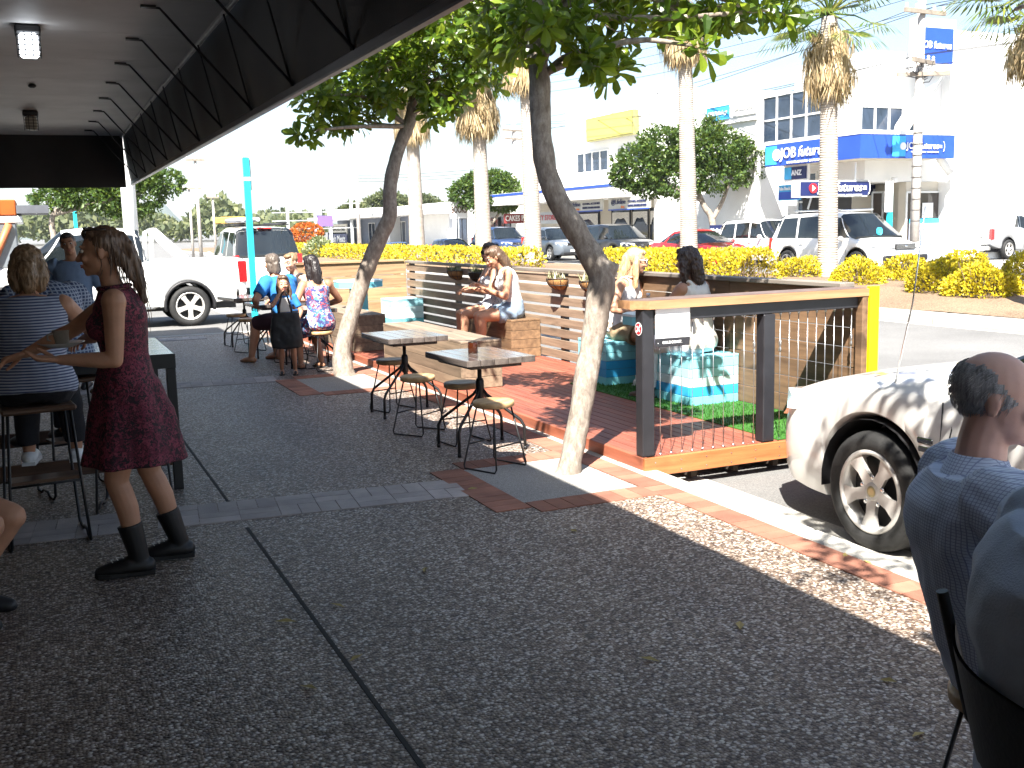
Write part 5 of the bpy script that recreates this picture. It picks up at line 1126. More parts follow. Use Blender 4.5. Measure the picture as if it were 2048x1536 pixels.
[MB().b2((-.02, y_, 0), (.03, y_+.06, .62)).build('leg', M_STEEL, g) for y_ in (-.7, .64)]
# ---- white building with the blank yellow sign
BX3 = 30.2; a = PX(1330, 300, BX3); b = PX(1040, 300, BX3); o3 = V((BX3, a.y, 0)); t3 = thing('two_storey_shops', 'white two storey shops under a blank yellow sign, charity shop at street level', 'building', o3); Ls = b.y-a.y
zroof = PX(1268, 222, BX3).z+.9; az0, az1 = PX(1240, 398, BX3).z, PX(1240, 372, BX3).z
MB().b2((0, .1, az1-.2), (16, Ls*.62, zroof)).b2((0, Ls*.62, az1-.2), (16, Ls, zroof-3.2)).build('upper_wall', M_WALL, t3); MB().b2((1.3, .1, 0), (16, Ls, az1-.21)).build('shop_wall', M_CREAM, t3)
MB().b2((0, .1, 0), (1.29, 1.1, az1-.21)).build('end_pier', M_WALL, t3)
aw3 = MB().b2((-2.6, .6, az0), (.0-.003, Ls+4, az1)).build('street_awning', M_WALL, t3); MB().b2((-2.63, .6, az1-.16), (-2.603, Ls+4, az1-.02)).build('blue_stripe', M_BLUE, aw3)
for px0, px1, nx in ((1155, 1217, 4), (1236, 1300, 4)):
    p0, p1 = PX(px0, 320, BX3), PX(px1, 320, BX3); win(t3, o3, (BX3-.001, (p0.y+p1.y)/2, (PX(1190, 303, BX3).z+PX(1190, 343, BX3).z)/2), p0.y-p1.y, PX(1190, 303, BX3).z-PX(1190, 343, BX3).z, 'y', nx, 1)
p0, p1 = PX(1172, 262, BX3-.5), PX(1266, 250, BX3-.5); ym = MB().b2(V((BX3-.5, p1.y, PX(1220, 279, BX3).z))-o3, V((BX3-.16, p0.y, PX(1220, 232, BX3).z))-o3).build('yellow_sign', pm('frame_olive', (.30, .28, .10), .5), t3)
board(t3, o3, (BX3-.502, (p0.y+p1.y)/2, (PX(1220, 279, BX3).z+PX(1220, 232, BX3).z)/2), (p0.y-p1.y)*.95, (PX(1220, 232, BX3).z-PX(1220, 279, BX3).z)*.88, 'y', pm('faded_yellow', (.60, .52, .13), .6, .06, 1), .02, 'yellow_face')
for px0, px1, y_ in ((1132, 1208, 403), (1220, 1302, 400)):
    p0, p1 = PX(px0, y_, BX3-1.6), PX(px1, y_, BX3-1.6); w = p0.y-p1.y; c = V((BX3-1.6, (p0.y+p1.y)/2, 2.72)); q = board(t3, o3, c, w, .62, 'y', M_GREYS, .1, 'shop_sign'); board(t3, o3, c+V((-.1, 0, -.34)), w, .06, 'y', M_BLUE, .02, 'sign_edge')
    word(q, o3, c+V((-.1, w*.24, .06)), '@Lifeline', .36, 'y', M_NAVY, .012, width=w*.36); word(q, o3, c+V((-.1, w*.13, -.20)), 'shop', .2, 'y', M_ORANGE, .012); word(q, o3, c+V((-.1, -w*.22, .06)), 'CLOTHING, ACCESSORIES', .16, 'y', M_NAVY, .012, width=w*.44); word(q, o3, c+V((-.1, -w*.22, -.16)), 'FURNITURE, HOMEWARES AND BOOKS', .16, 'y', M_NAVY, .012, width=w*.44)
for px0, px1 in ((1140, 1200), (1225, 1262), (1266, 1298), (1302, 1322)):
    p0, p1 = PX(px0, 440, BX3+1.29), PX(px1, 440, BX3+1.29); w = p0.y-p1.y; c = V((BX3+1.289, (p0.y+p1.y)/2, 1.3)); win(t3, o3, c, w, 2.3, 'y', 1, 1, M_WIN, M_TRIM); 
    lc_ = MB(); pts = [(-w*.46, 1.0), (w*.46, 1.0)]+[(w*(.46-.92*k/12), .25+.42*math.sin(PI*k/12)+.06*math.sin(k*5)) for k in range(13)]; lc_.prism(pts, .062, .066, (c-o3, uy, uz, (-1, 0, 0))); lc_.build('lace_curtain', pm('lace', (.70, .69, .66), .8, .35, 14), t3)
# ---- low shops further left
BX4 = 31.5; a = PX(1040, 430, BX4); b = PX(905, 430, BX4); o4 = V((BX4, a.y, 0)); t4 = thing('low_shops', 'low white shops with cakes and variety store signs behind the small round tree', 'building', o4); Ls = b.y-a.y
MB().b2((0, 0, 0), (14, Ls, PX(960, 402, BX4).z)).build('wall', M_WALL, t4); z0 = PX(1000, 434, BX4).z; aw4 = MB().b2((-2.4, .2, z0), (-.003, Ls*.55, z0+.5)).build('street_awning', M_GREYS, t4)
MB().b2((-2.3, .3, z0+.502), (-.01, Ls*.45, z0+1.7)).build('awning_roof', pm('iron_grey', (.42, .42, .41), .6, .2, 2), t4)
p = PX(1034, 437, BX4-2.6); q = board(t4, o4, (BX4-2.6, p.y, p.z), 1.9, .62, 'x', M_DKRED, .08, 'shop_sign'); word(q, o4, (BX4-2.6, p.y, p.z), 'CAKES PIES', .50, 'x', M_WHITE, .09, width=1.75, bold=.02)
p = PX(1088, 436, BX4-3.2); q = board(t3, o3, (BX4-3.2, p.y, p.z), 4.2, .7, 'y', M_GREYS, .08, 'shop_sign'); word(q, o3, (BX4-3.28, p.y, p.z), 'VARIETY STORE', .42, 'y', pm('sign_pink', (.50, .10, .10), .5), .012, width=3.6, bold=.02)
for px in (925, 990, 1010): p = PX(px, 465, BX4); win(t4, o4, (BX4-.001, p.y, 1.3), 2.2, 2.2, 'y', 2, 1, M_WIN, M_TRIM)
p = PX(917, 420, 26.0); g = thing('books_sign', 'white square books sign on a thin post', 'sign', (26.0, p.y, 0)); q = board(g, V((26, p.y, 0)), (26.0, p.y, p.z), 1.25, 1.1, 'x', M_WHITE, .06); word(q, V((26, p.y, 0)), (26.0, p.y, p.z), 'BOOKS', .62, 'x', pm('brown_ink', (.10, .05, .03), .6), .066, width=1.1, bold=.02); MB().tube([(-.03, 0, 0), (-.03, 0, p.z-.5)], .035, 8).build('post', M_STEEL, g)
BX5 = 33.0; a = PX(905, 430, BX5); b = PX(655, 430, BX5); o5 = V((BX5, a.y, 0)); t5 = thing('shop_row', 'long low white shop row with a fresh meats shop at its left end', 'building', o5); Ls = b.y-a.y
zr = PX(850, 408, BX5).z; zr2 = PX(690, 424, BX5).z
MB().prism([(0, 2.9), (0, zr), (Ls*.35, zr), (Ls, zr2+.4), (Ls, 2.9)], 0, 14, ((0, 0, 0), (0, 1, 0), uz, (1, 0, 0))).build('upper_wall', M_WALL, t5); MB().b2((1.2, 0, 0), (14, Ls, 2.89)).build('shop_wall', pm('shop_blue_grey', (.22, .25, .32), .7, .2, .3), t5)  # wall behind the piers in mottled blue grey
MB().b2((-2.5, 0, 2.9), (-.003, Ls, 3.25)).build('street_awning', M_WALL, t5); MB().b2((-2.53, Ls*.1, 2.92), (-2.503, Ls*.95, 3.22)).build('awning_sign', M_GREYS, t5)
[MB().b2((0, Ls*a_, 0), (1.19, Ls*b_, 2.89)).build('pier', M_WALL, t5) for a_, b_ in ((.02, .18), (.42, .45))]
for px in (745, 770, 790, 805): p = PX(px, 475, BX5+1.19); win(t5, o5, (BX5+1.189, p.y, 1.25), 2.4, 2.3, 'y', 2, 1)
p = PX(676, 458, BX5-.6); q = board(t5, o5, (BX5-.6, p.y, p.z), 8.5, 1.1, 'y', pm('sign_cream', (.50, .48, .42), .6), .1, 'shop_sign'); word(q, o5, (BX5-.7, p.y, p.z), 'KINGSWOOD PARK', .72, 'y', M_TRIM, .012, width=6.8)
p = PX(676, 478, BX5-.6); q = board(t5, o5, (BX5-.6, p.y, p.z), 8.5, 1.5, 'y', M_NAVY, .1, 'shop_sign'); word(q, o5, (BX5-.7, p.y, p.z), 'Fresh Meats', 1.1, 'y', M_WHITE, .012, width=7.2, bold=.015)
# ---- billboard frames at the left end
bb = PD(625, 440, 110); bb.z = 0; t = thing('billboard_frame', 'tall open white billboard frame with a purple panel', 'billboard', bb); m = MB()
for x in (-2.6, .3, 1.9, 4.2): m.b2((x-.14, -.1, 0), (x+.14, .1, 6.8 if x > 0 else 6.2))
for k in range(6): m.b2((-4.2, -.06, 1.9+k*.85), (5.2, .06, 2.0+k*.85))
m.build('frame', M_STEEL, t); MB().b2((.5, -.2, 2.15), (2.1, -.12, 3.25)).build('purple_panel', pm('purple', (.17, .10, .36), .5, .1, 1), t); MB().b2((.35, -.18, 3.3), (1.0, -.12, 6.9)).build('grey_fin', pm('fin_grey', (.30, .32, .42), .5), t)
fr_ = PD(612, 440, 95); fr_.z = 1.0; bo = LF()
for i in range(900): d = rdir(); p = V((d.x*1.4, d.y, d.z*.8+.5)); bo.quad(p, d+rdir(), rdir(), .3, .2)
fb_ = thing('flowering_shrub', 'orange flowering shrub behind the white wagon', 'shrub', fr_); bo.build('flowers', leafmat('orange_flower', (.30, .05, .01), (.62, .14, .02), (.75, .22, .04)), fb_); MB().tube([(0, 0, -1.2), (0, 0, .4)], .08, 6).build('stem', M_TWIG, fb_)
g = PD(638, 500, 62); g.z = -.3; gs = LF()
for i in range(800): d = rdir(); p = V((d.x*1.0, d.y, abs(d.z)*1.5)); gs.quad(p, d+rdir(), rdir(), .26, .14)
gb = thing('grey_shrub', 'pale grey green shrub at the left end of the far hedge', 'shrub', g); gs.build('foliage', leafmat('grey_leaf', (.10, .13, .06), (.22, .25, .12), (.32, .34, .2)), gb); MB().tube([(0, 0, -.3), (0, 0, .8)], .05, 6).build('stem', M_TWIG, gb)
# ================================================================ PEOPLE
def remesh(mb, name, vox, it=3, fac=.5):
    bmesh.ops.recalc_face_normals(mb.bm, faces=mb.bm.faces); me = bpy.data.meshes.new('tmp'); mb.bm.to_mesh(me); mb.bm.free()
    o = bpy.data.objects.new('tmp', me); COL.objects.link(o); m = o.modifiers.new('r', 'REMESH'); m.mode = 'VOXEL'; m.voxel_size = vox; m.use_smooth_shade = True
    if it: m = o.modifiers.new('s', 'SMOOTH'); m.factor = fac; m.iterations = it
    dg = bpy.context.evaluated_depsgraph_get(); dg.update(); out = bpy.data.meshes.new_from_object(o.evaluated_get(dg)); bpy.data.objects.remove(o); bpy.data.meshes.remove(me)
    out.name = name; out.materials.clear(); return out
def ik(a, b, l1, l2, hint):
    d = b-a; L = min(d.length, l1+l2-.002); L = max(L, abs(l1-l2)+.01); d.normalize(); c = (l1*l1-l2*l2+L*L)/(2*L); h = math.sqrt(max(0, l1*l1-c*c)); p = V(hint); p -= d*p.dot(d)
    p = p.normalized() if p.length > 1e-4 else d.orthogonal().normalized(); return a+d*c+p*h, a+d*L
def fold(me, a1, f1, a2=0.0, f2=40, seed=0.0, zs=1.0):
    ns = [v.normal.copy() for v in me.vertices]
    for v, n in zip(me.vertices, ns):
        q = V((v.co.x, v.co.y, v.co.z*zs)); k = a1*NZ(q*f1+V((seed, 0, 0)))
        if a2: k += a2*NZ(q*f2+V((0, seed, 0)))
        v.co += n*k
def skin(name, c): 
    if 'skin_'+name in _mats: return _mats['skin_'+name]
    t = NT('skin_'+name); co = t.coord(); n = t.noise(co, 9, 4); t.col(t.ramp(n, [(.3, tint(c, .88)), (.7, tint(c, 1.1))])); t.set(Roughness=.5, Subsurface_Weight=.08, Subsurface_Scale=.01, Specular_IOR_Level=.4)
    t.b.inputs['Subsurface Radius'].default_value = (1, .35, .2); t.bump(t.noise(co, 240, 2), .08, .002); _mats['skin_'+name] = t.m; return t.m
SK = dict(tan=skin('tan', (.48, .25, .155)), fair=skin('fair', (.60, .37, .27)), warm=skin('warm', (.42, .215, .13)), old=skin('old', (.66, .40, .32)))
def cloth(name, c, rough=.85, var=.12): return pm('cloth_'+name, c, rough, var, 5, .25, 220)
def hairmat(name, a, b):
    t = NT('hair_'+name); co = t.coord((60, 60, 5)); n = t.noise(co, 1.5, 4, .7); t.col(t.ramp(n, [(.3, a), (.7, b)])); t.set(Roughness=.42, Specular_IOR_Level=.6); t.bump(n, .6, .006); return t.m
M_EYEW = pm('eye_white', (.6, .58, .55), .2); M_EYED = pm('eye_dark', (.03, .02, .015), .15); M_LIP = pm('lips', (.35, .10, .09), .4); M_BROW = pm('brow', (.10, .06, .04), .8)
class Pz: pass
def person(label, xy, gz, heading, H=1.66, sex='f', pz=.90, lean=0, bend=0, side=0, head=(0, 0, 0), L=None, Rr=None, footL=None, footR=None, kh=(0, 1, .2), khR=None, sk='tan', vox=.009, girth=1.0, group=None, toe=(0, 0), ear=True):
    """one person: Empty at the feet, a single remeshed body surface with fingers; local +y is the facing direction"""
    q = Pz(); s = q.s = H/1.70; q.t = thing('person', label, 'person', (xy[0], xy[1], gz), -R(heading), group); q.sex = sex; q.vox = vox; q.girth = girth
    g = girth; f = sex == 'f'; P0 = V((0, 0, pz)); sd = R(side)
    pts, ups = [P0], []; n = 10; Ls = .50*s
    for i in range(n):
        a = R(lean+bend*((i+.5)/n-.25)); u = V((math.sin(sd), math.sin(a), math.cos(a))).normalized(); ups.append(u); pts.append(pts[-1]+u*Ls/n)
    ups.append(ups[-1]); q.sp = pts; q.up = ups
    q.X = V((math.cos(sd), 0, -math.sin(sd)))
    def spine(t):
        k = max(0, min(n-1e-6, t*n)); i = int(k); p = pts[i].lerp(pts[i+1], k-i); u = ups[i]; return p, q.X, u.cross(q.X).normalized()*1.0, u
    q.spine = spine
    q.rings = [(-.20, .115, .085), (-.12, .155, .115), (0, .168, .122), (.14, .150, .108), (.34, .124, .092), (.52, .132, .102), (.70, .146, .112), (.84, .150, .100), (.94, .135, .075), (1.0, .085, .060)] if f else \
              [(-.20, .12, .09), (-.12, .155, .118), (0, .162, .122), (.16, .155, .118), (.34, .150, .112), (.52, .160, .118), (.70, .176, .126), (.84, .182, .112), (.94, .160, .080), (1.0, .095, .065)]
    q.rings = [(t, a*s*g, b*s*g) for t, a, b in q.rings]
    def torso(mb, t0, t1, inf=0.0, k=18, loose=None):
        rs = []; m = max(4, int((t1-t0)*14))
        for i in range(m+1):
            t = t0+(t1-t0)*i/m; rx, ry = interp(q.rings, t); p, X, Y, U = spine(max(0, t)); p = p+U*(min(0, t)*Ls); e = inf+(loose(t) if loose else 0)
            rs.append([p+X*(rx+e)*math.cos(2*PI*j/k)+Y*(ry+e)*math.sin(2*PI*j/k) for j in range(k)])
        mb.rings(rs)
    q.torso = torso; sw = (.160 if f else .192)*s*(.6+.4*g); pc, X, Y, U = spine(.90); q.S = {-1: pc-X*sw-U*.0, 1: pc+X*sw}
    arm = {-1: L, 1: Rr}; q.E, q.W, q.hand = {}, {}, {}
    ul, fl = .285*s, .25*s
    for sgn in (-1, 1):
        a = arm[sgn] or {}; w = V(a.get('w', (sgn*.24, .05, pz+.02))); q.E[sgn], q.W[sgn] = ik(q.S[sgn], w, ul, fl, a.get('hint', (sgn*.5, -1, -.6)))
        fd = (q.W[sgn]-q.E[sgn]).normalized(); d = V(a['dir']).normalized() if 'dir' in a else fd; pn = V(a.get('palm', (0, 0, -1))); pn = (pn-d*pn.dot(d)).normalized(); q.hand[sgn] = (d, pn, a.get('curl', .45))
    q.Hp, q.K, q.A = {}, {}, {}; tl, sl_ = .415*s, .405*s; dflt = {-1: footL, 1: footR}
    for sgn in (-1, 1):
        q.Hp[sgn] = P0+q.X*sgn*.088*s*(.5+.5*g)-V((0, 0, .03*s)); fa = V(dflt[sgn]) if dflt[sgn] is not None else V((sgn*.09, 0, .08*s)); q.K[sgn], q.A[sgn] = ik(q.Hp[sgn], fa, tl, sl_, (khR if sgn == 1 and khR else kh))
    q.toe = {-1: R(toe[0]), 1: R(toe[1])}
    ra = [.056, .048, .044, .037] if f else [.062, .054, .050, .043]; q.ra = [r*s*(.55+.45*g) for r in ra]; rw = (.034, .024) if f else (.040, .030)
    q.tube_arm = lambda mb, sgn, k0, k1, inf: None
    mb = MB(); torso(mb, -.2, 1.0)
    lr = [.090, .084, .070, .056] if f else [.090, .082, .070, .058]; q.lr = [r*s*(.45+.55*g) for r in lr]; q.cr = [r*s*(.6+.4*g) for r in ([.053, .056, .054, .042, .034] if f else [.056, .060, .056, .045, .038])]
    def lerp(a, b, k): return [a+(b-a)*i/k for i in range(k+1)]
    for sgn in (-1, 1):
        mb.tube(lerp(q.S[sgn], q.E[sgn], 3), q.ra, 12, round_ends=True); w = q.W[sgn]; e = q.E[sgn]
        mb.tube([e, e.lerp(w, .25), e.lerp(w, .6), w], [q.ra[3], q.ra[3]*1.06, rw[0]*s, rw[1]*s], 12, round_ends=True)
        mb.ell(q.S[sgn]-V((0, 0, .01*s)), (.056*s*g, .056*s*g, .058*s))
        mb.tube(lerp(q.Hp[sgn], q.K[sgn], 3), q.lr, 14, round_ends=True); k = q.K[sgn]; a = q.A[sgn]
        back = V((0, -.012*s, 0)); mb.tube([k, k.lerp(a, .15)+back*.5, k.lerp(a, .35)+back, k.lerp(a, .7)+back*.3, a], q.cr, 14, round_ends=True)
        fd = V((math.sin(q.toe[sgn]), math.cos(q.toe[sgn]), 0)); z0 = a.z-.08*s; h_ = a+V((0, 0, -.045*s))-fd*.03*s
        mb.tube([h_, a+fd*.06*s+V((0, 0, -.040*s)), a+fd*.135*s+V((0, 0, -.058*s)), a+fd*.175*s+V((0, 0, -.062*s))], [.034*s, .036*s, .032*s, .022*s], 12, side=(0, 0, 1), flat=1.15, round_ends=True)
        d, pn, cu = q.hand[sgn]; x = d.cross(pn); mb.tube([w, w+d*.03*s, w+d*.085*s], [rw[1]*s, .034*s, .036*s], 12, side=x, flat=.48, round_ends=True)
    if f:
        for sgn in (-1, 1): p, X, Y, U = spine(.66); mb.ell(p+X*sgn*.068*s*g-Y*-.0+U.cross(X)*.082*s*g, (.056*s*g, .052*s*g, .056*s*g))
    # neck and head
    p1, X, Y, U = spine(1.0); yaw, pit, rol = [R(v) for v in head]; base = M.Rotation(-yaw, 3, 'Z') @ M.Rotation(-pit, 3, 'X') @ M.Rotation(rol, 3, 'Y')
    q.hm = base; fw = base @ V((0, 1, 0)); upv = base @ V((0, 0, 1)); nk = p1+U*.075*s+fw*.012*s; q.hc = hc = nk+upv*.105*s+fw*.022*s
    mb.tube([p1-U*.05*s, nk+U*.0, hc-upv*.03*s-fw*.01*s], [.060*s*(1 if f else 1.12), (.047 if f else .058)*s, (.050 if f else .058)*s], 14)
    hs = s**.5 if s < .9 else s; q.hs = hs; Hd = lambda x, y, z: hc+base @ V((x*hs, y*hs, z*hs)); q.Hd = Hd
    mb.ell(Hd(0, -.018, .028), V((.074, .092, .084))*hs, base, 18, 12); mb.ell(Hd(0, .018, -.02), V((.062, .068, .085))*hs, base, 16, 10)
    jw = .85 if f else 1.0; mb.ell(Hd(0, .038, -.072), V((.046*jw, .046, .036))*hs, base, 14, 9); mb.ell(Hd(0, .070, -.094), V((.020, .016, .016))*hs, base)
    mb.tube([Hd(0, .078, .022), Hd(0, .092, -.004), Hd(0, .104, -.026)], [.008*hs, .011*hs, .015*hs], 8, round_ends=True)
    for sg in (-1, 1):
        mb.ell(Hd(sg*.012, .092, -.030), V((.009, .010, .008))*hs, base); mb.ell(Hd(sg*.038, .070, -.025), V((.020, .018, .018))*hs, base); mb.ell(Hd(sg*.030, .078, .034), V((.026, .010, .008))*hs, base)
        if ear: mb.ell(Hd(sg*.074, -.012, -.008), V((.008, .020, .032))*hs, base @ M.Rotation(R(-sg*18), 3, 'Z'), 10, 8)
    mb.ell(Hd(0, .082, -.056), V((.024, .012, .007))*hs, base); mb.ell(Hd(0, .080, -.068), V((.020, .012, .008))*hs, base)
    me = remesh(mb, 'body', vox, 3 if vox < .007 else 2, .45); bm = bmesh.new(); bm.from_mesh(me); fb = MB(); fb.bm.free(); fb.bm = bm
    for sgn in (-1, 1):                                              # fingers: five separate bent chains rooted in the palm
        d, pn, cu = q.hand[sgn]; w = q.W[sgn]; x = d.cross(pn)*sgn; 
        for k, (o, ln) in enumerate(((-.027, .070), (-.009, .080), (.009, .075), (.026, .058))):
            p = w+d*.082*s+x*o*s; dd = (d+x*(o*2.0)).normalized(); pp = [p-dd*.02*s, p]; c_ = cu*(.8+.12*k)
            for m_ in range(3):
                dd = (dd*math.cos(c_*.85)+pn*math.sin(c_*.85)).normalized(); pn2 = pn; pp.append(pp[-1]+dd*ln*s*(.44, .32, .24)[m_])
                pn = (pn-dd*pn.dot(dd)).normalized()
            pn = q.hand[sgn][1]; fb.tube(pp, [.0090*s, .0088*s, .0080*s, .0072*s, .0060*s], 8, round_ends=True)
        tb = w+d*.030*s-x*.024*s; fb.tube([tb, tb+d*.028*s-x*.024*s+pn*.012*s, tb+d*.058*s-x*.028*s+pn*.028*s, tb+d*.080*s-x*.022*s+pn*.038*s], [.013*s, .0115*s, .0095*s, .007*s], 8, round_ends=True)
    for fc_ in bm.faces: fc_.smooth = True
    bm.to_mesh(me); bm.free(); me.materials.append(SK[sk]); q.body = link('body', me, q.t); return q
def face(q, eyes=True, brow=True, lips=True, closed=False):
    hs = q.hs
    for sg in (-1, 1):
        if eyes:
            e = MB().ell(q.Hd(sg*.031, .0775, .012), V((.0135, .009, .0085 if not closed else .004))*hs, q.hm).build('eye', M_EYEW, q.t)
            MB().ell(q.Hd(sg*.031, .0855, .011), V((.0062, .003, .0065))*hs, q.hm, 8, 6).build('iris', M_EYED, e)
        if brow: MB().tube([q.Hd(sg*.014, .091, .032), q.Hd(sg*.032, .088, .040), q.Hd(sg*.05, .074, .033)], .0042*hs, 6).build('eyebrow', M_BROW, q.t)
    if lips: MB().ell(q.Hd(0, .0925, -.0545), V((.022, .007, .0048))*hs, q.hm).ell(q.Hd(0, .091, -.0635), V((.018, .008, .0055))*hs, q.hm).build('lips', M_LIP, q.t)
def sunglasses(q, mat, lens, up=False, z=.014):
    hs = q.hs; dz, dy = (.085, -.045) if up else (0, 0); hm = q.hm @ (M.Rotation(R(50), 3, 'X') if up else M.Identity(3)); g = MB(); ln = MB()
    P = lambda x, y, zz: q.Hd(x, y+dy, zz+dz)
    for sg in (-1, 1):
        ring = [P(sg*.034+.028*math.cos(R(a)), .098-.010*abs(math.cos(R(a)))*(1 if math.cos(R(a))*sg > 0 else 0), z+.022*math.sin(R(a))) for a in range(0, 361, 20)]
        g.tube(ring, .0042*hs, 6, cap=False); ln.rings([[P(sg*.034+.026*math.cos(R(a))*k, .099-.010*abs(math.cos(R(a)))*(1 if math.cos(R(a))*sg > 0 else 0)*k+(1-k)*.003, z+.020*math.sin(R(a))*k) for a in range(0, 360, 20)] for k in (1, .5, .05)])
        g.tube([P(sg*.060, .090, z+.008), P(sg*.078, .05, z+.008), P(sg*.080, -.01, z+.004)], .0038*hs, 6)
    g.tube([P(-.008, .101, z+.006), P(.008, .101, z+.006)], .0035*hs, 6); o = g.build('sunglasses', mat, q.t); ln.build('lens', lens, o)
def top(q, mat, t0=-.05, t1=.97, sleeve=0.0, inf=.012, vox=None, f1=(.006, 9), f2=(.003, 26), loose=None, armr=1.25, name='shirt', straps=False, bust=True, fore=0.0):
    mb = MB(); q.torso(mb, t0, t1, inf, 22, loose); s = q.s; g = q.girth
    if q.sex == 'f' and bust and t1 > .7:
        for sgn in (-1, 1): p, X, Y, U = q.spine(.66); mb.ell(p+X*sgn*.068*s*g+U.cross(X)*.084*s*g, V((.060, .056, .060))*s*g+V((inf,)*3)*.7)
    for sgn in (-1, 1):
        S, E, W_ = q.S[sgn], q.E[sgn], q.W[sgn]
        if sleeve > 0:
            e = S.lerp(E, min(1, sleeve)); inn = S-q.X*sgn*.03*s; mb.tube([inn, S, S.lerp(e, .5), e], [q.ra[0]*armr*1.08, q.ra[0]*armr*1.12, q.ra[1]*armr*1.08, q.ra[1]*armr], 14, round_ends=sleeve >= 1)
            if fore: mb.tube([E, E.lerp(W_, fore*.5), E.lerp(W_, fore)], [q.ra[3]*armr*1.12, q.ra[3]*armr*1.05, q.ra[3]*armr*.92], 14)
        elif straps:
            a, X, Y, U = q.spine(.97); fr_ = U.cross(X); b = a+X*sgn*.085*s; mb.tube([q.spine(t1-.06)[0]+X*sgn*.085*s*g+fr_*.10*s*g, b+fr_*.055*s+U*.018*s, b+U*.030*s, b-fr_*.045*s+U*.01*s, q.spine(t1-.06)[0]+X*sgn*.08*s*g-fr_*.088*s*g], straps*s, 8)
        else: mb.ell(S-q.X*sgn*.045*s-V((0, 0, .004)), V((.045, .052, .050))*s*g+V((inf*.6,)*3))
    me = remesh(mb, name, vox or q.vox*1.1, 3); fold(me, *f1, *f2, seed=hash(name) % 7); me.materials.append(mat); return link(name, me, q.t)
def legs(q, mat, frac=1.0, inf=.014, t1=.12, vox=None, name='trousers', f1=(.006, 10), extra=None, flare=0.0, shin=0.0):
    mb = MB(); q.torso(mb, -.2, t1, inf, 22)
    for sgn in (-1, 1):
        h, k, a = q.Hp[sgn], q.K[sgn], q.A[sgn]; e = h.lerp(k, min(1, frac)); r = [x+inf for x in q.lr]
        mb.tube([h, h.lerp(e, .33), h.lerp(e, .66), e], [r[0], r[0]+(r[3]-r[0])*.33*frac+flare*.4, r[0]+(r[3]-r[0])*.66*frac+flare*.7, r[0]+(r[3]-r[0])*frac+flare], 16, round_ends=shin > 0)
        if shin: b = k.lerp(a, shin); mb.tube([k, k.lerp(b, .35)+V((0, -.01, 0)), k.lerp(b, .7), b], [q.cr[0]+inf, q.cr[1]+inf+.004, q.cr[2]+inf, q.cr[3]+inf+.004], 16)
    if extra: extra(mb)
    me = remesh(mb, name, vox or q.vox*1.1, 3); fold(me, *f1, .002, 30, seed=2.0); me.materials.append(mat); return link(name, me, q.t)
def shoe(q, mat, height=.0, name='shoe', sole=None, grow=.008, mesh=None):
    for sgn in (-1, 1):
        s = q.s; a = q.A[sgn]; fd = V((math.sin(q.toe[sgn]), math.cos(q.toe[sgn]), 0)); mb = MB(); z = V((0, 0, 1))
        mb.tube([a-z*.042*s-fd*.032*s, a-z*.034*s+fd*.05*s, a-z*.052*s+fd*.13*s, a-z*.058*s+fd*.185*s], [.037*s+grow*.6, .040*s+grow*.6, .037*s+grow*.4, .026*s+grow*.4], 14, side=(0, 0, 1), flat=1.12, round_ends=True)
        if height: k = q.K[sgn]; mb.tube([a-z*.02*s, a, a+(k-a).normalized()*height*.5, a+(k-a).normalized()*height], [.046*s, .047*s, .050*s+grow*.3, .055*s+grow*.5], 16)
        me = remesh(mb, name, .006, 2); me.materials.append(mat); o = link(name, me, q.t)
        if sole: 
            b = MB(); y = fd; x = V((fd.y, -fd.x, 0)); c = a-z*.077*s; b.prism([(px_*.045*s*1.05, py_) for px_, py_ in ((-.8, -.07*s), (-.9, .0), (-.85, .06*s), (-1.05, .14*s), (-.8, .195*s), (0, .215*s), (.8, .195*s), (1.05, .14*s), (.85, .06*s), (.9, 0), (.8, -.07*s))], -.006, .016*s, (c, x, y, z)); b.build('sole', sole, o)
        if height and mesh:
            lc = MB()
            for i in range(7):
                p = a+fd*(.05+.075*max(0, (3-i)/3))*s+z*(.012+.026*(i-2 if i > 2 else (i-2)*.35))*s; x = V((fd.y, -fd.x, 0)); lc.tube([p+x*.022*s, p+fd*.012*s+z*.006*s, p-x*.022*s], .0028, 5)
            lc.build('laces', mesh, o)
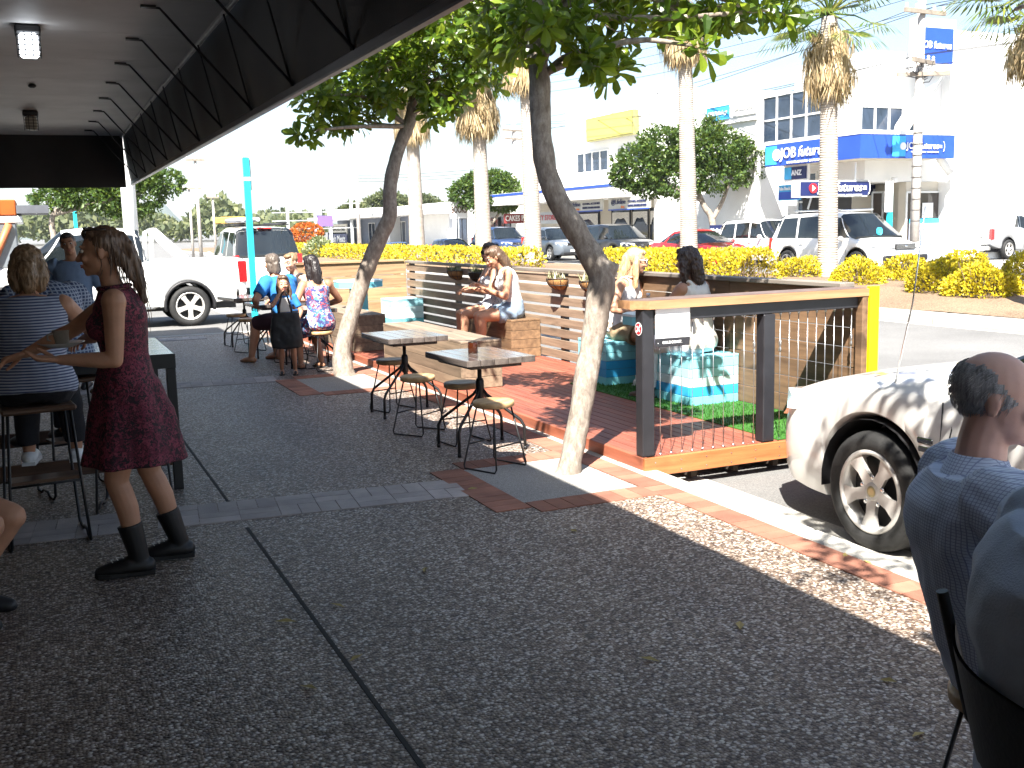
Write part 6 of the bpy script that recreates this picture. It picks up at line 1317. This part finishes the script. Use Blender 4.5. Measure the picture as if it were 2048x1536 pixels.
def hair(q, mat, parts, vox=.007, f=(.007, 34), zs=.18, name='hair', cap=1.0, strands=0, slen=.1):
    """parts: chains of (x,y,z,r) in head space"""
    hs = q.hs; mb = MB(); b = q.hm
    if cap:
        mb.ell(q.Hd(0, -.030, .040), V((.083*cap, .090*cap, .086*cap))*hs, b, 20, 12); mb.ell(q.Hd(0, .028, .092), V((.062, .046, .030))*hs*cap, b)
    for ch in parts:
        pts = [q.Hd(*c[:3]) for c in ch]; r = [c[3]*hs for c in ch]; mb.tube(pts, r, 12, round_ends=True)
    me = remesh(mb, name, vox, 2); ns = [v.normal.copy() for v in me.vertices]
    for v, n in zip(me.vertices, ns):
        c = v.co; v.co = c+n*(f[0]*NZ(V((c.x*f[1]*2, c.y*f[1]*2, c.z*f[1]*2*zs)))+f[0]*.6*NZ(V((c.x*f[1]*5, c.y*f[1]*5, c.z*f[1]*4*zs+3))))
    if strands:
        bm = bmesh.new(); bm.from_mesh(me); fb = MB(); fb.bm.free(); fb.bm = bm; vs = [v.co.copy() for v in random.sample(list(me.vertices), min(strands, len(me.vertices)))]
        for c in vs:
            if (q.hm.transposed() @ (c-q.hc)).y > .0: continue
            d = (c-q.hc); d.z = 0; d = d.normalized()*.02 if d.length > 1e-3 else V((0, .02, 0)); l = slen*rnd(.5, 1.2)
            fb.tube([c, c+d*.35+V((rnd(-.01, .01), rnd(-.01, .01), -l*.5)), c+d*.5+V((rnd(-.02, .02), rnd(-.02, .02), -l))], [.0022, .0018, .0008], 4, cap=False)
        bm.to_mesh(me); bm.free()
    me.materials.append(mat); return link(name, me, q.t)
def stripes(name, a, b, freq, axis='Z', rough=.85):
    t = NT('cloth_'+name); co = t.coord(); w = t.add('ShaderNodeTexWave', wave_type='BANDS', bands_direction=axis); w.inputs['Scale'].default_value = freq; w.inputs['Distortion'].default_value = .6; w.inputs['Detail'].default_value = 1; t.link(co, w.inputs[0])
    t.col(t.ramp(w.outputs['Fac'], [(.44, a), (.52, b)])); t.set(Roughness=rough); return t.m
def check(name, base, line, freq, w=.12, second=None):
    t = NT('cloth_'+name); co = t.coord(); c = base
    for ax, fr in (('X', freq), ('Z', freq*1.3), ('Y', freq*.0)):
        if not fr: continue
        wv = t.add('ShaderNodeTexWave', wave_type='BANDS', bands_direction=ax); wv.inputs['Scale'].default_value = fr; wv.inputs['Distortion'].default_value = .5; t.link(co, wv.inputs[0])
        c = t.mix(t.ramp(wv.outputs['Fac'], [(w, (1, 1, 1)), (w+.10, (0, 0, 0))]), c, line)
    t.col(c); t.set(Roughness=.85); t.bump(t.noise(co, 200, 2), .2, .003); return t.m
def floral(name, cols, scale, rough=.8, dist=.5):
    t = NT('cloth_'+name); co = t.coord(); n = t.add('ShaderNodeTexNoise'); n.inputs['Scale'].default_value = scale*.8; t.link(co, n.inputs[0]); mx = t.mix(.18, co, n.outputs['Color'], 'ADD')
    v = t.add('ShaderNodeTexVoronoi'); v.inputs['Scale'].default_value = scale; t.link(mx, v.inputs['Vector']); s = t.add('ShaderNodeSeparateColor'); t.link(v.outputs['Color'], s.inputs[0])
    r = t.add('ShaderNodeValToRGB'); r.color_ramp.interpolation = 'CONSTANT'; e = r.color_ramp.elements
    while len(e) < len(cols): e.new(.5)
    for i, c in enumerate(cols): e[i].position = i/len(cols); e[i].color = (*c, 1)
    t.link(s.outputs[0], r.inputs[0]); t.col(r.outputs[0]); t.set(Roughness=rough); t.bump(t.noise(co, 160, 2), .15, .003); return t.m
H_BROWN = hairmat('brown', (.05, .028, .016), (.16, .095, .055)); H_BLACK = hairmat('black', (.008, .006, .007), (.03, .022, .022)); H_BLOND = hairmat('blond', (.30, .19, .09), (.62, .46, .26)); H_DBLOND = hairmat('dark_blond', (.14, .085, .045), (.34, .22, .12)); H_GREY = hairmat('grey', (.12, .115, .115), (.52, .51, .51)); H_DBROWN = hairmat('dark_brown', (.022, .012, .008), (.07, .04, .028))
# 1 waitress -------------------------------------------------------------------------------------
q = person('woman in a maroon patterned dress and black boots carrying a plate with a cup', (.34, 5.24), 0, -82, 1.63, 'f', pz=.885, lean=1, bend=8, head=(2, 5, 0), sk='tan', vox=.0065, girth=1.06,
    L=dict(w=(-.13, .27, 1.055), hint=(-.15, -1, -.35), dir=(.10, 1, .12), palm=(0, 0, 1), curl=.25), Rr=dict(w=(.20, .56, 1.00), hint=(.5, -.4, -1), dir=(-.1, 1, -.28), palm=(-.3, 0, -1), curl=.35), footL=(-.09, .0, .085), footR=(.10, -.18, .09), kh=(0, 1, .1))
face(q, brow=False)
M_MAROON = floral('maroon', [(.10, .012, .028), (.015, .008, .012), (.16, .02, .045), (.03, .008, .014), (.22, .035, .06)], 46)
def sk_(mb):
    c = V((0, .0, .885)); mb.rings([[c+V((rx*math.cos(a)*(1+.05*math.cos(7*a)*k), ry*math.sin(a)*(1+.05*math.cos(7*a)*k)+oy, z)) for a in [2*PI*i/36 for i in range(36)]] for rx, ry, oy, z, k in ((.12, .095, .02, .14, 0), (.17, .145, 0, .04, .4), (.20, .19, -.01, -.10, .8), (.225, .22, -.01, -.26, 1), (.235, .235, -.01, -.345, 1.2))])
legs(q, M_MAROON, .5, .012, .3, .008, 'skirt', (.008, 7), sk_); top(q, M_MAROON, .05, .985, 0, .012, .008, (.005, 9), name='bodice')
MB().tube([q.spine(.985)[0]+q.X*.075*math.cos(a)+q.spine(.985)[2]*.062*math.sin(a)+V((0, .01*math.sin(a), .012)) for a in [2*PI*i/20 for i in range(21)]], .011, 6).build('collar', M_MAROON, q.t)
shoe(q, pm('boot_leather', (.006, .0055, .006), .5, .3, 12), .17, 'boot', pm('boot_sole', (.01, .01, .01), .7), .012, pm('lace', (.05, .05, .05), .8))
hair(q, hairmat('waitress', (.06, .032, .02), (.22, .13, .075)), [[(0, -.095, .06, .036), (0, -.125, .02, .034), (.0, -.145, -.07, .036), (0, -.155, -.17, .030), (0, -.165, -.26, .014)], [(-.04, -.06, .02, .032), (-.035, -.10, -.05, .028), (-.02, -.13, -.14, .020)], [(.04, -.06, .02, .032), (.035, -.10, -.05, .028), (.02, -.13, -.14, .020)]], .006, strands=130, slen=.13, cap=.97)
sunglasses(q, M_EYED, pm('lens_dark', (.02, .012, .012), .08), up=True)
pl = PD(122, 687, 5.02); t = thing('plate', 'white plate balanced on the hand of the woman in the maroon dress', 'plate', pl+V((0, 0, -.016)))
MB().lathe([(.004, 0), (.06, 0), (.065, .004), (.105, .020), (.107, .023), (.062, .009), (.004, .008)], n=32).build('dish', pm('china', (.62, .62, .60), .2, .05, 3), t)
t = thing('coffee_cup', 'small grey coffee cup standing on the carried plate', 'cup', pl+V((.005, 0, -.0065)))
MB().lathe([(.004, 0), (.026, 0), (.030, .006), (.041, .066), (.043, .072), (.039, .071), (.030, .02), (.004, .012)], n=28).build('cup', pm('stone_cup', (.34, .31, .27), .4, .15, 20), t); MB().tube([(-.036, 0, .055), (-.062, 0, .05), (-.062, 0, .026), (-.033, 0, .018)], .005, 8).build('handle', pm('stone_cup', (.34, .31, .27)), t)
# 2 woman in stripes ------------------------------------------------------------------------------
def seated(label, xy, gz, seat, heading, H=1.66, fwd=.0, feet=((-.10, .36), (.10, .36)), fz=.0, **k):
    s = H/1.70; return person(label, xy, gz, heading, H, pz=seat+.105*s, footL=(feet[0][0], feet[0][1], fz+.078*s), footR=(feet[1][0], feet[1][1], fz+.078*s), kh=k.pop('kh', (0, 1, .7)), **k)
q = seated('woman in a striped sleeveless top with a brown bob, back to the camera', (PD(72, 815, 5.55).x, PD(72, 815, 5.55).y), 0, .745, 8, 1.58, fz=.34, feet=((-.12, .42), (.13, .42)), lean=10, bend=16, head=(-6, 10, 0), vox=.008, girth=1.24, sk='tan', L=dict(w=(-.20, .42, 1.02), hint=(-1, -.3, -.5)), Rr=dict(w=(.20, .42, 1.02), hint=(1, -.3, -.5)))
top(q, stripes('stripe', (.06, .08, .17), (.40, .44, .53), 21), -.1, .955, 0, .016, .008, (.007, 8), loose=lambda t: .012*max(0, 1-t)); legs(q, cloth('black', (.012, .012, .016)), 1, .012, .02, .010, shin=.9, name='trousers'); shoe(q, M_WHITE, 0, 'shoe', M_WHITE)
hair(q, H_DBLOND, [[(-.055, -.05, .0, .05), (-.062, -.055, -.07, .048), (-.055, -.05, -.12, .036)], [(.055, -.05, .0, .05), (.062, -.055, -.07, .048), (.055, -.05, -.12, .036)], [(0, -.085, .0, .058), (0, -.10, -.07, .056), (0, -.095, -.125, .040)]], .006, cap=1.06, strands=80, slen=.05)
# 3 man in check shirt ------------------------------------------------------------------------------
q = seated('man in a dark blue check shirt hunched over the high table', (PD(132, 700, 6.6).x, PD(132, 700, 6.6).y), 0, .745, -25, 1.72, fz=.25, sex='m', feet=((-.12, .40), (.14, .40)), lean=22, bend=34, head=(-12, 22, 0), vox=.009, girth=1.0, sk='tan', L=dict(w=(-.2, .55, 1.0), hint=(-1, -.3, -.4)), Rr=dict(w=(.22, .52, 1.0), hint=(1, -.3, -.4)))
top(q, check('bluecheck', (.035, .055, .13), (.32, .37, .46), 11, .20), -.1, .99, 1.0, .018, .009, (.010, 7), fore=.3); legs(q, cloth('navy', (.02, .022, .035)), 1, .014, .05, .011, shin=.95); shoe(q, M_TRIM, 0, 'shoe')
hair(q, H_BLACK, [[(0, -.08, .02, .06), (0, -.085, -.05, .045)]], .007, cap=1.03)
# 4 walking man -----------------------------------------------------------------------------------------
wm = PD(141, 470, 11.2); q = person('man in a pale blue shirt and dark trousers walking toward the tables', (wm.x, wm.y), 0, 196, 1.66, 'm', pz=.88, lean=4, bend=6, head=(-12, 6, 8), sk='warm', vox=.010, L=dict(w=(-.27, .10, .86), hint=(-.3, -1, 0)), Rr=dict(w=(.27, -.05, .84), hint=(.3, -1, 0)), footL=(-.09, .16, .085), footR=(.09, -.16, .11))
face(q); top(q, cloth('paleblue', (.20, .29, .46)), -.12, .99, .95, .018, .011, (.008, 8), loose=lambda t: .01); legs(q, cloth('charcoal', (.02, .02, .028)), 1, .014, .05, .012, shin=.97); shoe(q, M_TRIM, 0, 'shoe'); hair(q, H_BLACK, [], .008, cap=.985)
# 5 person at the left edge ------------------------------------------------------------------------------
q = seated('person cut off by the left edge, only a bare bent knee and dark hair showing', (-.60, 4.96), 0, .47, 112, 1.72, feet=((-.10, .17), (.14, .21)), lean=8, bend=10, head=(0, 8, 0), sk='tan', vox=.008, girth=1.1)
top(q, cloth('maroonbrown', (.06, .022, .025)), -.1, .98, .7, .016, .010); legs(q, cloth('black', (.012, .012, .016)), .55, .018, .05, .010, name='shorts'); shoe(q, M_TRIM, 0, 'shoe'); hair(q, H_DBROWN, [[(0, -.08, 0, .05), (0, -.09, -.10, .04)]], .008)
# 6-9 family at the far table ---------------------------------------------------------------------------------
c = PD(580, 668, 13.1); q = seated('barefoot man in a bright blue shirt with grey brown hair, back to the camera', (c.x, c.y), 0, .46, -34, 1.74, sex='m', feet=((-.26, .42), (.12, .36)), lean=16, bend=18, head=(14, 4, 0), vox=.010, girth=1.12, sk='tan', L=dict(w=(-.25, .30, .72), hint=(-1, -.5, -.3)), Rr=dict(w=(.22, .42, .76), hint=(1, -.5, -.3)))
top(q, cloth('bright_blue', (.02, .17, .48)), -.12, .99, .75, .02, .011, (.009, 8)); legs(q, cloth('plum', (.05, .018, .028)), .98, .020, .05, .012, name='shorts', flare=.012); hair(q, hairmat('salt', (.055, .042, .035), (.16, .125, .10)), [[(0, -.085, -.01, .055), (0, -.095, -.09, .05)], [(-.06, -.05, -.02, .035), (-.055, -.06, -.09, .03)], [(.06, -.05, -.02, .035), (.055, -.06, -.09, .03)]], .007, cap=1.04)
c = PD(607, 640, 14.0); q = seated('woman with tied back blonde hair facing the camera across the far table', (c.x, c.y), 0, .46, 242, 1.68, lean=8, bend=12, head=(-6, 14, 0), vox=.009, sk='fair', L=dict(w=(-.12, .35, .74)), Rr=dict(w=(.12, .35, .74)))
face(q); top(q, cloth('darktop', (.05, .045, .05)), -.1, .93, 0, .014, .010, straps=.02); legs(q, cloth('denim', (.06, .09, .16)), 1, .012, .05, .012, shin=.95); hair(q, H_DBLOND, [[(0, -.11, .06, .035), (0, -.125, .07, .03)]], .007, cap=1.0)
c = G(577, 748); q = person('girl with long brown hair in a blue and white top standing by the table', (c.x, c.y), 0, 192, 1.13, 'f', pz=.58, head=(-4, 4, 4), sk='tan', vox=.007, girth=.86, lean=2, L=dict(w=(-.12, .16, .60), hint=(-1, -.4, -.5)), Rr=dict(w=(.05, .13, .93), hint=(.6, .3, -1), dir=(-.3, -.2, 1), palm=(0, -1, 0)), footL=(-.08, .03, .055), footR=(.07, -.02, .055))
face(q, brow=False); top(q, cloth('bright_blue', (.02, .17, .48)), .0, .97, .7, .014, .008); legs(q, cloth('black', (.012, .012, .016)), .55, .014, .3, .008, name='shorts', flare=.01)
MB().box(q.spine(.62)[0]+V((0, .086, .01)), (.12, .016, .16), 0, .007).build('white_bib', cloth('whitebib', (.7, .68, .64)), q.t); shoe(q, M_TRIM, 0, 'thong', M_TRIM, -.012)
hair(q, H_BROWN, [[(-.065, -.02, .0, .03), (-.078, .0, -.10, .03), (-.08, .02, -.22, .022)], [(.065, -.02, .0, .03), (.078, .0, -.10, .03), (.08, .02, -.22, .022)], [(0, -.09, 0, .05), (0, -.10, -.12, .045), (0, -.10, -.22, .03)]], .006, cap=1.02)
c = PD(573, 660, 11.65); t = thing('tote_bag', 'big black tote bag hanging in front of the girl', 'bag', (c.x, c.y, c.z), R(-18))
bg_ = MB().rings([[V((w_*math.copysign(abs(math.cos(a))**.5, math.cos(a)), d_*math.copysign(abs(math.sin(a))**.6, math.sin(a)), z)) for a in [2*PI*i/28 for i in range(28)]] for w_, d_, z in ((.10, .05, -.205), (.165, .085, -.19), (.178, .09, -.10), (.165, .075, .05), (.145, .05, .19), (.14, .04, .195))])
me = remesh(bg_, 'pouch', .008, 2); fold(me, .010, 9, .004, 22); me.materials.append(pm('bag_black', (.010, .010, .012), .6, .3, 9, .2, 120)); link('pouch', me, t)
for y in (-.035, .035): MB().tube([(-.07, y, .18), (-.065, y, .27), (-.03, y*.5, .40), (.0, 0, .435), (.02, y*.5, .40), (.055, y, .27), (.07, y, .18)], .008, 6).build('strap', pm('bag_black', (.01, .01, .012)), t)
c = PD(642, 676, 12.25); q = seated('black haired woman in a multicoloured floral dress, back to the camera', (c.x, c.y), 0, .46, -12, 1.66, lean=8, bend=10, head=(-14, 6, -4), vox=.009, sk='warm', girth=1.0, feet=((-.14, .28), (.10, .22)), L=dict(w=(-.36, .12, .98), hint=(-.3, -.2, -1), dir=(-.25, .1, 1), palm=(0, 1, 0)), Rr=dict(w=(.20, .33, .72), hint=(1, -.6, -.2)))
M_FLOR = floral('floral', [(.04, .06, .22), (.30, .04, .07), (.10, .28, .48), (.55, .52, .52), (.05, .05, .16), (.45, .16, .22), (.02, .10, .20)], 24)
top(q, M_FLOR, -.1, .82, 0, .014, .009, straps=.010, name='bodice'); legs(q, M_FLOR, .72, .028, .2, .011, name='skirt', flare=.03); shoe(q, M_TRIM, 0, 'thong', M_TRIM, -.012)
hair(q, H_BLACK, [[(0, -.08, .02, .06), (-.02, -.10, -.09, .062), (-.03, -.11, -.20, .052), (-.03, -.11, -.28, .030)], [(-.06, -.03, 0, .04), (-.075, -.04, -.12, .04), (-.07, -.05, -.22, .03)], [(.06, -.04, 0, .04), (.06, -.06, -.10, .04)]], .007, cap=1.06, strands=60, slen=.08)
for x, y, lab in ((642, 676, 'stool under the woman in the floral dress'), (580, 668, 'stool under the barefoot man'), (607, 640, 'stool under the woman with tied back blonde hair')):
    D_ = {642: 12.25, 580: 13.1, 607: 14.0}[x]; c = PD(x, y, D_); dup(st, (c.x, c.y, 0), R(x), lab)
# 10-11 women on the timber seat --------------------------------------------------------------------------------
sy = 11.35
q = seated('woman in round dark sunglasses and a pale floral playsuit', (5.10, 11.97), DZ, .445, -86, 1.66, lean=-2, bend=14, head=(-42, 2, 0), vox=.008, sk='tan', feet=((-.10, .44), (.12, .40)), L=dict(w=(-.05, .26, .78), hint=(-1, -.6, -.4), dir=(.3, 1, .3), curl=.5), Rr=dict(w=(.12, .30, .74), hint=(1, -.5, -.5), dir=(-.4, 1, .2), curl=.6))
M_PLAY = floral('playsuit', [(.62, .62, .64), (.05, .06, .14), (.66, .66, .67), (.58, .58, .62), (.20, .24, .36), (.66, .66, .66)], 52)
face(q, eyes=False); top(q, M_PLAY, -.1, .76, 0, .013, .008, straps=.006, name='playsuit_top'); legs(q, M_PLAY, .38, .018, .2, .009, name='playsuit_shorts', flare=.012); sunglasses(q, M_EYED, pm('lens_dark', (.02, .012, .012), .08))
hair(q, H_DBROWN, [[(-.05, -.02, .05, .045), (-.08, -.02, -.02, .036), (-.07, -.02, -.09, .03)], [(.05, -.02, .05, .045), (.08, -.02, -.02, .036), (.07, -.02, -.09, .03)], [(0, -.08, 0, .06), (0, -.09, -.08, .05)]], .006, (.012, 22), .6, cap=1.08)
q = seated('woman in a white tank top and denim shorts looking down at her hands', (5.10, 11.38), DZ, .445, -80, 1.68, lean=6, bend=26, head=(-4, 30, 0), vox=.008, sk='tan', feet=((-.12, .42), (.10, .38)), girth=1.04, L=dict(w=(-.08, .32, .80), hint=(-.8, -1, -.6), dir=(.2, 1, .35), curl=.5), Rr=dict(w=(.10, .36, .84), hint=(.9, -.8, -.7), dir=(-.3, 1, .35), curl=.55))
face(q); top(q, cloth('whitetank', (.74, .74, .73)), .0, .90, 0, .014, .008, straps=.020, name='tank_top'); legs(q, pm('cloth_denim_light', (.22, .30, .40), .85, .25, 22, .3, 160), .50, .020, .22, .009, name='denim_shorts', flare=.010)
hair(q, H_BROWN, [[(-.055, -.05, .0, .045), (-.06, -.06, -.10, .036), (-.05, -.075, -.19, .022)], [(.055, -.05, .0, .045), (.06, -.06, -.10, .036), (.05, -.075, -.19, .022)], [(0, -.09, 0, .055), (0, -.105, -.10, .05), (0, -.11, -.20, .03)]], .006, cap=1.05, strands=60, slen=.06)
tag(MB().box(q.t.matrix_world @ V((0, 0, 0)), (.005, .005, .005)).build('phone', M_TRIM), 'x', 'x') if 0 else None
# 12 blonde with white sunglasses ----------------------------------------------------------------------------------
q = seated('blonde woman in white sunglasses and a white singlet on the darker blue cube', (c2.x+.20, c2.y+.24), DZ, .42, 148, 1.66, lean=8, bend=14, head=(-34, 12, 0), vox=.0075, sk='tan', feet=((-.06, .34), (.24, .33)), L=dict(w=(-.06, .34, .70), hint=(-1, -.5, -.4), dir=(.4, 1, 0)), Rr=dict(w=(.16, .28, .69), hint=(1, -.7, -.5), dir=(-.3, 1, .1)))
face(q, eyes=False); top(q, cloth('whitesinglet', (.76, .76, .76)), -.06, .86, 0, .015, .008, straps=.014, name='singlet', loose=lambda t: .010*max(0, 1-t)); legs(q, pm('cloth_khaki', (.30, .22, .13), .7, .3, 9, .2, 120), .58, .022, .16, .009, name='shorts', flare=.012); shoe(q, pm('canvas_white', (.70, .68, .62), .8, .05, 9), .02, 'shoe', M_WHITE)
sunglasses(q, pm('frame_white', (.80, .80, .80), .3), pm('lens_dark', (.02, .012, .012), .08)); MB().tube([q.spine(.985)[0]+V((0, .0, .03))+q.X*.06*math.cos(a)+V((0, .062*math.sin(a)+.01, -.012*math.sin(a))) for a in [2*PI*i/24 for i in range(25)]], .0045, 5).build('necklace', M_WHITE, q.t)
hair(q, H_BLOND, [[(-.05, -.01, .06, .04), (-.078, -.01, -.03, .030), (-.082, .01, -.13, .028), (-.075, .02, -.25, .018)], [(.05, -.01, .06, .04), (.078, -.01, -.03, .030), (.082, .01, -.13, .028), (.075, .03, -.25, .018)], [(0, -.085, .02, .06), (0, -.10, -.10, .055), (0, -.115, -.22, .036)]], .006, cap=1.04, strands=120, slen=.10)
t = thing('glass_bottle', 'clear glass bottle on the small teal table beside the blonde woman', 'bottle', (5.00, 8.16, DZ+.61))
MB().lathe([(.004, 0), (.034, 0), (.036, .006), (.036, .13), (.030, .165), (.016, .215), (.015, .255), (.018, .258), (.018, .27), (.004, .27)], n=20).build('bottle', glass('clear_bottle', (.45, .47, .48), .05, .45), t); MB().lathe([(.0185, .262), (.0185, .285), (.004, .286)], n=14).build('cap', M_WHITE, t)
# 13 brunette in white ------------------------------------------------------------------------------------------------
q = seated('dark haired woman in a cream sleeveless top and white trousers on the pale cube', (5.08, 7.50), DZ, .42, -22, 1.68, lean=4, bend=10, head=(6, 6, 0), vox=.0075, sk='warm', girth=1.04, feet=((-.16, .40), (.06, .42)), L=dict(w=(-.14, .40, .66), hint=(-1, -.5, -.4)), Rr=dict(w=(.16, .42, .68), hint=(1, -.5, -.4)))
top(q, cloth('cream', (.70, .66, .58)), -.14, .93, 0, .020, .008, (.011, 9), (.004, 24), straps=.022, name='cream_top', loose=lambda t: .018*max(0, .8-t)); legs(q, cloth('white_trousers', (.72, .73, .76)), 1, .022, .0, .009, name='trousers', shin=.95); shoe(q, pm('sandal', (.10, .06, .04), .7), 0, 'sandal', M_TRIM, -.008)
hair(q, H_DBROWN, [[(-.05, -.03, .05, .05), (-.085, -.04, -.04, .042), (-.09, -.04, -.14, .036), (-.08, -.04, -.2, .022)], [(.05, -.03, .05, .05), (.085, -.04, -.04, .042), (.09, -.04, -.14, .036), (.08, -.04, -.2, .022)], [(0, -.09, .02, .065), (0, -.11, -.08, .062), (.01, -.11, -.19, .046), (.0, -.10, -.25, .026)]], .006, (.013, 20), .6, cap=1.10, strands=160, slen=.09)
# 14 old man -------------------------------------------------------------------------------------------------------------
def folding_chair(label, xy, heading):
    t = thing('folding_chair', label, 'chair', (xy[0], xy[1], 0), -R(heading), 'black folding chairs')
    MB().box((0, 0, .445), (.40, .38, .025), 0, .008).build('seat', M_BLACK, t); MB().grid(lambda u, v: V((-.215+.43*u, -.225-.05*math.sin(PI*u)-.05*v, .60+.22*v)), 12, 4).grid(lambda u, v: V((-.215+.43*u, -.232-.05*math.sin(PI*u)-.05*v, .60+.22*v)), 12, 4).build('backrest', M_BLACKFAB, t)
    for s in (-1, 1):
        MB().tube([(s*.225, .24, 0), (s*.225, .10, .26), (s*.225, -.14, .50), (s*.225, -.235, .62), (s*.222, -.30, .88)], .012, 8).build('long_leg', M_BLACK, t); MB().tube([(s*.205, -.36, 0), (s*.205, -.05, .28), (s*.205, .16, .43)], .012, 8).build('short_leg', M_BLACK, t)
    MB().tube([(-.205, -.30, .055), (.205, -.30, .055)], .008, 6).build('stretcher', M_BLACK, t); return t
oc = PD(2048, 800, 2.44); hd_ = 120
q = seated('balding old man in a pale blue check shirt seen from behind at the right', (oc.x+.0, oc.y+.0), 0, .45, hd_, 1.62, sex='m', lean=-18, bend=24, head=(20, 6, 0), vox=.0055, sk='old', girth=1.08, feet=((-.12, .36), (.12, .36)), L=dict(w=(-.20, .34, .72), hint=(-1, -.5, -.4)), Rr=dict(w=(.20, .36, .70), hint=(1, -.6, -.4)))
print('old head', q.t.matrix_world @ q.hc, oc)
face(q); M_OLDSH = check('palecheck', (.66, .74, .88), (.32, .38, .56), 33, .05); top(q, M_OLDSH, -.14, .985, 1.0, .022, .006, (.014, 7), (.006, 19), loose=lambda t: .010, fore=.2, armr=1.38)
cl_ = MB(); cr_ = []
for z, r in ((-.03, .082), (.030, .064), (.034, .068), (-.045, .104)): cr_.append([q.spine(.985)[0]+q.X*r*math.cos(a)+V((0, r*.92*math.sin(a)+.004, z+.012-.018*max(0, math.sin(a)))) for a in [2*PI*i/28 for i in range(28)]])
cl_.rings(cr_, cap=False).build('collar', M_OLDSH, q.t); legs(q, cloth('grey_trouser', (.10, .10, .11)), 1, .014, .05, .012, shin=.95); shoe(q, M_TRIM, 0, 'shoe')
def scalp(q, mat, keep, k=1.045, n=72, m=48):
    hs = q.hs; mb = MB(); c0 = V((0, -.018, .028)); r0 = V((.074, .092, .084))*k; g = {}
    for i in range(m+1):
        for j in range(n):
            th, ph = PI*i/m, 2*PI*j/n; p = c0+V((r0.x*math.sin(th)*math.cos(ph), r0.y*math.sin(th)*math.sin(ph), r0.z*math.cos(th))); g[i, j] = p
    vs = {}
    def vert(i, j):
        j %= n
        if (i, j) not in vs: p = g[i, j]; vs[i, j] = mb._v(q.Hd(*(c0+(p-c0)*(1+.014*NZ(V((p.x*260, p.y*90, p.z*90)))))))
        return vs[i, j]
    for i in range(m):
        for j in range(n):
            p = (g[i, j]+g[i+1, (j+1) % n])/2
            if keep(p, .012*NZ(p*70)):
                try: f_ = mb.bm.faces.new((vert(i, j), vert(i, j+1), vert(i+1, j+1), vert(i+1, j))); f_.smooth = True
                except ValueError: pass
    pts = [v.co.copy() for v in mb.bm.verts]
    for c in random.sample(pts, min(700, len(pts))):
        d = (c-q.hc).normalized(); e = V((rnd(-.2, .2), rnd(-.2, .2), -1))+q.hm @ V((0, -.6, 0)); e = (e-d*e.dot(d)).normalized(); mb.tube([c-d*.001, c+d*.0022+e*.010, c+d*.0008+e*.022], [.0010, .0009, .0003], 3, cap=False)
    return mb.build('hair', mat, q.t)
scalp(q, H_GREY, lambda p, e: p.z < .082+e-max(0, p.y+.035)*1.0 and p.y < .040+e and p.z > -.055 and not (abs(p.z+.01) < .030 and p.y > -.028 and p.y < .012))
dup(st, (oc.x, oc.y, 0), R(20), 'stool under the balding old man')
# 15 person cut off at the lower right -----------------------------------------------------------------------------------------
oc = PD(2215, 1250, 1.80); hd_ = 122
q = seated('person in a loose grey blue shirt cut off by the lower right corner', (oc.x, oc.y), 0, .46, hd_, 1.72, sex='m', lean=-6, bend=10, head=(0, 6, 0), vox=.007, sk='old', girth=1.16, feet=((-.12, .36), (.12, .36)), L=dict(w=(-.22, .34, .70), hint=(-1, -.8, -.4)), Rr=dict(w=(.24, .22, .70), hint=(1, -.9, -.5)))
top(q, cloth('greyblue', (.46, .54, .68)), -.20, .985, 1.0, .02, .007, (.020, 5), (.007, 15), loose=lambda t: .022, fore=.4, armr=1.4); legs(q, cloth('bluegrey_trouser', (.13, .16, .23)), 1, .018, .05, .012, shin=.95); shoe(q, M_TRIM, 0, 'shoe'); hair(q, H_GREY, [[(0, -.08, 0, .05), (0, -.085, -.04, .045)]], .008)
_c = oc+cR*.10; folding_chair('black folding chair in the lower right corner with its cloth back pressed into a shirt', (_c.x, _c.y), hd_-4)
bpy.context.view_layer.update()
# ---------------------------------------------------------------- the air between here and the hills
hz = NT('haze_air'); hz.n.nodes.remove(hz.b); pv = hz.add('ShaderNodeVolumePrincipled'); pv.inputs['Color'].default_value = (.85, .92, 1, 1); pv.inputs['Density'].default_value = .00018; pv.inputs['Anisotropy'].default_value = .2
hz.link(pv.outputs[0], hz.out.inputs['Volume']); tag(MB().b2((-2600, -300, -1.5), (3200, 4200, 160)).build('haze', hz.m), kind='stuff')
# ================================================================ LIGHT
SUN = V((.485, .67, -1.0)).normalized()                              # travel direction of the sunlight
sl = bpy.data.lights.new('sun', 'SUN'); sl.energy = 5.0; sl.angle = R(.53); sl.color = (1, .95, .87)
so = bpy.data.objects.new('sun', sl); COL.objects.link(so); so.rotation_euler = SUN.to_track_quat('-Z', 'Y').to_euler()
W = bpy.data.worlds.new('World'); SC.world = W; W.use_nodes = True
nt = W.node_tree; sky = nt.nodes.new('ShaderNodeTexSky'); sky.sky_type = 'NISHITA'; sky.sun_disc = False
sky.sun_elevation = math.asin(-SUN.z); sky.sun_rotation = math.atan2(-SUN.x, -SUN.y)
sky.air_density = 1.0; sky.dust_density = 1.2; sky.ozone_density = 1.0
bg = nt.nodes['Background']; nt.links.new(sky.outputs[0], bg.inputs[0]); bg.inputs[1].default_value = .064
SC.view_settings.view_transform = 'Standard'; SC.view_settings.look = 'None'; SC.view_settings.exposure = 2.0; SC.view_settings.gamma = 1
SC.cycles.max_bounces = 8; SC.cycles.diffuse_bounces = 4; SC.cycles.transparent_max_bounces = 12
SC.cycles.use_denoising = True; SC.cycles.caustics_reflective = False; SC.cycles.caustics_refractive = False
bpy.context.view_layer.update()
